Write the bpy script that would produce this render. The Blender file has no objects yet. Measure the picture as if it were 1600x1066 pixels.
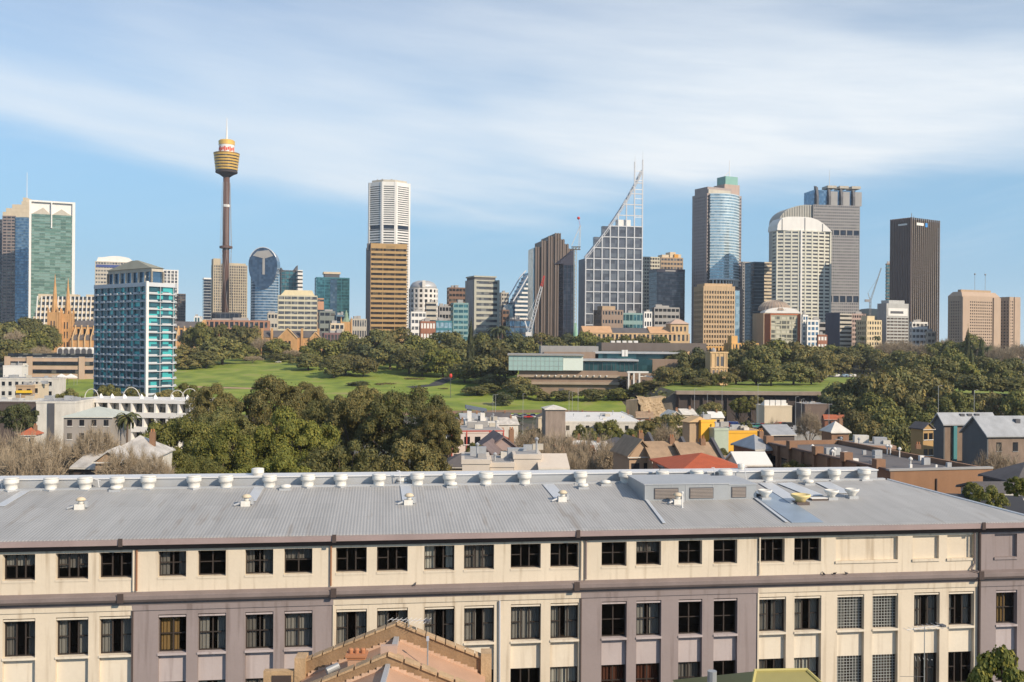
import bpy, math, random
import numpy as np
from mathutils import Vector, Matrix
R = math.radians
sc = bpy.context.scene
# ---------------------------------------------------------------- camera, sky, sun, exposure
F = 1500.0; CZ = 40.0; ROLL = R(0.43)
cam = bpy.data.objects.new('camera', bpy.data.cameras.new('camera')); sc.collection.objects.link(cam)
cam.data.sensor_width = 36; cam.data.lens = 36 * F / 1600; cam.data.clip_start = .5; cam.data.clip_end = 60000
cam.matrix_world = Matrix.Translation((0, 0, CZ)) @ (Matrix.Rotation(R(90), 4, 'X') @ Matrix.Rotation(ROLL, 4, 'Z'))
sc.camera = cam
sc.view_settings.view_transform = 'Standard'; sc.view_settings.look = 'None'; sc.view_settings.gamma = 1
sc.view_settings.exposure = 0.28
SUN_EL = R(31); SUN_AZ = R(50)      # azimuth: to the right of straight behind the camera
sdir = Vector((math.sin(SUN_AZ) * math.cos(SUN_EL), -math.cos(SUN_AZ) * math.cos(SUN_EL), math.sin(SUN_EL)))
sl = bpy.data.lights.new('sun', 'SUN'); sl.energy = 4.5; sl.angle = R(.5); sl.color = (1, .85, .66)
so = bpy.data.objects.new('sun', sl); sc.collection.objects.link(so)
so.rotation_euler = sdir.to_track_quat('Z', 'Y').to_euler(); so.location = (100, -100, 300)
w = bpy.data.worlds.new('World'); sc.world = w; w.use_nodes = True
nt = w.node_tree; nt.nodes.clear(); N = nt.nodes.new; Lk = nt.links.new
def nd(t, tree=None, **k):
    n = (tree or nt).nodes.new(t)
    for a, b in k.items(): setattr(n, a, b)
    return n
def mth(tree, op, a, b=None, c=None, clamp=False):
    n = tree.nodes.new('ShaderNodeMath'); n.operation = op; n.use_clamp = clamp
    for i, v in enumerate((a, b, c)):
        if v is None: continue
        if isinstance(v, (int, float)): n.inputs[i].default_value = v
        else: tree.links.new(v, n.inputs[i])
    return n.outputs[0]
out = nd('ShaderNodeOutputWorld'); bg = nd('ShaderNodeBackground'); sky = nd('ShaderNodeTexSky')
sky.sky_type = 'NISHITA'; sky.sun_disc = False; sky.sun_elevation = SUN_EL
sky.sun_rotation = math.atan2(sdir.x, sdir.y)
sky.air_density = 1.0; sky.dust_density = .1; sky.ozone_density = 2.0; sky.altitude = 50
bg.inputs['Strength'].default_value = 0.12
tc = nd('ShaderNodeTexCoord'); sep = nd('ShaderNodeSeparateXYZ'); Lk(tc.outputs['Generated'], sep.inputs[0])
X, Y, Z = sep.outputs
hyp = mth(nt, 'POWER', mth(nt, 'ADD', mth(nt, 'MULTIPLY', X, X), mth(nt, 'MULTIPLY', Y, Y)), .5)
el = mth(nt, 'DIVIDE', Z, mth(nt, 'MAXIMUM', hyp, .001)); az = mth(nt, 'ARCTAN2', X, Y)
def noise(vx, vy, vz, scale, detail=5, rough=.55):
    c = nd('ShaderNodeCombineXYZ')
    for i, v in enumerate((vx, vy, vz)):
        if isinstance(v, (int, float)): c.inputs[i].default_value = v
        else: Lk(v, c.inputs[i])
    n = nd('ShaderNodeTexNoise'); n.inputs['Scale'].default_value = scale; n.inputs['Detail'].default_value = detail
    n.inputs['Roughness'].default_value = rough; Lk(c.outputs[0], n.inputs['Vector']); return n.outputs['Fac']
def sstep(v, a, b, lo=0., hi=1.):
    n = nd('ShaderNodeMapRange', interpolation_type='SMOOTHSTEP'); Lk(v, n.inputs[0])
    for i, q in enumerate((a, b, lo, hi)): n.inputs[i + 1].default_value = q
    return n.outputs[0]
# high thin cloud: edge falls gently towards the middle of the view, wispy streaks slanting down to the right
el2 = mth(nt, 'ADD', el, mth(nt, 'MULTIPLY', az, .12))
n1 = noise(mth(nt, 'MULTIPLY', az, 2.2), mth(nt, 'MULTIPLY', el2, 13), 0.7, 1.0, 4, .5)
n2 = noise(mth(nt, 'MULTIPLY', az, 5), mth(nt, 'MULTIPLY', el2, 40), 3.1, 1.0, 7, .62)
n3 = noise(mth(nt, 'MULTIPLY', az, 2.2), mth(nt, 'MULTIPLY', el2, 8), 9.3, 1.0, 3, .5)
edge = mth(nt, 'ADD', .138, mth(nt, 'MULTIPLY', mth(nt, 'POWER', mth(nt, 'ABSOLUTE', mth(nt, 'ADD', az, -.06)), 2.0), .16))
dd = mth(nt, 'ADD', mth(nt, 'SUBTRACT', el, edge), mth(nt, 'MULTIPLY', mth(nt, 'SUBTRACT', n1, .5), .10))
dd = mth(nt, 'ADD', dd, mth(nt, 'MULTIPLY', mth(nt, 'SUBTRACT', n2, .5), .02))
n4 = noise(mth(nt, 'MULTIPLY', az, 3.2), mth(nt, 'MULTIPLY', mth(nt, 'ADD', el, mth(nt, 'MULTIPLY', az, -.22)), 30), 5.5, 1.0, 8, .6)
wisp = mth(nt, 'MULTIPLY', sstep(n4, .45, .80, 0, .22), mth(nt, 'MULTIPLY', sstep(el, .05, .11), sstep(az, -.25, .3, .35, 1)))
veil = sstep(dd, -.012, .035)
thick = mth(nt, 'ADD', .22, mth(nt, 'ADD', mth(nt, 'MULTIPLY', sstep(n3, .35, .65), .30), mth(nt, 'MULTIPLY', sstep(n2, .3, .75), .13)))
rgt = sstep(mth(nt, 'SUBTRACT', az, mth(nt, 'MULTIPLY', el, .9)), -.55, .05, .68, 1.0)
midb = mth(nt, 'SUBTRACT', 1.0, mth(nt, 'MULTIPLY', mth(nt, 'ABSOLUTE', mth(nt, 'SUBTRACT', el, .19)), 2.6))
cl = mth(nt, 'MULTIPLY', veil, mth(nt, 'MULTIPLY', thick, mth(nt, 'MAXIMUM', midb, .45)), None, True)
cl = mth(nt, 'MULTIPLY', cl, mth(nt, 'MULTIPLY', rgt, 1.75), None, True)
cl = mth(nt, 'ADD', cl, mth(nt, 'MULTIPLY', wisp, mth(nt, 'SUBTRACT', 1.0, mth(nt, 'MULTIPLY', veil, .9))), None, True)
hzm = nd('ShaderNodeMix', data_type='RGBA'); Lk(sstep(el, .42, .0, 0, .85), hzm.inputs[0]); Lk(sky.outputs[0], hzm.inputs[6]); hzm.inputs[7].default_value = (1.72, 3.7, 5.65, 1)
hz2 = nd('ShaderNodeMix', data_type='RGBA'); Lk(sstep(el, .085, -.01, 0, .75), hz2.inputs[0]); Lk(hzm.outputs[2], hz2.inputs[6]); hz2.inputs[7].default_value = (4.5, 5.7, 6.4, 1); skyc = hz2.outputs[2]
mx = nd('ShaderNodeMix', data_type='RGBA'); Lk(cl, mx.inputs[0]); Lk(skyc, mx.inputs[6]); mx.inputs[7].default_value = (6.2, 6.6, 6.95, 1)
Lk(mx.outputs[2], bg.inputs['Color']); Lk(bg.outputs[0], out.inputs[0])

# ---------------------------------------------------------------- helpers
rnd = random.Random(7)
cr, sr = math.cos(ROLL), math.sin(ROLL)
def UV(px, py):
    u, v = px - 800, py - 533
    return u * cr + v * sr, -u * sr + v * cr
def W(px, py, D):
    u, v = UV(px, py); return Vector((u * D / F, D, CZ - v * D / F))
def PX(x, y, z=None):
    u = F * x / y; v = 0 if z is None else F * (CZ - z) / y
    return 800 + u * cr - v * sr, 533 + u * sr + v * cr
def interp(pts, t):
    for (a, va), (b, vb) in zip(pts, pts[1:]):
        if t <= b: return va + (vb - va) * max(0, (t - a)) / (b - a)
    return pts[-1][1]
PL = [(-300, 6), (90, 5), (150, 2), (430, 0), (470, 2), (520, 5), (620, 13), (720, 20), (850, 26), (1000, 28), (1900, 28), (2600, 2), (4000, -30), (30000, -60)]
PR = [(-300, 6), (90, 5), (150, 2), (430, 0), (478, 0), (480, 15), (720, 15), (880, 26), (1000, 28), (1900, 28), (2600, 2), (4000, -30), (30000, -60)]
def H(x, y):
    k = min(1, max(0, (x - 66) / 16)); return interp(PL, y) * (1 - k) + interp(PR, y) * k
class MB:
    def __init__(s): s.v = []; s.f = []
    def quad(s, *p):
        n = len(s.v); s.v += [tuple(q) for q in p]; s.f.append(tuple(range(n, n + len(p)))); return s
    def box(s, x0, x1, y0, y1, z0, z1):
        return s.prism([(x0, y0), (x1, y0), (x1, y1), (x0, y1)], z0, z1)
    def prism(s, poly, z0, z1, top=None):
        n = len(poly); b = len(s.v); top = top or poly
        s.v += [(x, y, z0) for x, y in poly] + [(x, y, z1) for x, y in top]
        s.f.append(tuple(b + i for i in reversed(range(n)))); s.f.append(tuple(b + n + i for i in range(n)))
        for i in range(n): j = (i + 1) % n; s.f.append((b + i, b + j, b + n + j, b + n + i))
        return s
    def yz(s, prof, x0, x1):       # profile in (y,z), extruded along x
        n = len(prof); b = len(s.v)
        s.v += [(x0, y, z) for y, z in prof] + [(x1, y, z) for y, z in prof]
        s.f.append(tuple(b + i for i in range(n))); s.f.append(tuple(b + n + i for i in reversed(range(n))))
        for i in range(n): j = (i + 1) % n; s.f.append((b + i, b + n + i, b + n + j, b + j))
        return s
    def xz(s, prof, y0, y1):
        n = len(prof); b = len(s.v)
        s.v += [(x, y0, z) for x, z in prof] + [(x, y1, z) for x, z in prof]
        s.f.append(tuple(b + i for i in range(n))); s.f.append(tuple(b + n + i for i in reversed(range(n))))
        for i in range(n): j = (i + 1) % n; s.f.append((b + i, b + n + i, b + n + j, b + j))
        return s
    def tube(s, p0, p1, r0, r1=None, n=6):
        p0, p1 = Vector(p0), Vector(p1); r1 = r0 if r1 is None else r1
        d = (p1 - p0); d = d.normalized() if d.length > 1e-6 else Vector((0, 0, 1))
        a = d.orthogonal().normalized(); c = d.cross(a); b = len(s.v)
        for p, r in ((p0, r0), (p1, r1)):
            for i in range(n):
                t = 2 * math.pi * i / n; s.v.append(tuple(p + (a * math.cos(t) + c * math.sin(t)) * r))
        for i in range(n): j = (i + 1) % n; s.f.append((b + i, b + j, b + n + j, b + n + i))
        s.f.append(tuple(b + i for i in reversed(range(n)))); s.f.append(tuple(b + n + i for i in range(n))); return s
    def path(s, pts, r, n=6):
        for a, b in zip(pts, pts[1:]): s.tube(a, b, r, None, n)
        return s
    def lathe(s, prof, n=24, cx=0, cy=0):
        b = len(s.v); m = len(prof)
        for r, z in prof:
            for i in range(n):
                t = 2 * math.pi * i / n; s.v.append((cx + r * math.cos(t), cy + r * math.sin(t), z))
        for k in range(m - 1):
            for i in range(n):
                j = (i + 1) % n; s.f.append((b + k * n + i, b + k * n + j, b + (k + 1) * n + j, b + (k + 1) * n + i))
        s.f.append(tuple(b + i for i in reversed(range(n)))); s.f.append(tuple(b + (m - 1) * n + i for i in range(n))); return s
    def blob(s, c, r, n=8, m=5):
        return s.lathe([(max(.001, r[0] * math.sin(math.pi * k / m)), c[2] - r[2] * math.cos(math.pi * k / m)) for k in range(m + 1)], n, c[0], c[1])
    def build(s, name, mt, parent=None, smooth=False):
        me = bpy.data.meshes.new(name); me.from_pydata(s.v, [], s.f)
        if mt: me.materials.append(mt)
        if smooth: me.polygons.foreach_set('use_smooth', [True] * len(me.polygons))
        me.update(); o = bpy.data.objects.new(name, me); sc.collection.objects.link(o)
        if parent: o.parent = parent
        return o
ALL = []
def tag(o, label, cat, group=None, px=None):
    o['label'] = label; o['category'] = cat
    if group: o['group'] = group
    ALL.append((o, px)); return o
def root(name, label, cat, loc, rz=0, group=None, px=None):
    o = bpy.data.objects.new(name, None); sc.collection.objects.link(o); o.location = loc; o.rotation_euler = (0, 0, rz)
    o.empty_display_size = .5; return tag(o, label, cat, group, px)
def struct(o, kind='structure'): o['kind'] = kind; return o
def copy_tree(o, parent=None):
    c = o.copy(); sc.collection.objects.link(c); c.parent = parent
    for ch in list(o.children): copy_tree(ch, c)
    return c
# materials
MC = {}
def _pr(name):
    m = bpy.data.materials.new(name); m.use_nodes = True; return m, m.node_tree, m.node_tree.nodes['Principled BSDF']
def cmul(t, col, fac):
    n = t.nodes.new('ShaderNodeVectorMath'); n.operation = 'SCALE'
    if isinstance(col, tuple): n.inputs[0].default_value = col[:3]
    else: t.links.new(col, n.inputs[0])
    t.links.new(fac, n.inputs['Scale']); return n.outputs[0]
def tnoise(t, scale, detail=4, coord='Object', sv=None):
    c = t.nodes.new('ShaderNodeTexCoord'); n = t.nodes.new('ShaderNodeTexNoise')
    v = c.outputs[coord]
    if sv:
        q = t.nodes.new('ShaderNodeVectorMath'); q.operation = 'MULTIPLY'; q.inputs[1].default_value = sv; t.links.new(v, q.inputs[0]); v = q.outputs[0]
    t.links.new(v, n.inputs['Vector']); n.inputs['Scale'].default_value = scale; n.inputs['Detail'].default_value = detail; return n.outputs['Fac']
def mat(name, col, rough=.8, metal=0, var=.12, scale=.25, bump=0, bscale=3, spec=.3, streak=True):
    if name in MC: return MC[name]
    m, t, p = _pr(name); p.inputs['Roughness'].default_value = rough; p.inputs['Metallic'].default_value = metal
    p.inputs['Specular IOR Level'].default_value = spec
    a = tnoise(t, scale, 5, sv=(1, 1, .35) if streak else None); b = tnoise(t, scale * 9, 3)
    f = mth(t, 'ADD', mth(t, 'MULTIPLY', mth(t, 'SUBTRACT', a, .5), var * 3.2), mth(t, 'ADD', mth(t, 'MULTIPLY', mth(t, 'SUBTRACT', b, .5), var * 1.2), 1.0))
    t.links.new(cmul(t, tuple(col), f), p.inputs['Base Color'])
    if bump:
        bn = t.nodes.new('ShaderNodeBump'); bn.inputs['Strength'].default_value = bump; bn.inputs['Distance'].default_value = .05
        t.links.new(tnoise(t, bscale, 6), bn.inputs['Height']); t.links.new(bn.outputs[0], p.inputs['Normal'])
    MC[name] = m; return m
def glass(name, col, col2=None, prob=.25, cell=(3, 3, 3.3), rough=.12, metal=.55, var=.5):
    if name in MC: return MC[name]
    m, t, p = _pr(name); p.inputs['Roughness'].default_value = rough; p.inputs['Metallic'].default_value = metal
    p.inputs['Specular IOR Level'].default_value = .6
    c = t.nodes.new('ShaderNodeTexCoord'); s = t.nodes.new('ShaderNodeVectorMath'); s.operation = 'SNAP'; s.inputs[1].default_value = cell
    ad = t.nodes.new('ShaderNodeVectorMath'); ad.inputs[1].default_value = (.37, .41, .3)
    t.links.new(c.outputs['Object'], ad.inputs[0]); t.links.new(ad.outputs[0], s.inputs[0])
    wn = t.nodes.new('ShaderNodeTexWhiteNoise'); t.links.new(s.outputs[0], wn.inputs['Vector'])
    sp = t.nodes.new('ShaderNodeSeparateColor'); t.links.new(wn.outputs['Color'], sp.inputs[0])
    a = cmul(t, tuple(col), mth(t, 'ADD', 1 - var / 2, mth(t, 'MULTIPLY', sp.outputs[0], var)))
    mxx = t.nodes.new('ShaderNodeMix'); mxx.data_type = 'RGBA'; t.links.new(mth(t, 'LESS_THAN', sp.outputs[1], prob), mxx.inputs[0])
    t.links.new(a, mxx.inputs[6]); mxx.inputs[7].default_value = (*(col2 or col), 1); t.links.new(mxx.outputs[2], p.inputs['Base Color'])
    # panes are never perfectly flat: slight tilt from pane to pane
    bn = t.nodes.new('ShaderNodeBump'); bn.inputs['Strength'].default_value = .03; bn.inputs['Distance'].default_value = .2
    t.links.new(tnoise(t, .35, 2), bn.inputs['Height']); t.links.new(bn.outputs[0], p.inputs['Normal'])
    MC[name] = m; return m
def offset(poly, t):
    n = len(poly); o = []
    for i in range(n):
        p0, p1, p2 = Vector(poly[i - 1]), Vector(poly[i]), Vector(poly[(i + 1) % n])
        d1 = (p1 - p0).normalized(); d2 = (p2 - p1).normalized(); n1 = Vector((-d1.y, d1.x)); n2 = Vector((-d2.y, d2.x))
        b = n1 + n2; k = b.length_squared
        b = b * (2 * t / k) if k > 1e-6 else n1 * t
        o.append((p1.x + b.x, p1.y + b.y))
    return o
def rect(w, d): return [(0, 0), (w, 0), (w, d), (0, d)]
def tower(rt, poly, z0, z1, nf, sp=.4, wall=None, gl=None, inset=.35, pier=0, pw=.5, proud=-.03, cap=1.5, edges=None, corner=None, wname='wall'):
    """storeys of glazing between spandrels; wall = spandrels, parapet and piers, one window_band per storey"""
    fh = (z1 - z0 - cap) / nf; mb = MB(); gp = offset(poly, inset)
    for i in range(nf):
        a = z0 + i * fh; mb.prism(poly, a, a + sp * fh)
        g = MB().prism(gp, a + sp * fh - .02, a + fh + .02); g.build('window_band', gl, rt)
    mb.prism(poly, z1 - cap, z1)
    n = len(poly)
    for i in range(n):
        if edges is not None and i not in edges: continue
        a = Vector(poly[i]); b = Vector(poly[(i + 1) % n]); L = (b - a).length; d = (b - a) / L; nn = Vector((d.y, -d.x))
        if pier:
            k = max(1, round(L / pier)); hw = pw / 2
            for q in range(0, k + 1):
                c = a + d * (L * q / k)
                c0 = max(0, L * q / k - hw) if q else 0; c1 = min(L, L * q / k + hw)
                if q == 0: c1 = pw
                if q == k: c0 = L - pw; c1 = L
                p0 = a + d * c0; p1 = a + d * c1; o1 = nn * proud; i1 = nn * -(inset + .1)
                mb.prism([tuple(p0 + i1), tuple(p0 + o1), tuple(p1 + o1), tuple(p1 + i1)], z0 + .01, z1 - (.01 if proud <= 0 else -.2))
    o = mb.build(wname, wall, rt); return o
def geo(xl, xc, xr, yt, D, th, d=None):
    ym = (yt + 520) / 2; c, s = math.cos(R(th)), math.sin(R(th))
    uc = UV(xc, ym)[0]; ur = UV(xr, ym)[0]; P = Vector((uc * D / F, D, 0))
    wd = (ur * D - F * P.x) / (F * c - ur * s)
    if d is None:
        ul = UV(xl, ym)[0]; den = F * s + ul * c
        d = (F * P.x - ul * D) / den if den > 1 else 30
        d = min(d, 90)
    zt = W(xc, yt, D).z
    return P, wd, d, zt
def bld(name, label, xl, xc, xr, yt, D, th=18, d=None, zb=None, nf=10, cat='building', group=None, ybase=None, **k):
    P, wd, dp, zt = geo(xl, xc, xr, yt, D, th, d)
    zb = H(P.x, P.y) - 1 if zb is None else zb
    if ybase: zb = W(xc, ybase, D).z
    rt = root(name, label, cat, (P.x, P.y, zb), R(th), group, (xl + xr) / 2); h = zt - zb
    if nf: tower(rt, rect(wd, dp), 0, h, nf, **k)
    return rt, wd, dp, h
# ---------------------------------------------------------------- palette
concrete = mat('pale_concrete', (.46, .42, .35)); white = mat('white_paint', (.72, .70, .66), .6, var=.06); cream = mat('cream_stone', (.60, .50, .36))
sand = mat('orange_sandstone', (.50, .29, .13), bump=.4, var=.25, scale=.5); sandp = mat('pale_sandstone', (.58, .40, .22), var=.2)
brick = mat('red_brick', (.30, .13, .08), var=.25, scale=.6, bump=.3); brickb = mat('brown_brick', (.25, .145, .09), var=.25, scale=.6, bump=.3)
slate = mat('slate_roof', (.12, .11, .11), var=.25); grey = mat('grey_cladding', (.33, .32, .31)); dgrey = mat('dark_grey', (.10, .10, .11), .6)
brown = mat('brown_granite', (.11, .085, .075), .5); gold = mat('gold_cladding', (.42, .27, .12), .55, .2); tan = mat('tan_concrete', (.40, .29, .19))
gdark = glass('dark_window_glass', (.04, .045, .055), (.22, .2, .17), .12)
gblue = glass('blue_window_glass', (.10, .19, .29), (.2, .3, .4), .2)
gteal = glass('teal_window_glass', (.045, .14, .165), (.09, .24, .26), .3)
gsky = glass('pale_blue_window_glass', (.30, .42, .48), (.42, .52, .56), .3, cell=(3, 3, 4))
ggreen = glass('green_window_glass', (.17, .26, .19), (.29, .39, .30), .34, cell=(7, 7, 2.6), var=.5)
gnavy = glass('navy_window_glass', (.02, .028, .045), (.05, .06, .08), .2, metal=.4)
gmid = glass('grey_window_glass', (.10, .10, .11), (.25, .24, .22), .2, metal=.3)
steel = mat('white_steel', (.70, .70, .70), .45, .2, var=.04)
ridgem = mat('pale_metal_roof', (.44, .45, .46), .5, .3, var=.1)
# ---------------------------------------------------------------- ground
def sheet(name, xs, ys, mt, dz=0, fn=None):
    mb = MB(); nx = len(xs)
    for y in ys:
        for x in xs: mb.v.append((x, y, (fn or H)(x, y) + dz))
    for j in range(len(ys) - 1):
        for i in range(nx - 1): a = j * nx + i; mb.f.append((a, a + 1, a + nx + 1, a + nx))
    return mb.build(name, mt, None, True)
gm, t, p = _pr('town_ground'); p.inputs['Roughness'].default_value = .9
rp = t.nodes.new('ShaderNodeValToRGB'); t.links.new(tnoise(t, .03, 8), rp.inputs[0])
for i, (q, c) in enumerate([(.38, (.05, .048, .045)), (.5, (.09, .075, .055)), (.56, (.035, .045, .02)), (.68, (.12, .105, .085))]):
    e = rp.color_ramp.elements[i] if i < 2 else rp.color_ramp.elements.new(q); e.position = q; e.color = (*c, 1)
t.links.new(rp.outputs[0], p.inputs['Base Color'])
xs = [-4800, -3000, -1500] + list(range(-900, 60, 60)) + [60, 66, 70, 74, 78, 82, 90] + list(range(120, 960, 60)) + [1500, 3000, 4800]
ys = [-300, -100, 0, 60, 90, 120, 150, 200, 300, 380, 430, 450, 470, 477.9, 480, 500] + list(range(520, 1040, 20)) + [1200, 1500, 1900, 2200, 2600, 3200, 4500]
struct(sheet('ground', xs, ys, gm))
lm, t, p = _pr('lawn_grass'); p.inputs['Roughness'].default_value = .9
rp = t.nodes.new('ShaderNodeValToRGB'); t.links.new(tnoise(t, .06, 8), rp.inputs[0])
for i, (q, c) in enumerate([(.3, (.11, .155, .02)), (.47, (.18, .24, .022)), (.58, (.235, .28, .035)), (.72, (.28, .25, .09))]):
    e = rp.color_ramp.elements[i] if i < 2 else rp.color_ramp.elements.new(q); e.position = q; e.color = (*c, 1)
t.links.new(rp.outputs[0], p.inputs['Base Color'])
def frange(a, b, n): return [a + (b - a) * i / n for i in range(n + 1)]
struct(sheet('lawn', frange(-330, 62, 24), frange(475, 800, 30), lm, .08))
o = struct(sheet('lawn', frange(83, 420, 20), frange(482, 705, 16), lm, .08))
# roads and paths through the park
asph = mat('asphalt', (.055, .055, .058), .9, var=.2, scale=.1); pathm = mat('gravel_path', (.42, .27, .18), .9, var=.2)
def ribbon(name, pts, wd, mt, dz=.14, zf=None):
    mb = MB(); n = len(pts); pr = []
    P = []
    for (a, b) in zip(pts, pts[1:]):
        for k in range(8): P.append((a[0] + (b[0] - a[0]) * k / 8, a[1] + (b[1] - a[1]) * k / 8))
    P.append(pts[-1])
    for i, q in enumerate(P):
        a = Vector(P[max(0, i - 1)]); b = Vector(P[min(len(P) - 1, i + 1)]); d = (b - a).normalized(); nn = Vector((-d.y, d.x)) * wd / 2
        for sgn in (1, -1):
            x, y = q[0] + nn.x * sgn, q[1] + nn.y * sgn; mb.v.append((x, y, (zf or H)(x, y) + dz))
    for i in range(len(P) - 1): a = 2 * i; mb.f.append((a + 1, a + 3, a + 2, a))
    return struct(mb.build(name, mt))
def G(px, py, D0=480, D1=760):        # where a pixel ray meets the terrain
    D = D0
    while D < D1:
        q = W(px, py, D)
        if q.z <= H(q.x, q.y): break
        D += 1
    return (q.x, q.y)
ribbon('path', [G(280, 604), G(330, 606), G(420, 608), G(500, 606)], 5, pathm)
ribbon('path', [G(640, 606), G(680, 602), G(705, 590), G(730, 588)], 9, asph)
ribbon('road', [G(560, 650, 440), G(700, 645, 440), G(860, 643, 440), G(1000, 648, 440)], 12, mat('dusty_verge', (.23, .15, .09), .9, var=.2, scale=.1), .2)
ribbon('road', [(85, 722), (200, 716), (420, 712)], 9, asph, .2)
# expressway retaining wall and the terrace edge on the right
rt = root('retaining_wall', 'long dark concrete retaining wall with pale coping below the right-hand lawn', 'wall', (82, 478, 0), 0, None, 1170)
MB().box(0, 120, 0, 1.5, 0, 14.2).build('wall', mat('dark_wall', (.075, .06, .055), .9, var=.3, scale=.15), rt)
MB().box(-.5, 120.2, -3.2, 1.8, 14.2, 15.9).build('coping', mat('coping_concrete', (.30, .24, .19), .85, var=.25), rt)
b = MB()
for i in range(20): b.box(i * 6 + 1, i * 6 + 1.5, -1.2, -.02, 0, 14.2)
b.build('buttress', MC['dark_wall'], rt)
for i in range(12): MB().box(72 + i * 3.6, 74.2 + i * 3.6, -3.45, -3.2, 14.5, 15.5).build('coping_panel', mat('pale_panel', (.5, .42, .33)), rt)
rt = root('sandstone_cliff', 'rough sandstone cutting wall rising beside the gallery steps', 'wall', (62, 450, 0), R(61), None, 1030)
b = MB(); rr = random.Random(3); nu, nv = 60, 22
for j in range(nv + 1):
    for i in range(nu + 1):
        t_ = j / nv; b.v.append((i * .8 + rr.uniform(-.2, .2), -3 + 7 * t_ + 1.1 * math.sin(i * .55 + j * .25) * (1 - t_) + rr.uniform(-.55, .55), -1 + (15.6 - i * .07) * t_ + rr.uniform(-.2, .2)))
for j in range(nv):
    for i in range(nu): a_ = j * (nu + 1) + i; b.f.append((a_, a_ + 1, a_ + nu + 2, a_ + nu + 1))
b.box(0, 48, 3.2, 9, -1, 12.5)
b.build('rock_face', mat('cliff_stone', (.36, .27, .17), .9, var=.35, scale=.4, bump=.6), rt)

# ---------------------------------------------------------------- skyline, left to right
def clutter(rt, wd, d, h, n=2, m=None, hh=4, seed=1):
    r = random.Random(seed)
    for i in range(n):
        a = r.uniform(.08, .55) * wd; b = r.uniform(.15, .5) * d
        MB().box(a, a + wd * r.uniform(.2, .38), b, b + d * .35, h - .2, h + hh * r.uniform(.5, 1)).build('plant_room', m or grey, rt)
# far left stepped tower with mast
rt, wd, d, h = bld('office_tower', 'grey-brown stepped tower with a thin mast at the far left edge', 2, 3, 24, 337, 1500, 5, 28, nf=42, sp=.5, wall=mat('mauve_brown', (.26, .21, .19)), gl=gdark, pier=6, pw=1.2)
w2 = wd * 2
tower(rt, [(wd + .2, -2), (w2 * .97, -2), (w2 * .97, 26), (wd + .2, 26)], 0, h - 2, 44, sp=.18, wall=mat('blue_spandrel', (.13, .2, .26)), gl=gblue, inset=.2)
for a, b_, z0, z1 in ((0, 1.96, 0, 8), (.25, 1.96, 8, 14), (.7, 1.96, 14, 20), (1.4, 1.95, 20, 25), (1.5, 1.75, 25, 31)):
    MB().box(a * wd, b_ * wd, 1, 24, h + z0 - 1.9, h + z1 - 2).build('roof_step', cream, rt)
MB().tube((1.62 * wd, 10, h + 29), (1.62 * wd, 10, h + 70), .6, .3).build('mast', steel, rt)
bld('office_tower', 'sliver of a dark slab tower cut off by the left edge of the photo', -40, -38, 2, 342, 1560, 5, 30, nf=36, sp=.4, wall=dgrey, gl=gdark, pier=8)
# green glass tower
rt, wd, d, h = bld('glass_tower', 'green glass tower framed in white with a tall central fin', 43, 45, 117, 312, 1400, 26, 22, nf=0)
zc = h
tower(rt, [(3, .8), (wd - 4, .8), (wd - 4, d), (3, d)], 0, h - 20, 38, sp=.16, wall=mat('green_spandrel', (.18, .24, .2)), gl=ggreen, inset=.2, cap=.5)
MB().box(0, 2.9, 0, d, 0, h).build('frame_side', white, rt); MB().box(wd - 4, wd, 0, d, 0, h).build('frame_side', white, rt)
MB().box(2.9, wd - 4, 0, d, h - 2.5, h - .05).build('frame_top', white, rt)
MB().box(2.9, wd - 4.1, 3.5, d - 1, h - 21, h - 2.6).build('recess_wall', white, rt)
MB().box(wd * .47, wd * .47 + 1.6, -1.2, 9, h - 40, h - 2.6).build('fin', white, rt)
MB().xz([(4, h - 19.8), (wd * .3, h - 10), (wd * .46, h - 19.8)], 2, 8).build('gable_panel', concrete, rt)
MB().xz([(wd * .5, h - 19.8), (wd * .7, h - 11), (wd - 5, h - 19.8)], 2, 8).build('gable_panel', concrete, rt)
# stepped terrace hotel
rt, wd, d, h = bld('terraced_hotel', 'low pinkish hotel stepping back in sloping terraces behind the cathedral', 40, 45, 150, 462, 1250, 8, 50, nf=0)
for i in range(9):
    a = i * h / 9; s = i * 1.15; x0 = -8 + s * 1.9
    MB().box(x0, wd, s * 1.2, d, a, a + h / 9 * .42).build('terrace', cream, rt)
    MB().box(x0 + 1.5, wd - .5, s * 1.2 + 1.8, d - 1, a + h / 9 * .42 - .02, a + h / 9 + .02).build('window_band', gdark, rt)
b = MB()
for i in range(15): x = wd * .08 + i * wd * .062; b.yz([(-1, 0), (.5, 0), (12.5, h), (10, h)], x, x + 1)
b.build('sloping_ribs', white, rt)
for x0 in (.08, .5, .8): MB().box(wd * x0, wd * (x0 + .16), 14, 30, h * .93, h + 3).build('plant_room', cream, rt)
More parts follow.
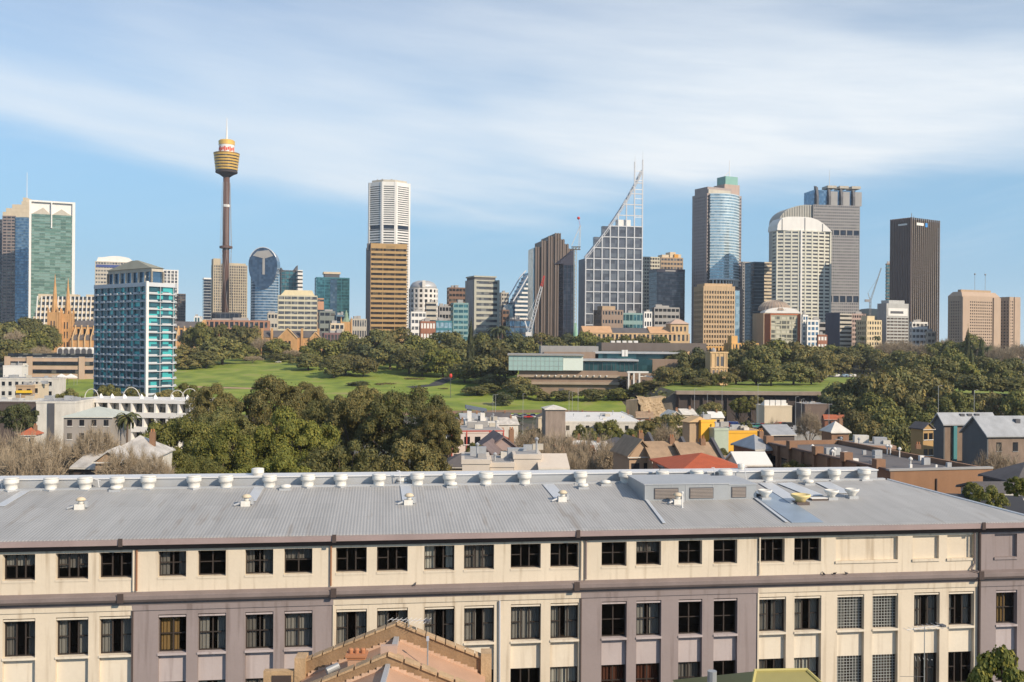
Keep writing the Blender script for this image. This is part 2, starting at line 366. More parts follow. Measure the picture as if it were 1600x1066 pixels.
# behind the teal block
rt, wd, d, h = bld('office_tower', 'pale tower with a curved roof and white sign, behind the teal apartments', 143, 148, 214, 408, 1450, 22, 30, nf=22, sp=.55, wall=concrete, gl=gmid, pier=4, pw=1)
MB().xz([(2, h - 1), (4, h + 6)] + [(wd * k, h + 6 + 3 * math.sin(math.pi * (k - .15) / .7)) for k in (.2, .3, .4, .5, .6, .7, .8)] + [(wd - 2, h - 1)], 3, d - 3).build('curved_roof', white, rt)
MB().box(1.5, wd - 12, -.35, .05, h - 9, h - 5).build('sign', mat('blue_sign', (.06, .09, .25), var=0), rt)
rt, wd, d, h = bld('office_tower', 'white tower top with vertical columns just right of the teal block roof', 240, 243, 278, 421, 1400, 25, 30, nf=24, sp=.2, wall=white, gl=gmid, pier=5, pw=1.4, proud=.5)
bld('office_tower', 'slim brown tower beside the right edge of the teal apartments', 276, 278, 290, 459, 1350, 25, 20, nf=20, sp=.4, wall=brown, gl=gdark, pier=3)
bld('office_tower', 'narrow dark tower with a white edge left of the golden-topped spire', 314, 318, 330, 434, 1300, 22, 22, nf=24, sp=.12, wall=white, gl=gnavy, cap=2)
rt, wd, d, h = bld('office_tower', 'beige striped tower directly behind the shaft of the golden spire', 327, 333, 386, 413, 1480, 24, 24, nf=30, sp=.3, wall=tan if 0 else mat('beige_concrete', (.47, .40, .29)), gl=gmid, pier=3.4, pw=1.2, proud=.3)
MB().box(0, 11, 0, d, h - .3, h + 9).build('roof_block', MC['beige_concrete'], rt); MB().box(15, wd - 2, 3, d, h - .3, h + 3).build('roof_block', MC['beige_concrete'], rt)
# the golden-topped tower
D = 1370; q = W(352.2, 500, D); zb = H(q.x, D); s = D / F
rt = root('observation_tower', 'tall brown shaft topped by a golden turret and white mast', 'tower', (q.x, D, zb), 0, None, 352)
def zz(py, DD=D, px=352): return W(px, py, DD).z - zb
X0 = W(353.3, 300, D).x - q.x; Xb = 0
shaft = mat('shaft_brown', (.13, .075, .06), .6, var=.2, scale=.08); goldm = mat('gold_panel', (.74, .46, .11), .4, .25, var=.1)
MB().lathe([(5.2, 0), (4.6, zz(380)), (4.5, zz(276))], 16).build('shaft', shaft, rt, True)
b = MB()
for k in range(14):
    a = 2 * math.pi * k / 14; a2 = a + (1.25 if k % 2 else -1.25)
    b.tube((5 * math.cos(a) * 2.4, 12 * math.sin(a), zz(498)), (8.2 * math.cos(a2), 8.2 * math.sin(a2), zz(386)), .16, .16, 4)
    b.tube((8.2 * math.cos(a2), 8.2 * math.sin(a2), zz(386)), (5.5 * math.cos(a2), 5.5 * math.sin(a2), zz(285)), .16, .16, 4)
b.build('stay_cables', grey, rt)
MB().lathe([(5, zz(389)), (9, zz(388)), (9, zz(385)), (5, zz(384))], 20).build('collar', shaft, rt)
MB().lathe([(4.9, zz(324)), (5.1, zz(323)), (5.1, zz(321)), (4.9, zz(320))], 16).build('collar', white, rt)
MB().lathe([(5, zz(277)), (10, zz(273)), (15.2, zz(270.5)), (15.5, zz(268)), (5, zz(267))], 32).build('turret_underside', mat('turret_dark', (.06, .045, .04)), rt)
prev = zz(268)
for i in range(6):
    z0 = zz(268 - i * 4.4); z1 = zz(268 - (i + 1) * 4.4); r0 = 15.3 + i * .45
    MB().lathe([(r0 - .8, z0), (r0 - .8, z0 + (z1 - z0) * .38)], 32).build('window_ring', gdark, rt)
    MB().lathe([(r0 - .8, z0 + (z1 - z0) * .36), (r0 + .1, z0 + (z1 - z0) * .4), (r0 + .5, z1 - .1), (r0 - .7, z1)], 32).build('gold_ring', goldm, rt)
MB().lathe([(17, zz(242)), (18.2, zz(241.3)), (18.2, zz(240)), (12, zz(239.6))], 32).build('rim', mat('rim_bronze', (.35, .2, .07), .4, .5), rt)
MB().lathe([(10.8, zz(240)), (10.8, zz(227)), (3, zz(226.9))], 32).build('drum', white, rt)
rd = MB()
for k in range(13):
    a = R(-165 + k * 13); c_, s_ = math.cos(a), math.sin(a); rad = 10.95
    z0 = zz(238 - (k % 3)); z1 = zz(230.5 + (k * 2 % 3)); w_ = R(5)
    rd.quad((rad * math.cos(a - w_), rad * math.sin(a - w_), z0), (rad * math.cos(a + w_), rad * math.sin(a + w_), z0), (rad * math.cos(a + w_), rad * math.sin(a + w_), z1), (rad * math.cos(a - w_), rad * math.sin(a - w_), z1))
rd.build('red_graphic', mat('red_sign', (.65, .07, .03), var=0), rt)
MB().lathe([(10, zz(227.5)), (11.2, zz(227)), (11.4, zz(221)), (9.5, zz(219.3)), (3, zz(219))], 32).build('cap', goldm, rt)
MB().tube((0, 0, zz(220)), (0, 0, zz(200)), 1.6, 1.0, 8).tube((0, 0, zz(200)), (0, 0, zz(184)), .9, .4, 6).build('mast', white, rt)
rt, wd, d, h = bld('podium_building', 'low dark block at the foot of the golden-topped tower', 328, 330, 373, 488, 1330, 10, 30, nf=3, sp=.4, wall=dgrey, gl=gnavy, pier=6)
# rounded blue tower
D = 1330; P, wd, d, zt = geo(387, 388, 433, 386, D, 4, 26); zb = H(P.x, D)
rt = root('rounded_tower', 'blue glass tower with a rounded top and dark oval crest', 'building', (P.x, P.y, zb), R(4), None, 410); h = zt - zb
nfl = 30; hs = h - 24
tower(rt, offset([(wd / 2 + wd / 2 * math.cos(a), 14 + 13 * math.sin(a)) for a in [2 * math.pi * k / 20 for k in range(20)]], .1), 0, hs, nfl, sp=.3, wall=mat('pale_blue_panel', (.33, .38, .42)), gl=gblue, inset=.4, cap=.5)
prof = [(wd / 2 + wd * .5 * math.cos(a), hs + (23.8 if math.sin(a) > 0 else 34) * math.sin(a)) for a in [2 * math.pi * k / 28 for k in range(28)]]
MB().xz(prof[::-1], -.6, 24).build('oval_crest', glass('slate_blue_glass', (.05, .085, .14), (.08, .12, .18), .3, metal=.5), rt)
rim = MB(); rim.path([(x, -.7, z) for x, z in prof[2:13]], .55, 5); rim.build('rim', steel, rt)
MB().xz([(wd * .15, hs + 12), (wd * .3, hs + 18), (wd * .7, hs + 20), (wd * .86, hs + 12), (wd * .55, hs + 8)], -1.3, -.62).build('crown_panel', grey, rt)
MB().box(wd * .49, wd * .57, -1.5, -.62, hs - 14, hs + 8).build('fin', grey, rt)
# teal with peaks + white neighbour
rt, wd, d, h = bld('office_tower', 'small teal glass tower with two pointed dark fins behind the yellow block', 437, 439, 465, 422, 1450, 20, 22, nf=20, sp=.15, wall=dgrey, gl=gteal, pier=7, pw=.6)
MB().xz([(0, h - 3), (5, h - 3), (0, h + 4)], 0, d).build('fin', dgrey, rt); MB().xz([(wd - 8, h - 3), (wd, h - 3), (wd, h + 8)], 0, d).build('fin', dgrey, rt)
bld('office_tower', 'thin white banded tower right of the small teal tower with fins', 464, 465, 473, 422, 1440, 20, 20, nf=20, sp=.6, wall=white, gl=gdark)
rt, wd, d, h = bld('office_block', 'pale yellow office block with an even window grid', 432, 434, 496, 461, 1080, 14, 24, nf=11, sp=.42, wall=mat('pale_yellow', (.54, .50, .37)), gl=gmid, pier=7, pw=.6)
MB().prism([(3, 3), (wd - 3, 3), (wd - 3, d - 3), (3, d - 3)], h - .1, h + 6, [(8, 6), (wd - 6, 6), (wd - 6, d - 6), (8, d - 6)]).build('roof', mat('yellow_roof', (.55, .47, .30)), rt)
bld('office_block', 'salmon sliver of wall right of the pale yellow office block', 496, 496.5, 506, 466, 1120, 14, 20, nf=5, sp=.8, wall=mat('salmon', (.5, .28, .18)), gl=gdark)
rt, wd, d, h = bld('office_block', 'teal glass office block with dark notch and cream-capped plant room', 492, 494, 546, 433, 1380, 16, 30, nf=22, sp=.12, wall=mat('teal_spandrel', (.05, .18, .22)), gl=gteal, pier=12, pw=.6)
MB().box(wd * .25, wd * .7, 2, 20, h - .2, h + 5).build('plant_room', dgrey, rt); MB().box(wd * .22, wd * .73, 1, 21, h + 5, h + 8).build('roof_cap', cream, rt)
MB().box(wd * .42, wd * .62, -.5, .3, 0, h - 2).build('notch_panel', gblue, rt)
# white octagonal tower and gold tower
D = 1430; P, wd, d, zt = geo(574, 575, 640, 286, D, 6, 60); zb = H(P.x, D)
rt = root('octagonal_tower', 'white octagonal tower with dark belt rising behind the gold slab', 'building', (P.x, P.y, zb), R(6), None, 607); h = zt - zb
c = wd * .33; poly = [(c, -c * .75), (wd - c, -c * .75), (wd, 0), (wd, wd * .6), (wd - c, wd), (c, wd), (0, wd * .6), (0, 0)]
pol2 = [(x, y) for x, y in poly]
z1 = zz(361, D, 607) + 0; z1 = W(607, 352, D).z - zb
tower(rt, poly, 0, z1 - 7, 46, sp=.55, wall=white, gl=gdark, inset=.6, cap=.5, pier=100, pw=2.6, proud=.5)
tower(rt, poly, z1 - 7, z1 - .4, 1, sp=.01, wall=white, gl=gnavy, inset=1.2, cap=.5, pier=100, pw=2.6, proud=.5, wname='belt_piers')
tower(rt, poly, z1 - .5, h, 18, sp=.58, wall=white, gl=gdark, inset=.6, cap=6, pier=100, pw=2.6, proud=.5, wname='upper_wall')
MB().prism(offset(poly, 5), h - .1, h + 4).build('plant_room', concrete, rt)
for k in range(5): MB().box(12 + k * 7, 14 + k * 7, 2, 4, h + 3.9, h + 6 + k % 2).build('vent', grey, rt)
for k in (1, 5): pass
rt, wd, d, h = bld('gold_slab_tower', 'golden-brown office slab with deep horizontal window bands', 572, 579, 636, 380, 1130, 13, None, nf=21, sp=.5, wall=gold, gl=glass('bronze_glass', (.05, .03, .02), (.16, .1, .05), .15), inset=.9, pier=14.5, pw=.5, proud=-.3, cap=6, edges=[0, 2])
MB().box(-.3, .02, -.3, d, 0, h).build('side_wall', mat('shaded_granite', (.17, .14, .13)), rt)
MB().box(-4, -.35, 3, 8, h - 8, h - .1).build('lift_overrun', dgrey, rt)
MB().box(wd * .42, wd * .66, -.2, .05, h - 4.6, h - 2).build('sign', mat('sign_dull', (.33, .22, .1), var=0), rt)
# domed tower
D = 1250; P, wd, d, zt = geo(637, 638, 685, 450, D, 6, 36); zb = H(P.x, D); rt = root('domed_office_block', 'white rounded office block with a pale metal dome right of the gold slab', 'building', (P.x, P.y, zb), R(6), None, 661); h = zt - zb
cp = [(wd / 2 + wd / 2 * math.cos(a), 18 + 20 * math.sin(a)) for a in [2 * math.pi * (k + .5) / 18 for k in range(18)]]
tower(rt, cp, 0, h, 12, sp=.42, wall=white, gl=gdark, inset=.7, pier=6, pw=1.6)
MB().lathe([(wd * .46, h - .2), (wd * .44, h + 4), (wd * .36, h + 8), (wd * .2, h + 10.5), (.5, h + 11)], 24, wd / 2, 18).build('dome', ridgem, rt, True)
MB().box(wd * .46, wd * .56, -2, 4, h + .5, h + 10).build('dormer', white, rt)
# low-rise cluster between gold slab and grey tower
low = [
 ('white block with stepped balconies below the domed office', 640, 642, 666, 487, 1000, white, gmid, 6, .5, 4, .8),
 ('red and white brick block behind the park trees below the dome', 655, 657, 681, 502, 930, brick, white, 3, .5, 3, .8),
 ('narrow pale banded block below and right of the dome', 664, 666, 682, 472, 1010, concrete, gdark, 9, .6, 0, .5),
 ('brown hotel block with flat tan top behind the teal offices', 698, 701, 728, 449, 1300, mat('umber', (.20, .12, .08)), gdark, 12, .5, 5, .8),
 ('low teal glass pavilion behind the park trees', 679, 681, 707, 501, 960, mat('teal_spandrel', 0), gsky, 4, .3, 4, .6),
 ('teal banded office block left of the grey concrete tower', 704, 708, 732, 473, 1000, mat('teal_panel', (.22, .33, .32)), gteal, 9, .45, 6, .6),
 ('small grey office behind the teal banded block', 684, 686, 706, 478, 1180, grey, gdark, 6, .5, 4, .8),
 ('pale office sliver right of the grey concrete tower', 780, 783, 795, 457, 1300, concrete, gmid, 14, .5, 4, .8),
 ('small brown block between grey tower and sail-roofed tower', 783, 785, 796, 484, 1200, mat('umber', 0), gdark, 7, .5, 4, .8),
 ('dark glass podium left of the white construction crane', 790, 796, 830, 499, 1000, dgrey, gblue, 5, .2, 6, .4),
 ('white office with square windows below the slanting gridded tower', 1004, 1006, 1019, 487, 1000, white, gdark, 5, .45, 3, 1),
 ('low teal office beside brown block below the gridded tower', 970, 972, 1006, 489, 1020, mat('teal_panel', 0), gteal, 4, .4, 4, .6),
 ('grey office block behind the long sandstone building', 1018, 1022, 1062, 480, 1100, grey, gdark, 7, .55, 5, .9),
 ('round-cornered white office low between towers', 1262, 1264, 1299, 503, 1000, grey, gdark, 5, .45, 0, .9),
 ('white-topped office block with blue windows right of the orange frame', 1252, 1254, 1263, 492, 930, white, gblue, 8, .4, 3, .8),
 ('blue and white apartment block right of the orange-framed block', 1260, 1261, 1280, 500, 925, white, gblue, 7, .4, 4, 1.2),
 ('small red and white block in front of grey offices', 1276, 1278, 1293, 523, 900, brick, white, 3, .5, 3, .7),
 ('pinkish office block with square windows in the right-hand row', 1328, 1331, 1353, 490, 1000, mat('pinkish', (.42, .31, .26)), gdark, 9, .45, 3, .9),
 ('white office block stepping down right of the grey sign building', 1421, 1425, 1450, 503, 960, white, gmid, 6, .5, 5, .9),
 ('low pale block at the foot of the dark ribbed tower', 1446, 1449, 1462, 518, 940, concrete, gmid, 4, .5, 4, .9),
 ('thin brown tower behind the left edge of the dark ribbed tower', 1383, 1385, 1394, 412, 1350, mat('umber', 0), gteal, 26, .3, 0, .6),
 ('cream low building with white base at the park edge', 514, 516, 538, 505, 930, cream, gdark, 3, .6, 4, .9),
 ('dark blue glass box beside the small orange spire', 522, 525, 541, 492, 1000, mat('blue_spandrel', 0), gnavy, 6, .15, 6, .4),
 ('grey hipped block below the teal office', 496, 499, 524, 486, 1040, mat('green_grey', (.20, .22, .20)), gdark, 5, .6, 5, .8),
 ('pale colonnaded roof pavilion left of the gold slab', 548, 550, 573, 498, 1080, concrete, gmid, 3, .4, 3, .8),
 ('low purple brick block with white columns at the park edge', 504, 506, 549, 520, 880, mat('purple_brick', (.2, .12, .12)), gmid, 2, .3, 3, .9),
 ('long low red-brown building behind the park trees', 316, 319, 420, 500, 1000, mat('terracotta_wall', (.38, .2, .13)), gdark, 2, .6, 5, 1.5),
 ('pale stone block beside the long red-brown building', 415, 418, 434, 489, 1060, concrete, gdark, 4, .6, 4, 1),
 ('white tower block top with roof flag left of the narrow dark tower', 301, 303, 313, 494, 1100, white, gteal, 4, .5, 4, 1),
]
for i, (lb, xl, xc, xr, yt, D, wm, gg, nf, sp, pr, pw) in enumerate(low):
    rt, wd, d, h = bld('office_block', lb, xl, xc, xr, yt, D, 16 if xc > 400 else 10, None if xc > 600 else 18, nf=nf, sp=sp, wall=wm, gl=gg, pier=pr, pw=pw, cap=1.8)
    clutter(rt, wd, d, h, 2, hh=3.5, seed=i)
# grey concrete tower
rt, wd, d, h = bld('concrete_office_tower', 'grey banded concrete tower with overhanging roof cap', 727, 741, 780, 437, 1080, 22, None, nf=13, sp=.5, wall=mat('grey_green_concrete', (.42, .41, .34)), gl=gmid, inset=.6, pier=26, pw=2.4, proud=.3)
MB().box(1, wd - 4, 2, d - 2, h - .2, h + 3).build('plant_room', dgrey, rt); MB().box(0, wd - 3, 1, d - 1, h + 3, h + 4.6).build('roof_cap', mat('grey_green_concrete', 0), rt)
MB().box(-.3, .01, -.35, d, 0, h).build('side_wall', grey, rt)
# sail roofed tower
D = 1280; P, wd, d, zt = geo(793, 805, 834, 425, D, 20, None); zb = H(P.x, D); rt = root('sail_roofed_tower', 'blue and white banded tower whose roof sweeps up to the right', 'building', (P.x, P.y, zb), R(20), None, 812); h = zt - zb
nfl = 18; fh = h / nfl; b = MB()
for i in range(nfl):
    x0 = 0 if i < 11 else (i - 10) * wd / 8.5
    b.box(x0, wd, 0, d, i * fh, i * fh + fh * .45); MB().box(x0 + .4, wd, .5, d - .4, i * fh + fh * .45 - .02, i * fh + fh + .02).build('window_band', gblue, rt)
b.build('wall', white, rt)
MB().path([(-3, 0, 11.2 * fh), (wd * .3, 0, 14.2 * fh), (wd * .7, 0, 17.3 * fh), (wd, 0, 18.8 * fh)], .9).path([(-3, d, 11.2 * fh), (wd * .3, d, 14.2 * fh), (wd * .7, d, 17.3 * fh), (wd, d, 18.8 * fh)], .9).build('roof_beam', steel, rt)
MB().box(-9, -.1, 4, d, 0, 10.5 * fh).build('side_wing', gblue, rt)
# brown stepped tower
D = 1050; P, wd, d, zt = geo(831, 836, 897, 364, D, 12, None); zb = H(P.x, D); rt = root('stepped_brown_tower', 'dark brown tower with fluted walls stepping up to a central peak', 'building', (P.x, P.y, zb), R(12), None, 862); h = zt - zb
s = wd / 61
stepx = [(0, 9, 386, 0), (9, 19, 376, -1.6), (19, 29, 369, -3.2), (29, 38, 364, -4.6), (38, 45, 373, -2), (45, 52, 380, -.5), (52, 61, 387, 1)]
fl = mat('fluted_granite', (.165, .13, .11), .6, var=.1)
for x0, x1, yy, yo in stepx:
    zt_ = W(862, yy, D).z - zb; b = MB(); x = x0 * s
    while x < x1 * s - .3:
        b.box(x, min(x + 1.5, x1 * s) - .05, yo - .7, yo, 0, zt_); x += 2.9
    b.build('flutes', fl, rt)
    MB().box(x0 * s, x1 * s, yo, 30, 0, zt_ - .5).build('shaft', brown, rt)
MB().box(-1.5, -.03, 2, 28, 0, W(862, 388, D).z - zb).build('side_glazing', gsky, rt)
D2 = 1000; rt, wd, d, h = bld('dark_office_tower', 'black glass tower with a slanting top tight against the brown stepped tower', 873, 880, 898, 412, D2, 14, None, nf=24, sp=.1, wall=mat('navy_frame', (.035, .035, .055), .4), gl=gnavy, pier=4, pw=.5, proud=.1)
MB().xz([(-6, h - .3), (wd, h - .3), (wd, h + 15)], 1, d).build('sloping_top', MC['navy_frame'], rt)
# slanting gridded tower
D = 1120; P, wd, d, zt = geo(905, 915, 1003, 352, D, 11, None); zb = H(P.x, D); rt = root('gridded_slant_tower', 'grey glass tower with white grid and open lattice sweeping to twin masts', 'building', (P.x, P.y, zb), R(11), None, 955)
def zq(y): return W(960, y, D).z - zb
gg = glass('smoky_window_glass', (.13, .13, .145), (.19, .19, .2), .3, cell=(6, 6, 4), metal=.5, rough=.2)
nc = 7; cw = wd / nc; rows = [zq(508 - i * 17.3) for i in range(15)]
toprow = {0: 6, 1: 8, 2: 9, 3: 9, 4: 9, 5: 9, 6: 9}
for c_ in range(nc):
    for r_ in range(toprow[c_]):
        MB().box(c_ * cw + .6, (c_ + 1) * cw - .6, .7, d if r_ < 6 else 7, rows[r_] if r_ else 0, rows[r_ + 1] - .3).build('glass_bay', gg, rt)
def zcurve(x): t_ = x / wd; return zq(402) + (zq(262) - zq(402)) * (t_ * .82 + .18 * t_ ** 3)
for c_ in range(4):
    x0_, x1_ = c_ * cw + .6, (c_ + 1) * cw - .6; zt0 = rows[toprow[c_]] - .3; za_, zb_ = min(rows[9], zcurve(x0_) - 2.5), min(rows[9], zcurve(x1_) - 2.5)
    if zb_ > zt0 + .5: MB().xz([(x0_, zt0), (x0_, max(za_, zt0)), (x1_, zb_), (x1_, zt0)][::-1] if za_ > zt0 else [(x0_, zt0), (x1_, zb_), (x1_, zt0)][::-1], .7, 7).build('glass_bay', gg, rt)
b = MB()
for c_ in range(nc + 1):
    x = c_ * cw; top = zcurve(x) if c_ < 6 else zq(250 if c_ == 6 else 246)
    b.box(x - .65, x + .65, -.5, .9, 0, top); pass
gridm = mat('grid_grey', (.52, .53, .55), .45, .1); b.build('white_column', gridm, rt)
for i, z in enumerate(rows):
    x0 = 0
    while zcurve(x0) < z and x0 < wd: x0 += .5
    if x0 < wd - 1: MB().box(x0, wd, -.4, .6, z - .6, z + .6).build('white_beam', mat('grid_grey', (.52, .53, .55), .45, .1), rt)
    if i == 9: MB().box(x0, wd, 1, 7, z - .5, z + .5).build('roof_deck', concrete, rt)
pts = [(x, zcurve(x)) for x in [wd * k / 12 for k in range(13)]]
for yy in (-.2, 7): MB().path([(x, yy, z) for x, z in pts], .7).path([(x - 1, yy, z - 4.5) for x, z in pts], .4).build('sloping_beam', MC['grid_grey'], rt)
b = MB()
for x, z in pts: b.tube((x, 0, z), (x, 7, z), .35)
for x, z in pts[:6]: b.tube((x, 0, z), (x - 1, 0, z - 4.5), .3)
b.build('cross_ties', steel, rt)
for i in range(7):
    z = rows[9] + (zq(262) - rows[9]) * i / 6.2; MB().box(wd * (.86), wd, -.3, .4, z, z + .7).build('lattice_rung', steel, rt)
MB().tube((wd * .86, 0, zq(252)), (wd * .86, 0, zq(240)), .3, .15).tube((wd, 0, zq(250)), (wd, 0, zq(232)), .3, .15).build('mast', steel, rt)
MB().box(wd * .55, wd * .8, 2, 7, rows[9], rows[9] + 8).build('plant_room', white, rt)
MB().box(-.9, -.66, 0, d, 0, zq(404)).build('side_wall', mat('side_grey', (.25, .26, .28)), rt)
# small ones right of it
rt, wd, d, h = bld('apartment_tower', 'cream rounded apartment tower with stacked balconies beside the slanting tower', 1003, 1006, 1031, 401, 1300, 15, 24, nf=26, sp=.45, wall=mat('cream_panel', (.55, .51, .40)), gl=gmid, inset=.7, pier=4, pw=.9)
rt, wd, d, h = bld('office_tower', 'pale stepped tower with orange roof plant behind the navy block', 1027, 1032, 1067, 402, 1350, 15, 26, nf=22, sp=.5, wall=tan, gl=gmid, pier=5, pw=1)
for a, c_, hh in ((.1, .4, 4), (.45, .7, 8), (.75, .95, 5)): MB().box(wd * a, wd * c_, 3, 18, h - .2, h + hh).build('plant_room', cream, rt)
MB().box(wd * .62, wd * .8, 1, 10, h - .2, h + 5).build('roof_box', mat('orange_paint', (.6, .3, .06)), rt)
rt, wd, d, h = bld('navy_office_block', 'navy blue glass office block with a plain flat roof', 1023, 1026, 1070, 420, 1200, 14, 26, nf=20, sp=.08, wall=mat('navy_frame', 0), gl=gnavy, inset=.1, cap=4)
MB().box(wd * .3, wd * .66, -.15, .02, h - 3, h - 1.4).build('sign', grey, rt)
# brown block + long sandstone building
rt, wd, d, h = bld('stone_office', 'brown stone office with tan roof in front of the slanting tower', 927, 940, 974, 484, 1000, 20, None, nf=5, sp=.6, wall=mat('brown_stone', (.27, .2, .155)), gl=gdark, pier=3.5, pw=1.5)
MB().box(wd * .1, wd * .7, 4, 16, h - .2, h + 4).build('roof_box', tan, rt)
rt, wd, d, h = bld('sandstone_library', 'long sandstone building with rows of square windows', 908, 912, 1078, 520, 900, 5, 25, nf=2, sp=.45, wall=sandp, gl=gdark, pier=4.2, pw=2.0, inset=.5, cap=1.2)
MB().yz([(-.5, h - .1), (12, h + 6.5), (25, h - .1)], -.4, wd * .27).build('roof', mat('tan_roof', (.55, .33, .18)), rt)
MB().yz([(0, h - .1), (12, h + 5), (25, h - .1)], wd * .27 + .1, wd * .62).build('roof', slate, rt)
MB().yz([(-.5, h - .1), (12, h + 6.5), (25, h - .1)], wd * .62 + .1, wd * .86).build('roof', MC['tan_roof'], rt)
MB().box(wd * .82, wd * .99, 1, 20, h - .1, h + 9).build('end_pavilion', sandp, rt)
MB().prism([(wd * .81, 0), (wd, 0), (wd, 21), (wd * .81, 21)], h + 9, h + 13.5, [(wd * .88, 8), (wd * .93, 8), (wd * .93, 12), (wd * .88, 12)]).build('pavilion_roof', mat('pink_stone', (.5, .36, .28)), rt)
for i in range(4): MB().box(wd * (.835 + i * .038), wd * (.85 + i * .038), .85, 1.05, h + 2, h + 6.5).build('window', gdark, rt)
# blue curved glass tower
D = 1180; P, wd, d, zt = geo(1081, 1104, 1158, 300, D, 26, None); zb = H(P.x, D); rt = root('curved_glass_tower', 'tall mauve tower with a curved pale blue glass bay and green rooftop box', 'building', (P.x, P.y, zb), R(26), None, 1120)
def z5(y): return W(1120, y, D).z - zb
h = z5(302); mauve = mat('mauve_granite', (.33, .27, .25), .6, var=.08)
tower(rt, rect(wd, d), 0, h, 48, sp=.5, wall=mauve, gl=gmid, inset=.3, pier=3.6, pw=2.4, proud=-.05, cap=3, edges=[1, 2, 3])
MB().box(2, wd - 6, -1, 2, 0, h - 2).build('recess_glazing', gdark, rt)
bay = [(4 + (wd - 8) * k / 12, -1 - 9 * math.sin(math.pi * k / 12)) for k in range(13)] + [(wd - 4, .5), (4, .5)]
tower(rt, bay, z5(436), h, 30, sp=.42, wall=mat('silver_blue', (.52, .60, .63), .4, .2), gl=gsky, inset=.25, cap=1, wname='bay_spandrels')
b = MB()
for k in range(11): x, y = bay[1 + k]; b.box(x - .5, x + .5, y - .3, y + 1.2, z5(447), z5(436))
b.build('bay_column', white, rt)
MB().prism(offset(bay, -1), z5(437.5), z5(436)).build('bay_rim', white, rt)
MB().box(0, wd, -4, .1, 0, z5(450)).build('lower_block', mauve, rt)
MB().box(-.05 + 3, wd * .75, 3, d - 1, h - .1, z5(291)).build('roof_block', mauve, rt)
MB().box(3.5, wd * .7, 1.5, 3, h - .1, z5(295)).build('roof_ledge', concrete, rt)
MB().box(wd * .56, wd * 1.0, 4, d - 4, h - .1, z5(284)).build('roof_block', mat('tan_pink', (.42, .32, .27)), rt)
MB().box(wd * .6, wd * .96, 5, d - 8, z5(284), z5(271)).build('green_box', mat('patina_green', (.20, .38, .33), .5), rt)
MB().tube((wd * .82, 12, z5(272)), (wd * .82, 12, z5(243)), .8, .35).build('mast', steel, rt)
MB().tube((wd * .65, 12, z5(271)), (wd * .8, 12, z5(262)), .5).build('mast_brace', steel, rt)
rt, wd, d, h = bld('hotel_tower', 'tan gridded hotel block standing in front of the curved glass tower', 1094, 1099, 1148, 447, 1020, 12, 26, nf=13, sp=.42, wall=mat('hotel_tan', (.52, .37, .22)), gl=glass('amber_glass', (.10, .08, .06), (.25, .18, .1), .3, metal=.2), inset=.7, pier=3.0, pw=1.0, proud=.15, cap=5)
MB().box(2, wd - 2, 2, d - 3, h, h + 3).build('roof_block', MC['hotel_tan'], rt)
MB().box(wd + .1, wd + 7, 3, 20, 0, h - 4).build('side_wing', gsky, rt)
# dark / cream pair
rt, wd, d, h = bld('office_tower', 'grey and dark glass tower with pale ribs right of the curved glass tower', 1157, 1160, 1181, 409, 1250, 18, 26, nf=30, sp=.3, wall=grey, gl=gdark, pier=3, pw=.8, proud=.2)
rt, wd, d, h = bld('office_tower', 'dark blue glass tower with a cream banded right-hand wall', 1176, 1178, 1194, 409, 1190, 12, 26, nf=26, sp=.12, wall=mat('blue_spandrel', 0), gl=gblue if 0 else glass('deep_blue_glass', (.03, .07, .11), (.05, .1, .14), .3), inset=.1)
tower(rt, [(wd + .1, 1), (wd + 11, 1), (wd + 11, 24), (wd + .1, 24)], 0, h, 26, sp=.55, wall=cream, gl=gmid, wname='cream_wall')
# grey tower with finned crown, behind
D = 1330; P, wd, d, zt = geo(1266, 1270, 1343, 320, D, 8, 40); zb = H(P.x, D); rt = root('finned_crown_tower', 'tall grey gridded tower with finned blue-grey crown and curved left shoulder', 'building', (P.x, P.y, zb), R(8), None, 1310)
def z6(y): return W(1305, y, D).z - zb
h = z6(320); gt = mat('warm_grey', (.30, .28, .265), var=.06)
for (a, b_) in ((0, z6(472)), (z6(462), z6(367)), (z6(359), h)):
    tower(rt, rect(wd, d), a, b_, max(6, int((b_ - a) / 4.2)), sp=.45, wall=gt, gl=gmid, inset=.25, pier=2.9, pw=1.1, cap=1)
for a, b_ in ((z6(472), z6(462)), (z6(367), z6(359))):
    MB().box(.8, wd - .8, .8, d - 1, a - .1, b_ + .1).build('plant_floor', gnavy, rt)
    q = MB()
    for k in range(8): q.box(wd * k / 7 - .8 if k else 0, wd * k / 7 + .8 if k < 7 else wd, 0, 1.2, a, b_)
    q.build('pier', gt, rt)
sh = [(0, 0), (0, h - .2)] + [(-4 - 44 * math.sin(a), (h - 24) + 24 * math.cos(a)) for a in [math.pi / 2 * k / 10 for k in range(1, 11)]] + [(-48, 0)]
MB().xz(sh, 3, d - 2).build('curved_shoulder', mat('cream_grey', (.42, .40, .35)), rt)
q = MB()
for k in range(12):
    x = -4 - k * 3.6; zt_ = (h - 24) + 24 * math.sqrt(max(0, 1 - ((-x - 4) / 44) ** 2)); q.box(x, x + 1.5, 2.2, 3, 0, zt_ - .6)
q.build('shoulder_ribs', MC['cream_grey'] if 'cream_grey' in MC else gt, rt)
MB().box(3, wd - 4, 5, d - 4, h, z6(296)).build('crown_core', gblue, rt)
for k in range(4):
    x = wd * (.08 + .26 * k)
    MB().yz([(1, h), (10, h), (10, z6(289)), (4, z6(292)), (1, z6(306))], x, x + wd * .045).build('crown_fin', dgrey, rt)
    if k: MB().box(x + wd * .055, x + wd * .2, 3, 5, h, z6(298)).build('crown_panel', grey, rt); MB().box(x - wd * .02, x + wd * .17, 2, 20, z6(293), z6(289)).build('crown_cap', concrete, rt)
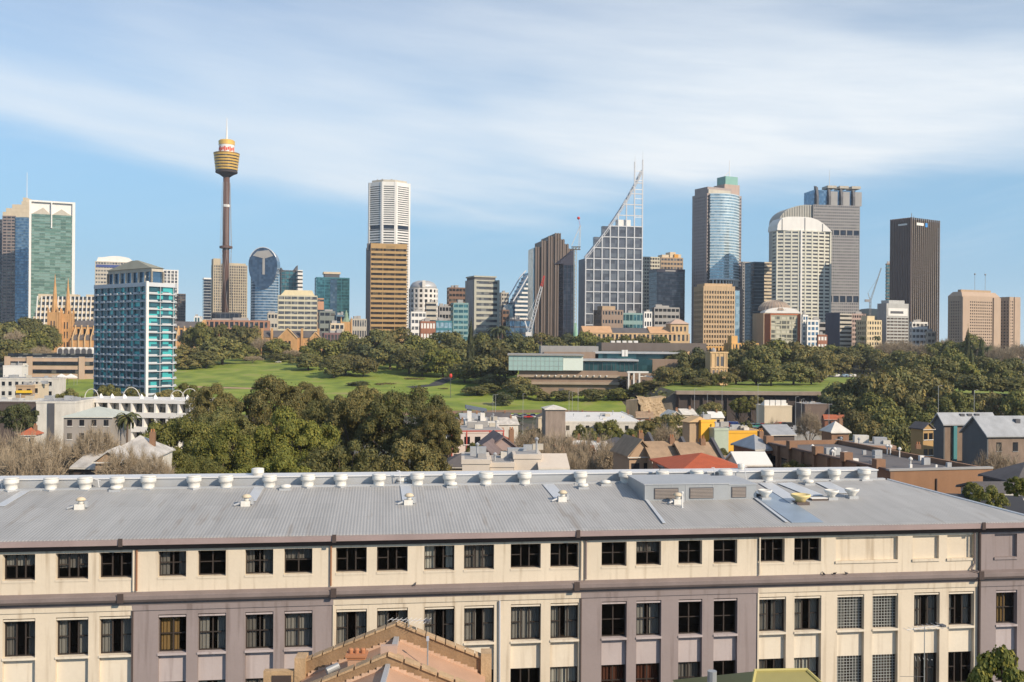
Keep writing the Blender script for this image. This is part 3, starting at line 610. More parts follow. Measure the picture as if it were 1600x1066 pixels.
MB().tube((wd * .45, 15, z6(292)), (wd * .45, 15, z6(262)), .6, .25).build('mast', steel, rt)
# white round shouldered
D = 1120; P, wd, d, zt = geo(1206, 1213, 1297, 357, D, 10, None); zb = H(P.x, D); rt = root('vaulted_white_tower', 'broad off-white tower of banded windows under a curved white metal roof', 'building', (P.x, P.y, zb), R(10), None, 1250)
def z7(y): return W(1250, y, D).z - zb
h = z7(360); ow = mat('off_white', (.60, .58, .49), var=.06)
pl = [(0, 0)] + [(wd * k / 8, -5 * math.sin(math.pi * k / 8)) for k in range(1, 8)] + [(wd, 0), (wd, d), (0, d)]
tower(rt, pl, 0, h, 34, sp=.52, wall=ow, gl=gmid, inset=.5, pier=8.5, pw=.9, proud=.2, cap=1.5)
MB().box(wd * .4, wd * .43, -6.3, -3, 0, h).build('rib', white, rt); MB().box(-.5, 1, -1.2, 1, 0, h).build('rib', ow, rt); MB().box(wd - 1, wd + .8, -1.2, 1, 0, h).build('rib', ow, rt)
rf = [(-.8, h - .3), (-.2, h + 6), (wd * .03, h + 10.5), (wd * .08, h + 14), (wd * .16, h + 15.6), (wd * .34, h + 16), (wd * .5, h + 16), (wd * .62, h + 15.4), (wd * .73, h + 13.2), (wd * .83, h + 9.6), (wd * .91, h + 5.5), (wd * .97, h + 2), (wd + .5, h - .3)]
MB().xz(rf[::-1], -3, d + 10).build('vaulted_roof', white, rt)
q = MB()
for k in (3, 6, 9): q.box(rf[k][0] - .3, rf[k][0] + .3, -3.6, -3.02, h, rf[k][1] - 1)
q.build('roof_seam', grey, rt)
# arched roof brown
D = 1010; P, wd, d, zt = geo(1191, 1193, 1251, 489, D, 8, 30); zb = H(P.x, D); rt = root('fan_vaulted_hall', 'low building with white vault under a ribbed brown fan dome', 'building', (P.x, P.y, zb), R(8), None, 1220); h = zt - zb
MB().box(0, wd, 0, d, 0, h).build('wall', tan, rt)
MB().xz([(1 + (wd - 2) * (.5 - .5 * math.cos(math.pi * k / 12)), h + 6 * math.sin(math.pi * k / 12)) for k in range(13)][::-1], -.5, 12).build('white_vault', white, rt)
MB().lathe([(wd * .42, h + 3), (wd * .39, h + 7.5), (wd * .29, h + 11.5), (wd * .12, h + 14), (.3, h + 14.5)], 22, wd * .45, 16).build('fan_dome', mat('dome_brown', (.36, .27, .21)), rt)
q = MB()
for k in range(16):
    a = R(180 + k * 12); q.path([(wd * .45 + r_ * wd * math.cos(a), 16 + r_ * wd * math.sin(a), h + z_) for r_, z_ in ((.425, 3), (.395, 7.6), (.295, 11.6), (.12, 14.2))], .18, 4)
q.build('dome_rib', concrete, rt)
# orange framed
rt, wd, d, h = bld('orange_framed_block', 'apartment block with an orange-red frame and pale chequered panels', 1195, 1204, 1246, 492, 930, 10, None, nf=9, sp=.35, wall=mat('olive_panel', (.42, .40, .30)), gl=glass('panel_mix', (.10, .10, .08), (.5, .47, .36), .5, cell=(5, 5, 3.4), metal=.1, rough=.4), inset=.3, pier=5.2, pw=.8)
orr = mat('orange_red', (.45, .14, .06)); MB().box(-.5, -.02, -.5, d, 0, h + 1).build('frame', orr, rt); MB().box(wd + .02, wd + 3, -.6, d, 0, h + 1).build('frame', orr, rt); MB().box(-.01, wd + .01, -.6, d, h + .02, h + 1.2).build('frame', orr, rt)
# dark navy + banded
rt, wd, d, h = bld('dark_flank_block', 'office block with blank navy flank and pale banded front', 1290, 1312, 1331, 490, 960, 22, None, nf=10, sp=.55, wall=concrete, gl=gdark, inset=.4)
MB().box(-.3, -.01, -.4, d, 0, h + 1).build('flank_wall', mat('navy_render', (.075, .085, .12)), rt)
rt, wd, d, h = bld('cream_heritage_block', 'cream art-deco block with arched upper windows and stepped roof', 1350, 1354, 1378, 500, 940, 14, 18, nf=7, sp=.45, wall=mat('deco_cream', (.66, .53, .33)), gl=gdark, inset=.4, pier=3, pw=1.3)
MB().box(wd * .12, wd * .6, 2, 12, h - .1, h + 4).build('roof_block', MC['deco_cream'], rt)
rt, wd, d, h = bld('sign_office_block', 'grey office block with a white sign panel across its top', 1371, 1385, 1420, 474, 1000, 22, None, nf=12, sp=.5, wall=mat('light_grey_panel', (.42, .42, .40)), gl=glass('brown_glass', (.10, .07, .05), (.2, .15, .12), .2, metal=.2), inset=.4, pier=5, pw=.6, cap=15)
MB().box(2, wd - 2, -.4, -.02, h - 13, h - 5).build('sign_panel', white, rt); MB().box(5, wd - 8, -.6, -.42, h - 10.5, h - 8).build('sign_lettering', dgrey, rt)
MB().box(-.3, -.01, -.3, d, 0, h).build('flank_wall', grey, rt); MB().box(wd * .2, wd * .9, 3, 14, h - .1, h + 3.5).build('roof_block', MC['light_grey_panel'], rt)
# dark ribbed tower
rt, wd, d, h = bld('dark_ribbed_tower', 'dark brown skyscraper with close vertical ribs and a crenellated top', 1392, 1423, 1466, 343, 1060, 33, None, nf=38, sp=.35, wall=mat('ribbed_brown', (.075, .06, .055), .5), gl=gdark, inset=.3, cap=6)
q = MB(); q2 = MB(); k = 0; nr = 14
for k in range(nr + 1): x = wd * k / nr; q.box(x - .55, x + .55, -1.5, -.01, 0, h + 2.2)
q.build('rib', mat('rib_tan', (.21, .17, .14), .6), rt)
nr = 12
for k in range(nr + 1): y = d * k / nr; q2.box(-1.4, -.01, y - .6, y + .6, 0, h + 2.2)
q2.build('rib', mat('rib_shaded', (.16, .12, .11), .6), rt)  # left-face ribs: darker copy of the tan, shade put into the colour
MB().box(wd * .15, wd * .4, -1.8, -1.52, h - 6, h - 3).build('sign_lettering', white, rt); MB().box(wd * .46, wd * .54, -1.8, -1.52, h - 7, h - 2.4).build('sign_logo', mat('blue_logo', (.05, .25, .6), var=0), rt)
MB().box(-1.7, -1.42, d * .15, d * .6, h - 6, h - 4).build('sign_lettering', white, rt)
MB().tube((wd * .3, 10, h), (wd * .3, 10, h + 9), .4).tube((wd * .38, 10, h), (wd * .38, 10, h + 6), .3).build('antenna', grey, rt)
MB().box(wd * .2, wd * .8, 6, d - 6, h - .1, h + 1.5).build('plant_room', dgrey, rt)
# beige concrete pair
bm_ = mat('beige_precast', (.43, .32, .235), var=.08)
rt, wd, d, h = bld('beige_tower', 'broad beige concrete tower with small square windows and sloped roof edge', 1481, 1503, 1562, 462, 900, 26, None, nf=20, sp=.5, wall=bm_, gl=gdark, inset=.4, pier=2.6, pw=1.3, cap=5)
MB().prism(rect(wd, d), h, h + 4, offset(rect(wd, d), 3)).build('bevelled_top', bm_, rt); MB().box(6, wd - 5, 6, d - 6, h + 3.9, h + 6.2).build('plant_room', tan, rt)
for x in (0, wd * .82): MB().box(x - .3, x + wd * .18, -1.2, -.01, 0, h - 1).build('blank_pier', bm_, rt)
for x in (.62, .9): MB().tube((wd * x, 12, h + 4), (wd * x, 12, h + 22), .18).blob((wd * x, 12, h + 22), (.9, .9, .9)).build('flagpole', grey, rt)
rt, wd, d, h = bld('beige_tower', 'narrow beige wing with a blank lit end wall right of the broad beige tower', 1562, 1577, 1593, 464, 930, 26, None, nf=19, sp=.5, wall=bm_, gl=gdark, inset=.3, pier=3, pw=1.6, cap=4)
MB().box(wd * .45, wd + .2, -.8, -.01, 0, h).build('blank_pier', bm_, rt)
# hill behind
hp = W(1358, 482, 1900); rt = tag(MB().blob((0, 0, 0), (38, 38, 17), 16, 8).build('wooded_mound', mat('mound_green', (.03, .045, .05)), None, True), 'distant dark rounded mound just left of the grey sign building', 'mound'); rt.location = (hp.x, 1900, hp.z - 17)
# ---------------------------------------------------------------- cathedral
D = 880; q = W(74, 552, D); zb = H(q.x, D) - 1
def zc_(y): return W(100, y, D).z - zb
rt = root('cathedral', 'honey sandstone cathedral with twin spires, half hidden behind the teal apartments', 'church', (q.x, D, zb), R(6), None, 92)
sx = D / F
for x0, wid, ytip, ysh in ((0, 16, 428, 488), (15, 15, 433, 490)):
    a = x0 * sx; b_ = (x0 + wid) * sx * 1.0; yo = 0 if x0 == 0 else 9; m = (a + b_) / 2; hw = (b_ - a) / 2
    MB().box(a, b_, yo, yo + 9, 0, zc_(ysh)).build('tower', sand, rt)
    t_ = MB()
    for px_ in (a, b_ - 1.2):
        for py_ in (yo - .3, yo + 8): t_.box(px_ - .25, px_ + 1.2, py_, py_ + 1.3, 0, zc_(ysh - 4)); t_.prism([(px_ - .25, py_), (px_ + 1.0, py_), (px_ + 1.0, py_ + 1.1), (px_ - .25, py_ + 1.1)], zc_(ysh - 4), zc_(ysh - 9), [(px_ + .4, py_ + .6), (px_ + .5, py_ + .6), (px_ + .5, py_ + .7), (px_ + .4, py_ + .7)])
    t_.build('buttress', sand, rt)
    MB().lathe([(hw * .62, zc_(ysh) - .1), (hw * .5, zc_(ysh - 14)), (.15, zc_(ytip))], 8, m, yo + 4.5).build('spire', sand, rt)
    for z0 in (.12, .38, .62):
        for k in (.28, .56): MB().box(a + (b_ - a) * k, a + (b_ - a) * k + 1.0, yo - .06, yo, zc_(ysh) * z0, zc_(ysh) * (z0 + .17)).build('window', gdark, rt)
nx0 = 30 * sx; nx1 = 233 * sx; hn = zc_(510)
MB().box(nx0, nx1, 14, 30, 0, hn).build('nave', sand, rt); MB().box(nx0, nx1, 6, 14, 0, hn * .5).build('aisle', sand, rt)
MB().yz([(13.5, hn - .1), (22, zc_(500)), (30.5, hn - .1)], nx0, nx1 - 3).build('nave_roof', slate, rt); MB().yz([(5.5, hn * .5), (14, hn * .72), (14, hn * .5)], nx0, nx1).build('aisle_roof', slate, rt)
MB().yz([(12.5, 0), (12.5, hn), (22, zc_(497)), (31.5, hn), (31.5, 0)], nx1 - 3, nx1).build('end_gable', sand, rt)
t_ = MB()
for k in range(22):
    x = nx0 + 2 + k * (nx1 - nx0 - 4) / 21; t_.box(x, x + 1.1, 12.9, 14, hn * .5, hn + 1.5); t_.box(x, x + 1.1, 4.8, 6.2, 0, hn * .62)
    t_.yz([(6, hn * .55), (6, hn * .62), (13, hn * .95), (13, hn * .86)], x, x + .7)
t_.build('buttress', sandp, rt)
for k in range(21):
    x = nx0 + 4 + k * (nx1 - nx0 - 4) / 21; MB().box(x, x + 2, 13.93, 14, hn * .72, hn * .92).build('window', gdark, rt)
for k in range(6):
    g_ = W(94 + k * 9.2, 556, 790); zb2 = H(g_.x, 790)
    o = MB().xz([(2.6 * math.cos(a), max(0, 0) + 2.6 * math.sin(a) + 6.5) for a in [math.pi * j / 8 for j in range(9)]] + [(-2.6, 0), (2.6, 0)], 0, 6).build('arched_shelter', white)
    MB().xz([(1.9 * math.cos(a), 1.9 * math.sin(a) + 6.3) for a in [math.pi * j / 8 for j in range(9)]] + [(-1.9, 0.1), (1.9, .1)], -.12, -.01).build('opening', dgrey, o)
    o.location = (g_.x, 790, W(94, 556, 790).z - 2); tag(o, 'round-arched white shelter in the row below the cathedral', 'shelter', 'arched shelters below the cathedral', 94 + k * 9.2)
# long sandstone gabled building in the park (right of the cathedral)
D = 850; P, wd, d, zt = geo(404, 406, 500, 527, D, 4, 16); zb = H(P.x, D); h = zt - zb
rt = root('gabled_sandstone_hall', 'orange sandstone hall with slate roof, central gable and chimneys', 'building', (P.x, P.y, zb), R(4), None, 452)
MB().box(0, wd, 0, 14, 0, h).build('wall', sand, rt); MB().yz([(-.6, h - .1), (7, h + 6), (14.6, h - .1)], -.5, wd + .5).build('roof', slate, rt)
for c_, hw, hh, yo in ((.47, 8.5, 9, -3), (.93, 5, 6, -2)):
    m = wd * c_; MB().xz([(m - hw, 0), (m - hw, h - 1), (m, h + hh - 1.5), (m + hw, h - 1), (m + hw, 0)][::-1], yo, 7).build('gable', sand, rt)
    MB().path([(m - hw, yo - .3, h - .7), (m, yo - .3, h + hh - 1), (m + hw, yo - .3, h - .7)], .45, 5).build('coping', sandp, rt)
    for k in (-.3, .1): MB().box(m + hw * k, m + hw * (k + .22), yo - .08, yo, h * .35, h * .8).build('window', gdark, rt)
for k in (.04, .2, .7, .97): MB().box(wd * k - .9, wd * k + .9, -1, 1, 0, h + 8).build('chimney', sand, rt)
for k in range(7): MB().box(wd * (.08 + k * .05), wd * (.1 + k * .05), -.06, .01, h * .45, h * .75).build('window', gdark, rt)
rt = root('spired_church', 'small ornate orange church tower left of the gold slab tower', 'church', (W(541, 500, 960).x, 960, H(-160, 960)), R(10), None, 541)
MB().box(-5, 5, 0, 10, 0, W(541, 503, 960).z - H(-160, 960)).build('tower', sand, rt)
hz = W(541, 503, 960).z - H(-160, 960)
MB().lathe([(5, hz), (2.2, hz + 4), (1.6, hz + 8), (.2, hz + 12)], 8, 0, 5).build('spire', mat('green_copper', (.2, .28, .2)), rt)
for a, b_ in ((-5, 0), (5, 0), (-5, 10), (5, 10)): MB().lathe([(.9, 0), (.9, hz + 1), (.1, hz + 5)], 8, a, b_).build('pinnacle', sand, rt)
# cranes
def lattice(mb, a, b_, w0, w1, n, r):
    a, b_ = Vector(a), Vector(b_); d = (b_ - a).normalized(); u = d.cross(Vector((0, 1, 0))).normalized(); v = Vector((0, 1, 0)); prev = None
    for i in range(n + 1):
        c_ = a.lerp(b_, i / n); w_ = w0 + (w1 - w0) * i / n
        pts = [c_ + u * w_ + v * w_, c_ - u * w_ + v * w_, c_ - u * w_ - v * w_, c_ + u * w_ - v * w_]
        if prev:
            for k in range(4): mb.tube(prev[k], pts[k], r, None, 4); mb.tube(prev[k], pts[(k + 1) % 4], r * .7, None, 3)
        prev = pts
D = 980; z = lambda y: W(830, y, D).z; q = W(826, 522, D)
rt = root('construction_crane', 'white crane with a raised red-tipped jib in front of the brown stepped tower', 'crane', (q.x, D, H(q.x, D)), 0, None, 838); g0 = H(q.x, D)
def cp_(x, y, DD, gx, g): v = W(x, y, DD); return (v.x - gx, 0, v.z - g)
b = MB(); lattice(b, cp_(826, 524, D, q.x, g0), cp_(846, 448, D, q.x, g0), 1.7, 1.1, 14, .38); b.build('jib', steel, rt)
b = MB(); lattice(b, cp_(846, 448, D, q.x, g0), cp_(850.5, 431, D, q.x, g0), 1.1, .5, 4, .36); b.build('jib_tip', mat('crane_red', (.6, .05, .04), .5), rt)
b = MB(); lattice(b, (0, 0, 0), cp_(826, 522, D, q.x, g0), 1.3, 1.3, 4, .3); b.build('mast', steel, rt)
b = MB(); b.tube(cp_(826, 522, D, q.x, g0), cp_(820, 502, D, q.x, g0), .7); b.tube(cp_(820, 502, D, q.x, g0), cp_(846, 448, D, q.x, g0), .16); b.build('back_stay', steel, rt)
MB().box(-3, 3, -2, 2, cp_(826, 522, D, q.x, g0)[2] - 2, cp_(826, 522, D, q.x, g0)[2] + 2).build('cab', white, rt)
D = 960; q = W(899, 525, D); g0 = H(q.x, D); rt = root('tower_crane', 'tall tower crane with green-banded mast left of the gridded slanting tower', 'crane', (q.x, D, g0), 0, None, 901)
b = MB(); lattice(b, (0, 0, 0), cp_(899, 385, D, q.x, g0), 1.3, 1.3, 30, .28); b.build('mast', mat('crane_pale', (.55, .56, .5)), rt)
MB().lathe([(3.4, 0), (1.6, cp_(899, 505, D, q.x, g0)[2])], 8).build('mast_base', mat('crane_green', (.25, .45, .32)), rt)
b = MB(); lattice(b, cp_(893, 388, D, q.x, g0), cp_(907, 388, D, q.x, g0), 1.4, 1.4, 3, .35); b.build('slew_deck', brown, rt)
b = MB(); lattice(b, cp_(905, 390, D, q.x, g0), cp_(906.5, 353, D, q.x, g0), .9, .5, 8, .22); b.build('jib', steel, rt)
MB().tube(cp_(893, 384, D, q.x, g0), cp_(906.5, 353, D, q.x, g0), .4).build('back_stay', steel, rt)
MB().tube(cp_(906.5, 353, D, q.x, g0), cp_(904, 342, D, q.x, g0), .12).blob(cp_(904, 341, D, q.x, g0), (1.5, 1.5, 1.6)).build('red_marker', mat('crane_red', 0), rt)
D = 1000; q = W(1358, 500, D); g0 = H(q.x, D); rt = root('tower_crane', 'slim distant grey crane with raised jib left of the dark ribbed tower', 'crane', (q.x, D, g0), 0, None, 1362)
b = MB(); lattice(b, (0, 0, 0), cp_(1360, 470, D, q.x, g0), .7, .7, 14, .15); b.build('mast', grey, rt)
b = MB(); lattice(b, cp_(1360, 470, D, q.x, g0), cp_(1377, 419, D, q.x, g0), .6, .3, 12, .13); b.build('jib', grey, rt)
MB().tube(cp_(1360, 470, D, q.x, g0), cp_(1356, 458, D, q.x, g0), .3).tube(cp_(1356, 458, D, q.x, g0), cp_(1372, 434, D, q.x, g0), .12).box(-4.5, .5, -1, 1, cp_(1360, 472, D, q.x, g0)[2], cp_(1360, 468, D, q.x, g0)[2]).build('counter_jib', grey, rt)
# ---------------------------------------------------------------- teal apartment tower
D = 378; P, wd, d, zt = geo(141, 229.5, 283, 441, D, 52, None); rt = root('apartment_tower', 'turquoise-windowed apartment tower with white corner fin and balconies', 'building', (P.x, P.y, -1), R(52), None, 212); h = zt + 1
tg = glass('turquoise_glass', (.035, .11, .14), (.07, .44, .44), .26, cell=(2.6, 2.6, 3.0), rough=.15, metal=.2, var=.7)
wl = mat('balcony_white', (.52, .54, .56), .6, var=.08); chm = 3.0
pl = [(0, 0), (wd - chm, 0), (wd, chm), (wd, d), (chm, d), (0, d - chm)]
nfl = int(h / 3.02); fh = (h - 1.6) / nfl; b = MB()
for i in range(nfl): MB().prism(offset(pl, .7), i * fh + .2, i * fh + fh + .25).build('window_band', tg, rt)
MB().prism(offset(pl, -.1), h - 1.6, h).build('parapet', wl, rt)
def along(pl, i): a = Vector(pl[i]); c_ = Vector(pl[(i + 1) % len(pl)]); L = (c_ - a).length; dd_ = (c_ - a) / L; return a, dd_, Vector((dd_.y, -dd_.x)), L
for i in range(nfl):
    z0 = i * fh; sl_ = MB().prism(offset(pl, -.15), z0, z0 + .30)
    for e in (0, 1, 3, 4, 5, 2):
        a, dd_, nn, L = along(pl, e); k = max(1, round(L / 5.2)); seg = L / k
        for j in range(k):
            if (j + i) % 1 == 0:
                p0 = a + dd_ * (j * seg + .5); p1 = a + dd_ * ((j + 1) * seg - 1.6); o_ = nn * .25
                sl_.prism([tuple(p0 - o_ * 2), tuple(p0 + o_), tuple(p1 + o_), tuple(p1 - o_ * 2)], z0 + .29, z0 + .85)
    sl_.build('balcony', wl, rt)
pm = MB()
for e in (0, 3, 5, 4):
    a, dd_, nn, L = along(pl, e); k = max(1, round(L / 5.2)); seg = L / k
    for j in range(k + 1):
        p = a + dd_ * min(max(j * seg - .2, 0), L - .5); q2_ = p + dd_ * .22; pm.prism([tuple(p - nn * .8), tuple(p - nn * .1), tuple(q2_ - nn * .1), tuple(q2_ - nn * .8)], 0, h - 1.61)
pm.build('pier', mat('grey_pier', (.42, .43, .44)), rt)
MB().box(-.55, .5, -.55, .5, 0, h + .4).build('corner_fin', white, rt)
pp = offset(pl, 5); MB().prism(offset(pl, 5.6), h - .1, h + 6).build('penthouse_glazing', gblue, rt)
q = MB(); q.prism(pp, h + 4.8, h + 6.2)
for e in range(len(pp)):
    a, dd_, nn, L = along(pp, e); k = max(1, round(L / 4.5))
    for j in range(k + 1): p = a + dd_ * (L * j / k); q.prism([(p.x - .35, p.y - .35), (p.x + .35, p.y - .35), (p.x + .35, p.y + .35), (p.x - .35, p.y + .35)], h - .1, h + 4.8)
q.build('penthouse_frame', concrete, rt)
cx_, cy_ = wd / 2, d / 2
MB().prism(offset(pp, -.6), h + 6.2, h + 10, [(cx_ + (x - cx_) * .12, cy_ + (y - cy_) * .12) for x, y in offset(pp, -.6)]).build('roof', mat('grey_green_roof', (.27, .27, .22)), rt)

# ---------------------------------------------------------------- gallery and kiosk
D = 560; base = H(0, D)
rt = root('art_gallery', 'low stepped gallery with pale glass box, dark glazed halls and brown stone base', 'building', (0, 0, 0), 0, None, 930)
def pb(nm, x0, x1, y0, y1, D, dep, m, zb=None, par=None):     # an axis-parallel volume given by its outline and distance
    a = W(x0, (y0 + y1) / 2, D); c_ = W(x1, (y0 + y1) / 2, D); zt_ = W((x0 + x1) / 2, y0, D).z; zb_ = W((x0 + x1) / 2, y1, D).z if zb is None else zb
    return MB().box(a.x, c_.x, D, D + dep, zb_, zt_).build(nm, m, par or rt)
stone = mat('gallery_stone', (.27, .195, .145), var=.15); roofg = mat('gallery_roof', (.30, .29, .28))
frost = mat('frosted_glass', (.36, .50, .48), .25, .1, var=.06)
pb('glass_hall', 795, 880, 556, 579, 560, 3, frost); pb('glass_hall', 880.1, 911, 556, 579, 560.5, 40, mat('frosted_white', (.68, .74, .68), .4, var=.03)); pb('hall_roof', 793, 913, 553.8, 556, 559, 45, roofg)
b = MB()
for k in range(13): x = W(795 + k * 7.08, 560, 560).x; b.box(x - .06, x + .06, 559.9, 560, W(830, 579, 560).z, W(830, 556, 560).z)
for y_ in (564, 572): b.box(W(795, 560, 560).x, W(880, 560, 560).x, 559.88, 559.99, W(830, y_, 560).z - .06, W(830, y_, 560).z + .06)
b.build('glazing_bars', grey, rt)
pb('upper_block', 845, 935, 541, 560, 600, 40, roofg); pb('upper_block', 850, 930, 550, 562, 597, 3, stone)
pb('lower_wall', 812, 966, 579.3, 620, 563, 60, stone, 0)
pb('ledge', 808, 968, 586, 590, 561.5, 3, mat('ledge_stone', (.36, .28, .21))); pb('ledge', 810, 968, 597, 601, 561, 4, MC['ledge_stone'])
for x in (828, 873, 918, 950): pb('doorway', x, x + 8, 607, 617, 560.8 + 2.1, 1, dgrey)
gteal = glass('gallery_glass', (.03, .085, .095), (.06, .15, .16), .3); pb('glazed_hall', 893, 996, 566, 581, 566, 40, gteal); pb('hall_roof', 892, 998, 562, 564.5, 564, 44, ridgem); pb('hall_base', 893, 985, 581.1, 588, 565.8, 40, stone)
b = MB()
for k in range(16): x = W(893 + k * 6.9, 570, 566).x; b.box(x - .12, x + .12, 565.8, 566, W(940, 581, 566).z, W(940, 564, 566).z)
b.build('glazing_bars', dgrey, rt)
pb('glazed_hall', 996.1, 1019, 562, 583, 572, 30, gteal); pb('glazed_hall', 925, 1060, 553.5, 561, 600, 20, gteal); pb('hall_roof', 927, 1066, 550, 553, 598, 26, ridgem)
pb('rear_block', 940, 1104, 536, 549, 640, 40, mat('dark_stone', (.17, .14, .125))); pb('stone_wing', 1019.5, 1060, 562, 592, 580, 40, stone); pb('stone_wing', 985.5, 1020, 583.2, 600, 570, 20, stone)
for k in range(5): pb('roof_vent', 955 + k * 9, 961 + k * 9, 532.5, 535.8, 642, 5, white)
for x in (972, 977): pb('roof_stack', x, x + 4, 547, 557, 592, 3, white)
b = MB()
for k in range(12): x = W(838 + k * 10, 588, 561).x; b.blob((x, 561, W(850, 588, 561).z + .3), (.5, .5, .5), 6, 4)
b.build('ledge_lamps', white, rt)
for i, (x, y) in enumerate(((1001, 588), (1010, 588), (1019, 589))):
    p = W(x, y + 6, 556); g = root('cafe_umbrella', 'white cafe umbrella on the terrace beside the gallery', 'umbrella', tuple(p), 0, 'white umbrellas on the gallery terrace', x)
    MB().lathe([(2.3, 2.0), (.05, 3.0)], 8).build('canopy', white, g); MB().tube((0, 0, 0), (0, 0, 2.9), .07).build('pole', grey, g)
p = W(992, 600, 553); g = root('terrace_pavilion', 'white open-framed pavilion at the right end of the glazed halls', 'pavilion', (p.x, 553, H(p.x, 553)), 0, None, 992)
for x in (-4, -1, 2.2): MB().box(x, x + .9, 0, .8, 0, W(992, 583, 553).z - H(p.x, 553)).build('column', white, g)
hh = W(992, 583, 553).z - H(p.x, 553); MB().box(-4.4, 8, -.2, 5, hh, hh + .9).build('roof', white, g); MB().box(-4.4, 6, .9, 5, 0, hh - 4).build('terrace_wall', stone, g)
# stone kiosk tower
D = 560; p = W(1110, 590, D); zb = H(p.x + 5, D) - 1; rt = root('stone_gatehouse', 'small pale sandstone gatehouse with dark upper openings among the trees', 'building', (p.x, D, zb), R(14), None, 1125)
hh = W(1125, 552, D).z - zb; wd = 29 * D / F
MB().box(0, wd, 0, 7, 0, hh).build('wall', sandp, rt); MB().box(-.4, wd + .4, -.4, 7.4, hh, hh + .8).build('cornice', sandp, rt)
for k in (.34, .6): MB().box(wd * k, wd * k + 1.9, -.1, .02, hh * .62, hh * .9).build('opening', dgrey, rt)
for k in (.34, .6, .82): MB().box(wd * k, wd * k + 1.0, -.1, .02, hh * .36, hh * .5).build('window', dgrey, rt)
MB().box(-.3, wd + .3, -.55, -.36, hh * .55, hh * .59).build('string_course', sandp, rt)
MB().box(wd * .12, wd * .24, -.1, .02, hh * .1, hh * .5).build('doorway', dgrey, rt)
for k in (.04, .28, .5, .78, .92): MB().box(wd * k, wd * k + .6, -.35, 0, 0, hh).build('pilaster', sandp, rt)
MB().lathe([(1.6, hh + .8), (1.5, hh + 2), (.2, hh + 3.2)], 8, wd * .3, 3).build('turret_roof', grey, rt)
# ochre building low behind trees right of hotel block
rt, wd, d, h = bld('ochre_villa', 'ochre castellated villa among the trees below the tan hotel block', 1139, 1143, 1186, 536, 800, 14, 14, nf=2, sp=.6, wall=mat('ochre_wall', (.62, .36, .13)), gl=gdark, pier=3, pw=1.6, cap=1.2, zb=12)
MB().box(wd * .02, wd * .24, 1, 8, h, h + 6).build('tower', MC['ochre_wall'], rt)
rt, wd, d, h = bld('ochre_villa', 'low long ochre wing beside the castellated villa', 1093, 1096, 1140, 541, 820, 8, 14, nf=2, sp=.6, wall=MC['ochre_wall'], gl=gdark, pier=3, pw=1.6, cap=1.2, zb=12)

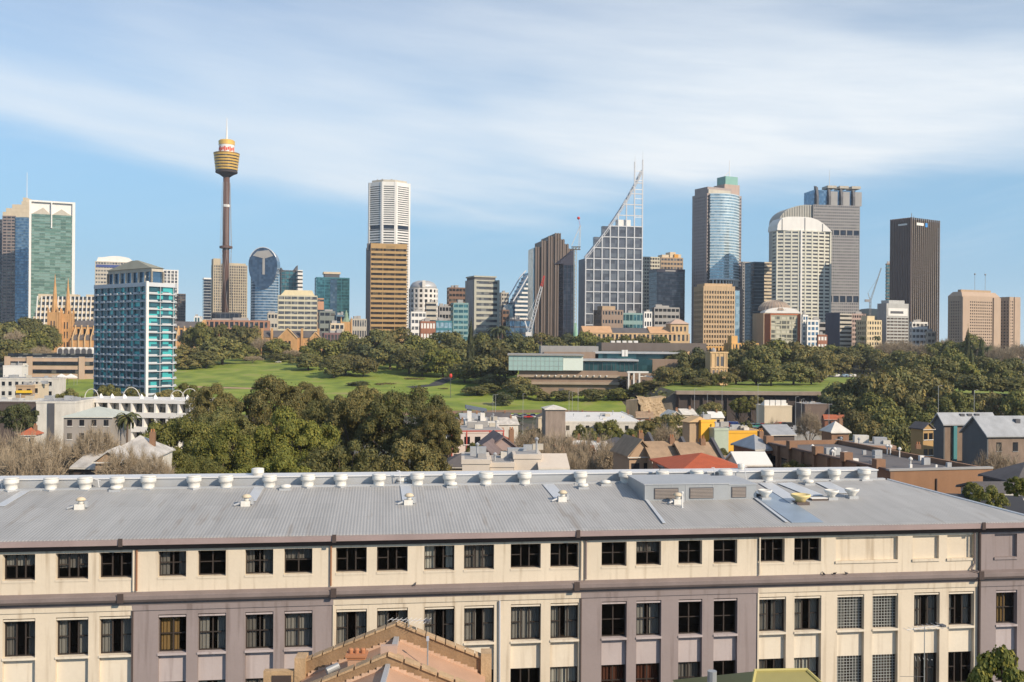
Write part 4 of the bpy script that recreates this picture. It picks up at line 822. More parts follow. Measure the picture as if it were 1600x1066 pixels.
# ---------------------------------------------------------------- middle ground
def house(name, label, cat, xl, xr, ye, D, th, rt_kind, rh, wallm, roofm, d=None, yb=None, win=3, chim=1, px=None):
    """ye: eaves; rh: roof height in m; kind gable_x (ridge along the front), gable_y (gable faces us), hip, flat"""
    P, wd, dp, zt = geo(xl, xl, xr, ye, D, th, d or 9); zb = H(P.x, P.y) - .5; h = zt - zb
    r = root(name, label, cat, (P.x, P.y, zb), R(th), None, (xl + xr) / 2)
    MB().box(0, wd, 0, dp, 0, h).build('wall', wallm, r); e = .35
    if rt_kind == 'gable_x': MB().yz([(-e, h - .1), (-e, h + .12), (dp / 2, h + rh), (dp + e, h + .12), (dp + e, h - .1), (dp / 2, h + rh - .25)], -e, wd + e).build('roof', roofm, r); MB().yz([(0.01, h - .01), (dp / 2, h + rh - .3), (dp - .01, h - .01)], .01, wd - .01).build('gable_wall', wallm, r)
    elif rt_kind == 'gable_y': MB().xz([(-e, h - .1), (wd / 2, h + rh - .25), (wd + e, h - .1), (wd + e, h + .12), (wd / 2, h + rh), (-e, h + .12)], -e, dp + e).build('roof', roofm, r); MB().xz([(.01, h - .01), (wd - .01, h - .01), (wd / 2, h + rh - .3)], .01, dp - .01).build('gable_wall', wallm, r)
    elif rt_kind == 'hip':
        o_ = offset(rect(wd, dp), -e); mnx = min(wd, dp) / 2
        MB().prism(o_, h, h + .15).prism(o_, h + .15, h + rh, [(mnx, dp / 2 - .05), (wd - mnx, dp / 2 - .05), (wd - mnx, dp / 2 + .05), (mnx, dp / 2 + .05)]).build('roof', roofm, r)
    else:
        MB().box(-.1, wd + .1, -.1, dp + .1, h - .01, h + .5).build('parapet', wallm, r); MB().box(.3, wd - .3, .3, dp - .3, h + .5, h + .52).build('roof', roofm, r)
    if rt_kind == 'flat':
        rc = random.Random(int(xl * 7 + ye))
        for k in range(int(min(9, 2 + wd / 2.5))):
            x = rc.uniform(.06, .9) * wd; y = rc.uniform(.15, .7) * dp; s_ = rc.uniform(.5, 1.3)
            if k % 3 == 2: MB().tube((x, y, h + .5), (x, y, h + .5 + s_ * 1.3), .12, .12, 8).lathe([(.2, h + .4 + s_ * 1.3), (.26, h + .6 + s_ * 1.3), (.03, h + .8 + s_ * 1.3)], 8, x, y).build('flue', rgry, r)
            else: MB().box(x, x + s_ * 1.7, y, y + s_, h + .5, h + .5 + s_ * .9).build('roof_plant', rc.choice((rgry, wh, concrete, grey)), r)
    if win:
        nfl_ = max(1, int(h / 3.2))
        for fl_ in range(max(0, nfl_ - 3), nfl_):
            for k in range(win):
                x = wd * (k + .5) / win; z_ = h - (nfl_ - fl_) * h / nfl_ + h / nfl_ * .35
                o_ = MB().box(x - .55, x + .55, -.07, .03, z_, z_ + 1.5).build('window', gdark, r); MB().box(x - .7, x + .7, -.16, -.01, z_ - .18, z_ - .02).build('sill', white, o_)
    if rt_kind != 'flat':
        for y_ in (-e - .1, dp + e): MB().box(-e, wd + e, y_, y_ + .1, h - .12, h + .02).build('gutter', wh, r)
    for k in range(chim):
        x = wd * (.2 + .6 * k) if chim > 1 else wd * .78
        c_ = MB().box(x - .35, x + .35, dp * .4, dp * .4 + .7, h - .2, h + rh + .5).build('chimney', brickb if k % 2 == 0 else wallm, r)
        for j in (-.2, .2): MB().lathe([(.09, h + rh + .5), (.11, h + rh + .9)], 8, x + j * .8, dp * .4 + .35).build('chimney_pot', mat('terracotta', (.45, .2, .1)), c_)
    return r, wd, dp, h
wh = mat('weathered_white', (.60, .57, .51), var=.25, scale=.5); rcor = mat('rusty_corrugated', (.50, .47, .43), .6, .1, var=.4, scale=.6); rred = mat('red_tile', (.40, .12, .06), var=.2, scale=1); rtan = mat('tan_tile', (.33, .23, .15), var=.3, scale=1); rgry = mat('grey_sheet_roof', (.38, .39, .40), .5, .2, var=.22, scale=.5)
# white modern hotel with roof hoops
D = 285; P, wd, d, zt = geo(118, 119, 300, 623, D, -8, 14); rt = root('white_terrace_building', 'long white modernist building with roof hoops and stacked balconies', 'building', (P.x, P.y, 0), R(-8), None, 210); h = zt
MB().box(-.5, wd + .5, -1, d, h - 1, h).build('roof_slab', white, rt)
zz_ = [h - 1]
for i in range(4):
    t_ = h - 1 - i * 4.2; MB().box(0, wd, 1.6, d - .5, t_ - 2.7, t_ + .02).build('glazing', gdark if i else glass('shaded_glass', (.05, .06, .06), (.3, .3, .28), .3, cell=(2, 2, 5), metal=.1), rt)
    MB().box(-.2, wd * (1 if i < 1 else .8), -1.2, d, t_ - 4.2, t_ - 2.7).build('balcony', white, rt)
b = MB()
for k in range(11): x = wd * k / 10; b.box(x - .3, x + .3, -.9, 1.7, h - 17, h - .95)
b.build('pier', white, rt)
for k, r_ in ((.07, 2.2), (.42, 2.7), (.82, 2.2), (.93, 2.6)):
    pts_ = [(wd * k + r_ * math.cos(a), 4, h + r_ * math.sin(a) * 1.25) for a in [math.pi * j / 12 for j in range(13)]]; MB().path(pts_, .11, 6).build('roof_hoop', MC['weathered_white'] if 'weathered_white' in MC else white, rt)
for k in (.12, .22, .33, .48, .6, .75, .88): MB().lathe([(.8, h - .05), (.7, h + .4), (.1, h + 1.3)], 4, wd * k, 6).build('skylight', white, rt)
MB().box(0, wd * .9, -6, -1.3, 0, h - 13).build('podium', wh, rt)
# white block left, its neighbours
house('white_block', 'plain pale block with a tall ribbed window strip left of the white modernist building', 'building', 57, 118, 630, 268, 4, 'flat', 0, wh, grey, 16, win=0, chim=0)
r_ = ALL[-1][0]; MB().box(3.2, 5, -.3, -.01, 8, 21).build('window_strip', dgrey, r_)
house('long_flat_building', 'long low building with white roof edge and dark garage opening at far left', 'building', -30, 57, 630, 272, 2, 'flat', 0, brown, wh, 16, win=0, chim=0)
house('white_block', 'white block with rows of small windows at the left edge below the park', 'building', -10, 84, 593, 350, 5, 'flat', 0, wh, grey, 12, win=9, chim=0)
house('white_block', 'small plain white cube above the long low roofs at far left', 'building', 5, 34, 573, 420, 8, 'flat', 0, white, grey, 8, win=0, chim=0)
house('shop_building', 'small tan building with a yellow awning strip at far left', 'building', 25, 52, 604, 300, 5, 'flat', 0, tan, grey, 8, win=2, chim=0)
r_ = ALL[-1][0]; MB().box(.3, 5, -.7, -.15, 22.2, 23).build('awning', mat('yellow_paint', (.75, .48, .04)), r_)
house('tan_block', 'narrow cream block beside the tan building with yellow awning', 'building', 52, 61, 603, 302, 5, 'flat', 0, cream, grey, 8, win=1, chim=0)
house('car_park_building', 'long low tan and grey building with dark strips in front of the cathedral', 'building', 8, 148, 560, 620, 3, 'flat', 0, mat('pool_tan', (.50, .36, .27)), grey, 20, win=0, chim=0)
r_ = ALL[-1][0]
for i in range(3): MB().box(2 + i * 0, 56, -.5, -.01, 4.5 + i * 5.2, 6.8 + i * 5.2).build('dark_strip', gdark, r_)
for x in (0, 14, 47): MB().box(x, x + 3.6, -1, -.51, 0, W(75, 560, 620).z - H(-300, 620) + 1.6).build('stair_pier', MC['pool_tan'], r_)
for i, x in enumerate((93, 108)):
    p = W(x, 594, 500); g = root('marquee', 'small white marquee on the lawn left of the teal apartments', 'tent', (p.x, 500, p.z - 1.2), 0, 'white marquees on the lawn', x)
    MB().box(-2.6, 2.6, 0, 4, 2.2, 2.7).build('valance', white, g); MB().prism([(-2.6, 0), (2.6, 0), (2.6, 4), (-2.6, 4)], 2.7, 4.4, [(-.1, 1.9), (.1, 1.9), (.1, 2.1), (-.1, 2.1)]).build('canopy', white, g)
    for a, b_ in ((-2.5, .1), (2.4, .1), (-2.5, 3.8), (2.4, 3.8)): MB().box(a, a + .12, b_, b_ + .12, -1.5, 2.2).build('pole', grey, g)
house('pale_roofed_house', 'house with a pale greenish flat roof in front of the white modernist building', 'house', 100, 176, 652, 235, 4, 'hip', 2.2, mat('grey_render', (.34, .31, .28)), mat('pale_green_roof', (.50, .53, .47), .5), 14, win=4, chim=0)
house('red_roofed_cottage', 'small cottage with a red pyramid roof and white chimney at far left', 'house', 32, 56, 680, 222, 6, 'hip', 1.6, wh, rred, 4, win=2, chim=1)
house('corrugated_roof_house', 'house with pale weathered hipped iron roof beside the left fig tree', 'house', 165, 244, 716, 128, 6, 'hip', 2.6, wh, rcor, 9, win=3, chim=1)
house('corrugated_roof_house', 'long low shed with weathered iron roof below the bare tree at left', 'shed', 116, 180, 731, 122, -6, 'gable_x', 1.4, brown, rcor, 7, win=2, chim=0)
house('corrugated_roof_house', 'small brown-gabled lean-to in front of the weathered hipped roof', 'shed', 150, 190, 722, 120, 8, 'gable_y', 1.5, rtan, rcor, 5, win=0, chim=0)
# centre: pink and white buildings
rt, wd, d, h = house('pink_white_building', 'white building with red trim lines and rooftop plant behind the fig trees', 'building', 706, 788, 677, 190, 8, 'flat', 0, mat('pinkish_white', (.66, .56, .50)), grey, 12, win=5, chim=0)
for x in (0, wd * .28, wd * .72, wd - .2): MB().box(x, x + .22, -.14, -.02, 0, h + .55).build('red_trim', mat('red_trim', (.5, .1, .08)), rt)
MB().box(-.1, wd + .1, -.16, -.11, h + .3, h + .52).build('red_trim', MC['red_trim'], rt)
rt, wd, d, h = house('white_plant_building', 'white roof storey with twin pillars carrying a dark slanted panel', 'building', 728, 780, 662, 215, 6, 'flat', 0, white, grey, 8, win=0, chim=0)
MB().box(.4, 1.4, 1, 2, h, h + 3.4).build('pillar', white, rt); MB().box(3.4, 4.4, 1, 2, h, h + 2.9).build('pillar', white, rt); MB().xz([(0, h + 3.3), (4.8, h + 2.6), (4.8, h + 3.2), (0, h + 4.1)], .6, 2.6).build('slanted_panel', mat('blue_grey_panel', (.14, .17, .22)), rt)
for k in range(4): MB().box(wd * (.2 + k * .2), wd * (.28 + k * .2), 2, 3.5, h + .5, h + 1.2 + .3 * (k % 2)).build('air_conditioner', rgry, rt)
house('gabled_house', 'dark-roofed house with pinkish gable and pale verge in the centre', 'house', 752, 822, 713, 138, 10, 'gable_y', 2.9, mat('mauve_render', (.33, .25, .23)), mat('dark_tile', (.17, .13, .125), var=.2, scale=1), 9, win=2, chim=1)
house('gabled_house', 'smaller gabled house with grey-brown roof left of the pinkish gable', 'house', 732, 778, 721, 132, -8, 'gable_y', 2.4, MC['mauve_render'], MC['dark_tile'], 8, win=1, chim=0)
house('cream_parapet_block', 'plain cream parapet block just behind the metal roof, left of centre', 'building', 723, 766, 725, 108, 3, 'flat', 0, mat('cream_render', (.60, .53, .45)), grey, 7, win=0, chim=0)
house('cream_parapet_block', 'tallest cream parapet block just behind the metal roof, centre', 'building', 804, 846, 717, 110, 3, 'flat', 0, MC['cream_render'], grey, 7, win=0, chim=0)
house('cream_parapet_block', 'low cream block between two taller cream parapets behind the metal roof', 'building', 766.5, 803.5, 730, 109, 3, 'flat', 0, MC['cream_render'], grey, 7, win=0, chim=0)
house('cream_gable_block', 'cream block with sloping parapet right of the tallest cream parapet', 'building', 846.5, 886, 732, 109, 3, 'gable_x', 1.3, MC['cream_render'], MC['cream_render'], 7, win=0, chim=0)
rt, wd, d, h = house('long_white_roof_building', 'long flat white-roofed warehouse in the middle distance', 'building', 880, 1003, 661, 300, 3, 'flat', 0, wh, white, 40, win=8, chim=0)
rt, wd, d, h = house('stone_block', 'grey rough stone tower block at the left end of the white-roofed warehouse', 'building', 853, 884, 640, 292, 6, 'hip', 1.2, mat('rough_stone', (.30, .24, .20), var=.35, scale=.7), wh, 8, win=0, chim=0)
for i, (xl, xr, ye, D_, th) in enumerate(((984, 1022, 714, 130, 12), (1022, 1075, 722, 128, 12), (1073, 1124, 724, 127, 12))):
    rt, wd, d, h = house('terrace_house', ['tan-roofed terrace house with brown gable behind the metal roof', 'tan-roofed middle terrace house between dark party walls', 'tan-roofed end terrace house beside the yellow building'][i], 'house', xl, xr, ye, D_, th, 'gable_y' if i == 0 else 'gable_x', 2.4, mat('brown_render', (.42, .29, .19)), rtan, 7, win=2, chim=1)
    MB().yz([(-.4, 0), (-.4, h + .5), (d / 2, h + 3), (d + .4, h + .5), (d + .4, 0)], wd + .36, wd + .75).build('party_wall', dgrey, rt)
house('red_hip_roof_house', 'house with a broad orange-red hipped tile roof just behind the ventilator ridge', 'house', 1064, 1180, 741, 104, 6, 'hip', 1.6, brick, mat('orange_tile', (.42, .10, .045), var=.15, scale=1), 12, win=0, chim=0)
yel = mat('yellow_wall', (.78, .42, .05), var=.06)
rt, wd, d, h = house('yellow_building', 'bright yellow rendered tower block with a pale pediment', 'building', 1096, 1118, 660, 205, 20, 'flat', 0, yel, tan, 6, win=0, chim=0)
MB().xz([(-2.8, h), (0, h + 1.2), (2.6, h)], .5, 4).build('pediment', sandp, rt); MB().box(-2.2, -.02, 1, 4, 0, h - .1).build('side_wing', tan, rt); MB().box(-2.4, 1, -1.2, -.02, 0, h - 5.5).build('porch', mat('yellow_paint', 0), rt)
house('mint_fronted_house', 'narrow mint and brown building between the two yellow walls', 'building', 1117, 1139, 673, 203, 12, 'flat', 0, mat('mint_wall', (.42, .48, .38)), grey, 6, win=0, chim=0)
rt, wd, d, h = house('yellow_building', 'long yellow wall with a sloping top behind the red-roofed house', 'building', 1139, 1192, 677, 204, 10, 'flat', 0, yel, tan, 6, win=0, chim=0)
MB().xz([(wd * .25, h - 3.6), (wd, h - .2), (wd, h - 3.6)], -.5, -.05).build('lean_to_gable', brown, rt)
house('grey_gabled_house', 'grey-roofed brick house with white bargeboards right of the yellow wall', 'house', 1182, 1212, 703, 140, 14, 'hip', 1.9, brick, rgry, 7, win=2, chim=1)
house('white_roof_clutter_house', 'low house with a patchy white roof right of the orange-red roof', 'house', 1156, 1202, 727, 118, 4, 'gable_x', 1.4, wh, white, 5, win=0, chim=0)
house('grey_shed', 'grey gabled shed roof in front of the parked cars', 'shed', 1206, 1242, 680, 215, 10, 'gable_x', 2.0, brown, rgry, 9, win=0, chim=0)
rt, wd, d, h = house('white_sheds', 'cream workshop with a white saw-tooth roof above the parked cars', 'building', 1195, 1238, 636, 366, 4, 'flat', 0, cream, wh, 10, win=0, chim=0)
for k in range(4): MB().yz([(1, h + .5), (1, h + 2.6), (6, h + .5)], .3 + k * 2.2, 2.2 + k * 2.2).build('sawtooth', white, rt)
house('white_row_house', 'small cluster house with pink-white walls between olive trees', 'house', 1046, 1068, 652, 290, 8, 'gable_y', 1.8, mat('pinkish_white', 0), wh, 8, win=2, chim=1)
house('white_row_house', 'white-roofed little house right of the pink-white walls', 'house', 1068, 1088, 648, 300, 8, 'gable_x', 1.6, cream, wh, 8, win=2, chim=1)
house('dark_underpass_building', 'dark square portal building below the right end of the retaining wall', 'building', 1258, 1302, 633, 440, 6, 'flat', 0, mat('portal_brown', (.16, .12, .10)), grey, 12, win=0, chim=0)
# right: chapel-like roof, long brick wall, brick hall, wharf sheds
rt, wd, d, h = house('brick_turret_house', 'small brick house with a pale pyramid roof at right of the parked cars', 'house', 1300, 1327, 676, 190, 10, 'hip', 2.1, brickb, wh, 4, win=1, chim=1)
rt, wd, d, h = house('brick_terrace', 'long low brick row with parapets behind the big brick hall', 'building', 1288, 1400, 700, 150, -6, 'flat', 0, mat('dusty_brick', (.38, .24, .17), var=.2), grey, 7, win=0, chim=3)
D = 112; P, wd, d, zt = geo(1283, 1398, 1552, 736, D, 12, 30); zb = H(P.x, D); h = zt - zb
rt = root('brick_hall', 'large orange-brown brick hall with flat dark roof and cluttered vents', 'building', (P.x, P.y, zb), R(12), None, 1470)
for nm, bx in (('wall', (0, wd, 0, .5)), ('side_wall', (-.5, -.01, 0, 34)), ('rear_wall', (0, wd, 33.5, 34)), ('end_wall', (wd - .5, wd - .01, .51, 33.4))): MB().box(*bx, 0, h).build(nm, mat('hall_brick', (.27, .15, .085), var=.18, scale=.5) if nm == 'wall' else brickb, rt)
MB().box(.5, wd - .6, .5, 33.4, h - .9, h - .6).build('roof', mat('tar_roof', (.14, .13, .13)), rt); MB().box(-.7, wd, -.12, .6, h, h + .22).build('coping', grey, rt); MB().box(-.7, -.1, .61, 34.1, h, h + .22).build('coping', mat('brown_coping', (.16, .11, .09)), rt)
MB().tube((wd * .42, -.1, 0), (wd * .42, -.1, h - 1), .09).build('downpipe', brown, rt)
r_ = random.Random(5)
for i in range(22):
    x = r_.uniform(1, wd * .95); y = r_.uniform(1, 22); s_ = r_.uniform(.25, .8)
    if i % 3 == 0: MB().box(x, x + s_ * 1.6, y, y + s_, h - .6, h - .3 + s_).build('air_conditioner', rgry, rt)
    elif i % 3 == 1: MB().tube((x, y, h - .6), (x, y, h + .5), .09).lathe([(.22, h + .4), (.26, h + .6), (.05, h + .8)], 8, x, y).build('vent_pipe', white, rt)
    else: MB().box(x, x + s_, y, y + s_ * .7, h - .6, h + .1).build('skylight', white, rt)
for k in range(9): MB().box(-.9, -.51, 3 + k * 3.4, 3.5 + k * 3.4, 0, h - .1).build('pilaster', brickb, rt)
for k in range(8): MB().box(-.56, -.5, 4 + k * 3.4, 5.8 + k * 3.4, h - 3.6, h - 1.6).build('window', gdark, rt)
for k in range(5): MB().box(-1.0, .2, 2 + k * 7, 3 + k * 7, h, h + 1.1).build('chimney', brickb, rt)
for i, (xl, xr, ye, yr, D_, sc_) in enumerate(((1461, 1477, 663, 642, 235, 1560), (1506, 1545, 681, 648, 215, 1700))):
    P, wd, d, zt = geo(xl, xr, sc_, ye, D_, 8, None); zb = H(P.x, D_); h = zt - zb
    rt = root('wharf_shed', ['timber wharf shed with pale grey roof and blue-grey gable', 'larger timber wharf shed with skylights running out of frame'][i], 'shed', (P.x, P.y, zb), R(8), None, xl + 40)
    ridge = W(xl, yr, D_ + 8).z - zb
    MB().box(0, wd, 0, d, 0, h).build('wall', mat('weathered_timber', (.23, .17, .13), var=.3, scale=.7), rt); MB().yz([(-.6, h - .3), (-.6, h), (d / 2, ridge), (d + .6, h), (d + .6, h - .3), (d / 2, ridge - .35)], -.8, wd).build('roof', rgry, rt)
    MB().yz([(0, 0), (0, h), (d / 2, ridge - .4), (d, h), (d, 0)], -.3, -.01).build('gable_wall', mat('blue_grey_boards', (.13, .135, .14)), rt)
    for k in range(5): o_ = MB().box(2 + k * 4, 3.2 + k * 4, -.08, .02, h - 3.5, h - 1.5).build('window', gdark, rt); MB().box(1.9 + k * 4, 3.3 + k * 4, -.14, -.02, h - 3.6, h - 3.5).build('sill', grey, o_)
    for k in range(3): MB().box(wd * (.35 + k * .14), wd * (.35 + k * .14) + 1.1, d * .28, d * .28 + 1, h + (ridge - h) * .6, h + (ridge - h) * .75 + .4).build('roof_vent', dgrey, rt)
    if i == 0: MB().box(2, 2.9, -.6, -.05, 0, h - .4).build('blue_door', mat('teal_paint', (.08, .25, .27)), rt)
house('timber_boathouse', 'small ochre timber house left of the wharf sheds', 'house', 1443, 1459, 671, 228, 20, 'gable_y', 1.6, mat('ochre_boards', (.42, .27, .12)), slate, 4, win=2, chim=0)
house('dark_roof_house', 'dark-walled house with red gutter at the lower right edge', 'house', 1590, 1680, 756, 100, 6, 'hip', 1.9, mat('dark_render', (.09, .095, .10)), slate, 6, win=3, chim=0)
house('dark_roof_house', 'sloping black-roofed outbuilding below the brick hall', 'shed', 1500, 1610, 806, 92, -10, 'gable_x', 1.6, brick, mat('black_roof', (.05, .05, .055), .5), 7, win=0, chim=0)
house('white_walled_shed', 'small white-walled shed with grey lean-to roof by the right edge', 'shed', 1545, 1640, 772, 97, 5, 'gable_x', .9, wh, slate, 5, win=2, chim=0)
# filler terraces standing in the valley between the named ones
cols = [('white-walled', wh), ('cream', cream), ('red brick', brick), ('brown-walled', brickb), ('tan', MC['brown_render']), ('pink-walled', MC['pinkish_white'])]
rfs = [('rusty iron', rcor), ('grey iron', rgry), ('red tiled', rred), ('brown tiled', rtan), ('slate', slate), ('white sheet', white)]
r_ = random.Random(11)
for D_, ys_ in ((420, 650), (385, 655), (350, 662), (255, 692), (225, 700), (195, 712), (165, 728)):
    x = 690 if D_ < 400 else 720
    while x < 1290:
        wpx = r_.uniform(6.5, 10) * F / D_; 
        if r_.random() < (.62 if D_ < 300 else .45) and not (D_ > 200 and 1100 < x < 1262):
            a, b_ = r_.choice(cols), r_.choice(rfs); k_ = r_.choice(['gable_x', 'gable_y', 'hip', 'gable_x'])
            ye = ys_ + r_.uniform(-3, 6)
            shp = {'gable_x': 'long-ridged', 'gable_y': 'gable-fronted', 'hip': 'hip-roofed'}[k_]
            house('terrace_house', f'{a[0]} {shp} terrace house with {b_[0]} roof', 'house', x, x + wpx, ye, D_ + r_.uniform(-6, 6), r_.uniform(-14, 16), k_, r_.uniform(1.8, 2.6), a[1], b_[1], 8, win=2, chim=1)
            ALL[-1][0]['group'] = 'terrace houses in the valley'
        x += wpx * 1.15
# parked cars
def car(label, body, loc, rz, px, van=False, grp='cars parked in the valley street'):
    r = root('parked_van' if van else 'parked_car', label, 'van' if van else 'car', loc, rz, grp, px); L, Wd = (5, 1.95) if van else (4.4, 1.8); hh = 2.0 if van else .85
    MB().yz([(0, .35), (0, hh * .9 if van else .8), (.2, hh), (L - 1.1, hh if van else .9), (L, .8), (L, .35)], -Wd / 2, Wd / 2).build('body', body, r) if van else MB().yz([(0, .3), (0, .85), (.7, .95), (L - .9, .9), (L, .75), (L, .3)], -Wd / 2, Wd / 2).build('body', body, r)
    if not van: MB().yz([(.5, .9), (1.1, 1.42), (2.6, 1.45), (3.5, .88)], -Wd / 2 + .12, Wd / 2 - .12).build('cabin_glass', gnavy, r); MB().yz([(1.05, 1.43), (1.1, 1.5), (2.55, 1.5), (2.65, 1.43)], -Wd / 2 + .15, Wd / 2 - .15).build('roof', body, r)
    else: MB().box(-Wd / 2 - .01, Wd / 2 + .01, L - 2, L - 1, 1.2, 1.8).build('side_window', gnavy, r)
    for y in (.8, L - .9):
        for s_ in (-1, 1):
            b = MB(); b.tube((s_ * (Wd / 2 - .2), y, .33), (s_ * Wd / 2 + s_ * .02, y, .33), .33, None, 12); b.build('wheel', dgrey, r)
    return r
paints = [('white', white), ('red', mat('car_red', (.5, .03, .02), .3, .1)), ('silver', mat('car_silver', (.5, .5, .52), .3, .6)), ('dark blue', mat('car_blue', (.03, .06, .2), .3, .1)), ('black', mat('car_black', (.02, .02, .02), .3)), ('green', mat('car_green', (.03, .2, .15), .3))]
r_ = random.Random(4)
for row, (yy, D_) in enumerate(((655, 345), (662, 330))):
    for k in range(13):
        x = 1146 + k * 7.6 + row * 3; p = W(x, yy, D_); nm, m_ = r_.choice(paints); z_ = H(p.x, D_)
        car(f'{nm} car in the {["far", "near"][row]} car park row', m_, (p.x, D_, 9.6), R(r_.uniform(70, 110)), x, r_.random() < .15)
p0 = W(1145, 655, 350); p1 = W(1245, 655, 350)
dk = MB().box(p0.x - 4, p1.x + 3, 322, 355, 0, 9.59).build('elevated_car_deck', mat('deck_concrete', (.34, .33, .31)), None); tag(dk, 'pale concrete parking deck carrying the crowded rows of cars', 'deck', px=1195)
for k in range(13):
    x = (786 + k * 6.5) if k < 11 else 640 + k * 4; g = G(x, 652 + (k % 2) * 2, 430, 520); nm, m_ = r_.choice(paints[:4]); car(f'{nm} car on the dusty verge below the lawn', m_, (g[0], g[1], H(*g) + .25), R(r_.uniform(60, 120)), x, False, 'cars below the left lawn')
for x, D_, nm, m_, v in ((1312, 716, 'white', white, True), (1325, 716, 'pale blue', mat('pale_blue_paint', (.3, .42, .55), .4), True), (1337, 718, 'white', white, True), (1372, 712, 'silver', paints[2][1], False), (1298, 716, 'white', white, False), (655, 0, 'white', white, False)):
    if not D_:
        g = G(439, 567, 700, 800); car('white car parked among the trees at the top of the left lawn', m_, (g[0], g[1], H(*g) + .1), R(80), 439, False, None)
    else: p = W(x, 580, D_); car(f'{nm} {"van" if v else "car"} on the road beyond the right-hand lawn', m_, (p.x, D_, 15.15), R(95), x, v, 'vehicles on the park road')
# lamp posts in the valley
for i, (x, y0, y1, D_) in enumerate(((770, 617, 655, 400), (774, 617, 655, 405), (817, 615, 652, 410), (889, 612, 645, 400), (894, 612, 645, 405), (903, 607, 650, 380), (1085, 608, 650, 380), (1128, 604, 645, 400), (1184, 600, 660, 360), (1252, 624, 668, 330), (1295, 632, 675, 300), (1243, 620, 668, 340), (1466, 603, 645, 260), (1522, 610, 645, 255), (1105, 615, 650, 400))):
    p = W(x, y1, D_); g = root('lamp_post', 'slender pale lamp post standing over the valley', 'lamp post', (p.x, D_, H(p.x, D_) if H(p.x, D_) < p.z else p.z - 1), 0, 'pale lamp posts in the valley', x); hh = W(x, y0, D_).z - g.location.z
    MB().tube((0, 0, 0), (0, 0, hh), .10, .06, 8).build('pole', mat('lamp_grey', (.42, .42, .41), .5, .3), g); MB().tube((0, 0, hh - .1), (.6, 0, hh + .1), .05, .04).build('arm', MC['lamp_grey'], g); MB().box(.5, 1.0, -.1, .1, hh + .05, hh + .17).build('lamp_head', grey, g)
# red sculpture on a post in the lawn
g = G(704, 622); o = root('red_sculpture', 'pole topped with a red shape on the lawn between the trees', 'sculpture', (g[0], g[1], H(*g)), 0, None, 700)
hh = W(700, 588, g[1]).z - H(*g); MB().tube((0, 0, 0), (0, 0, hh), .15).build('pole', dgrey, o); MB().blob((0, 0, hh + .3), (.9, .9, 1.3)).build('red_shape', mat('crane_red', 0), o)
g = G(583, 562, 600, 790); o = root('statue_column', 'white statue on a plinth under the dark park trees', 'statue', (g[0], g[1], H(*g)), 0, None, 583)
MB().box(-.9, .9, -.9, .9, 0, 3.2).build('plinth', white, o); MB().lathe([(.5, 3.2), (.6, 4), (.45, 5), (.55, 5.8), (.2, 6.1), (.28, 6.4), (.05, 6.7)], 10, 0, 0).build('figure', white, o)
# ---------------------------------------------------------------- trees
def leafmat(name, col, var=.34, trans=.18):
    m = bpy.data.materials.new(name); m.use_nodes = True; t = m.node_tree; p = t.nodes['Principled BSDF']; p.inputs['Roughness'].default_value = .65; p.inputs['Specular IOR Level'].default_value = .25
    g = t.nodes.new('ShaderNodeNewGeometry'); oi = t.nodes.new('ShaderNodeObjectInfo')
    f = mth(t, 'ADD', 1 - var / 2, mth(t, 'MULTIPLY', g.outputs['Random Per Island'], var))
    f = mth(t, 'MULTIPLY', f, mth(t, 'ADD', .75, mth(t, 'MULTIPLY', oi.outputs['Random'], .5)))
    f = mth(t, 'MULTIPLY', f, mth(t, 'ADD', .6, mth(t, 'MULTIPLY', tnoise(t, 2.6, 3), .8)))
    mxx = t.nodes.new('ShaderNodeMix'); mxx.data_type = 'RGBA'; mxx.inputs[6].default_value = (*col, 1); mxx.inputs[7].default_value = (col[0] * 1.35, col[1] * 1.12, col[2] * .9, 1)
    t.links.new(mth(t, 'GREATER_THAN', g.outputs['Random Per Island'], .72), mxx.inputs[0])
    c = cmul(t, mxx.outputs[2], f); t.links.new(c, p.inputs['Base Color'])
    tr = t.nodes.new('ShaderNodeBsdfTranslucent'); t.links.new(c, tr.inputs['Color']); ms = t.nodes.new('ShaderNodeMixShader'); ms.inputs[0].default_value = trans
    t.links.new(p.outputs[0], ms.inputs[1]); t.links.new(tr.outputs[0], ms.inputs[2]); t.links.new(ms.outputs[0], t.nodes['Material Output'].inputs[0]); return m
bark = mat('bark', (.13, .095, .07), .9, var=.3, scale=2, bump=.4); twig = mat('bare_twig', (.33, .265, .185), .9, var=.15)
LM = {'f': leafmat('fig_leaf', (.135, .140, .052)), 'g': leafmat('green_leaf', (.145, .155, .045)), 'l': leafmat('lime_leaf', (.16, .175, .04)), 'o': leafmat('olive_leaf', (.165, .155, .06)), 'd': leafmat('dark_leaf', (.09, .105, .048)), 'b': twig}
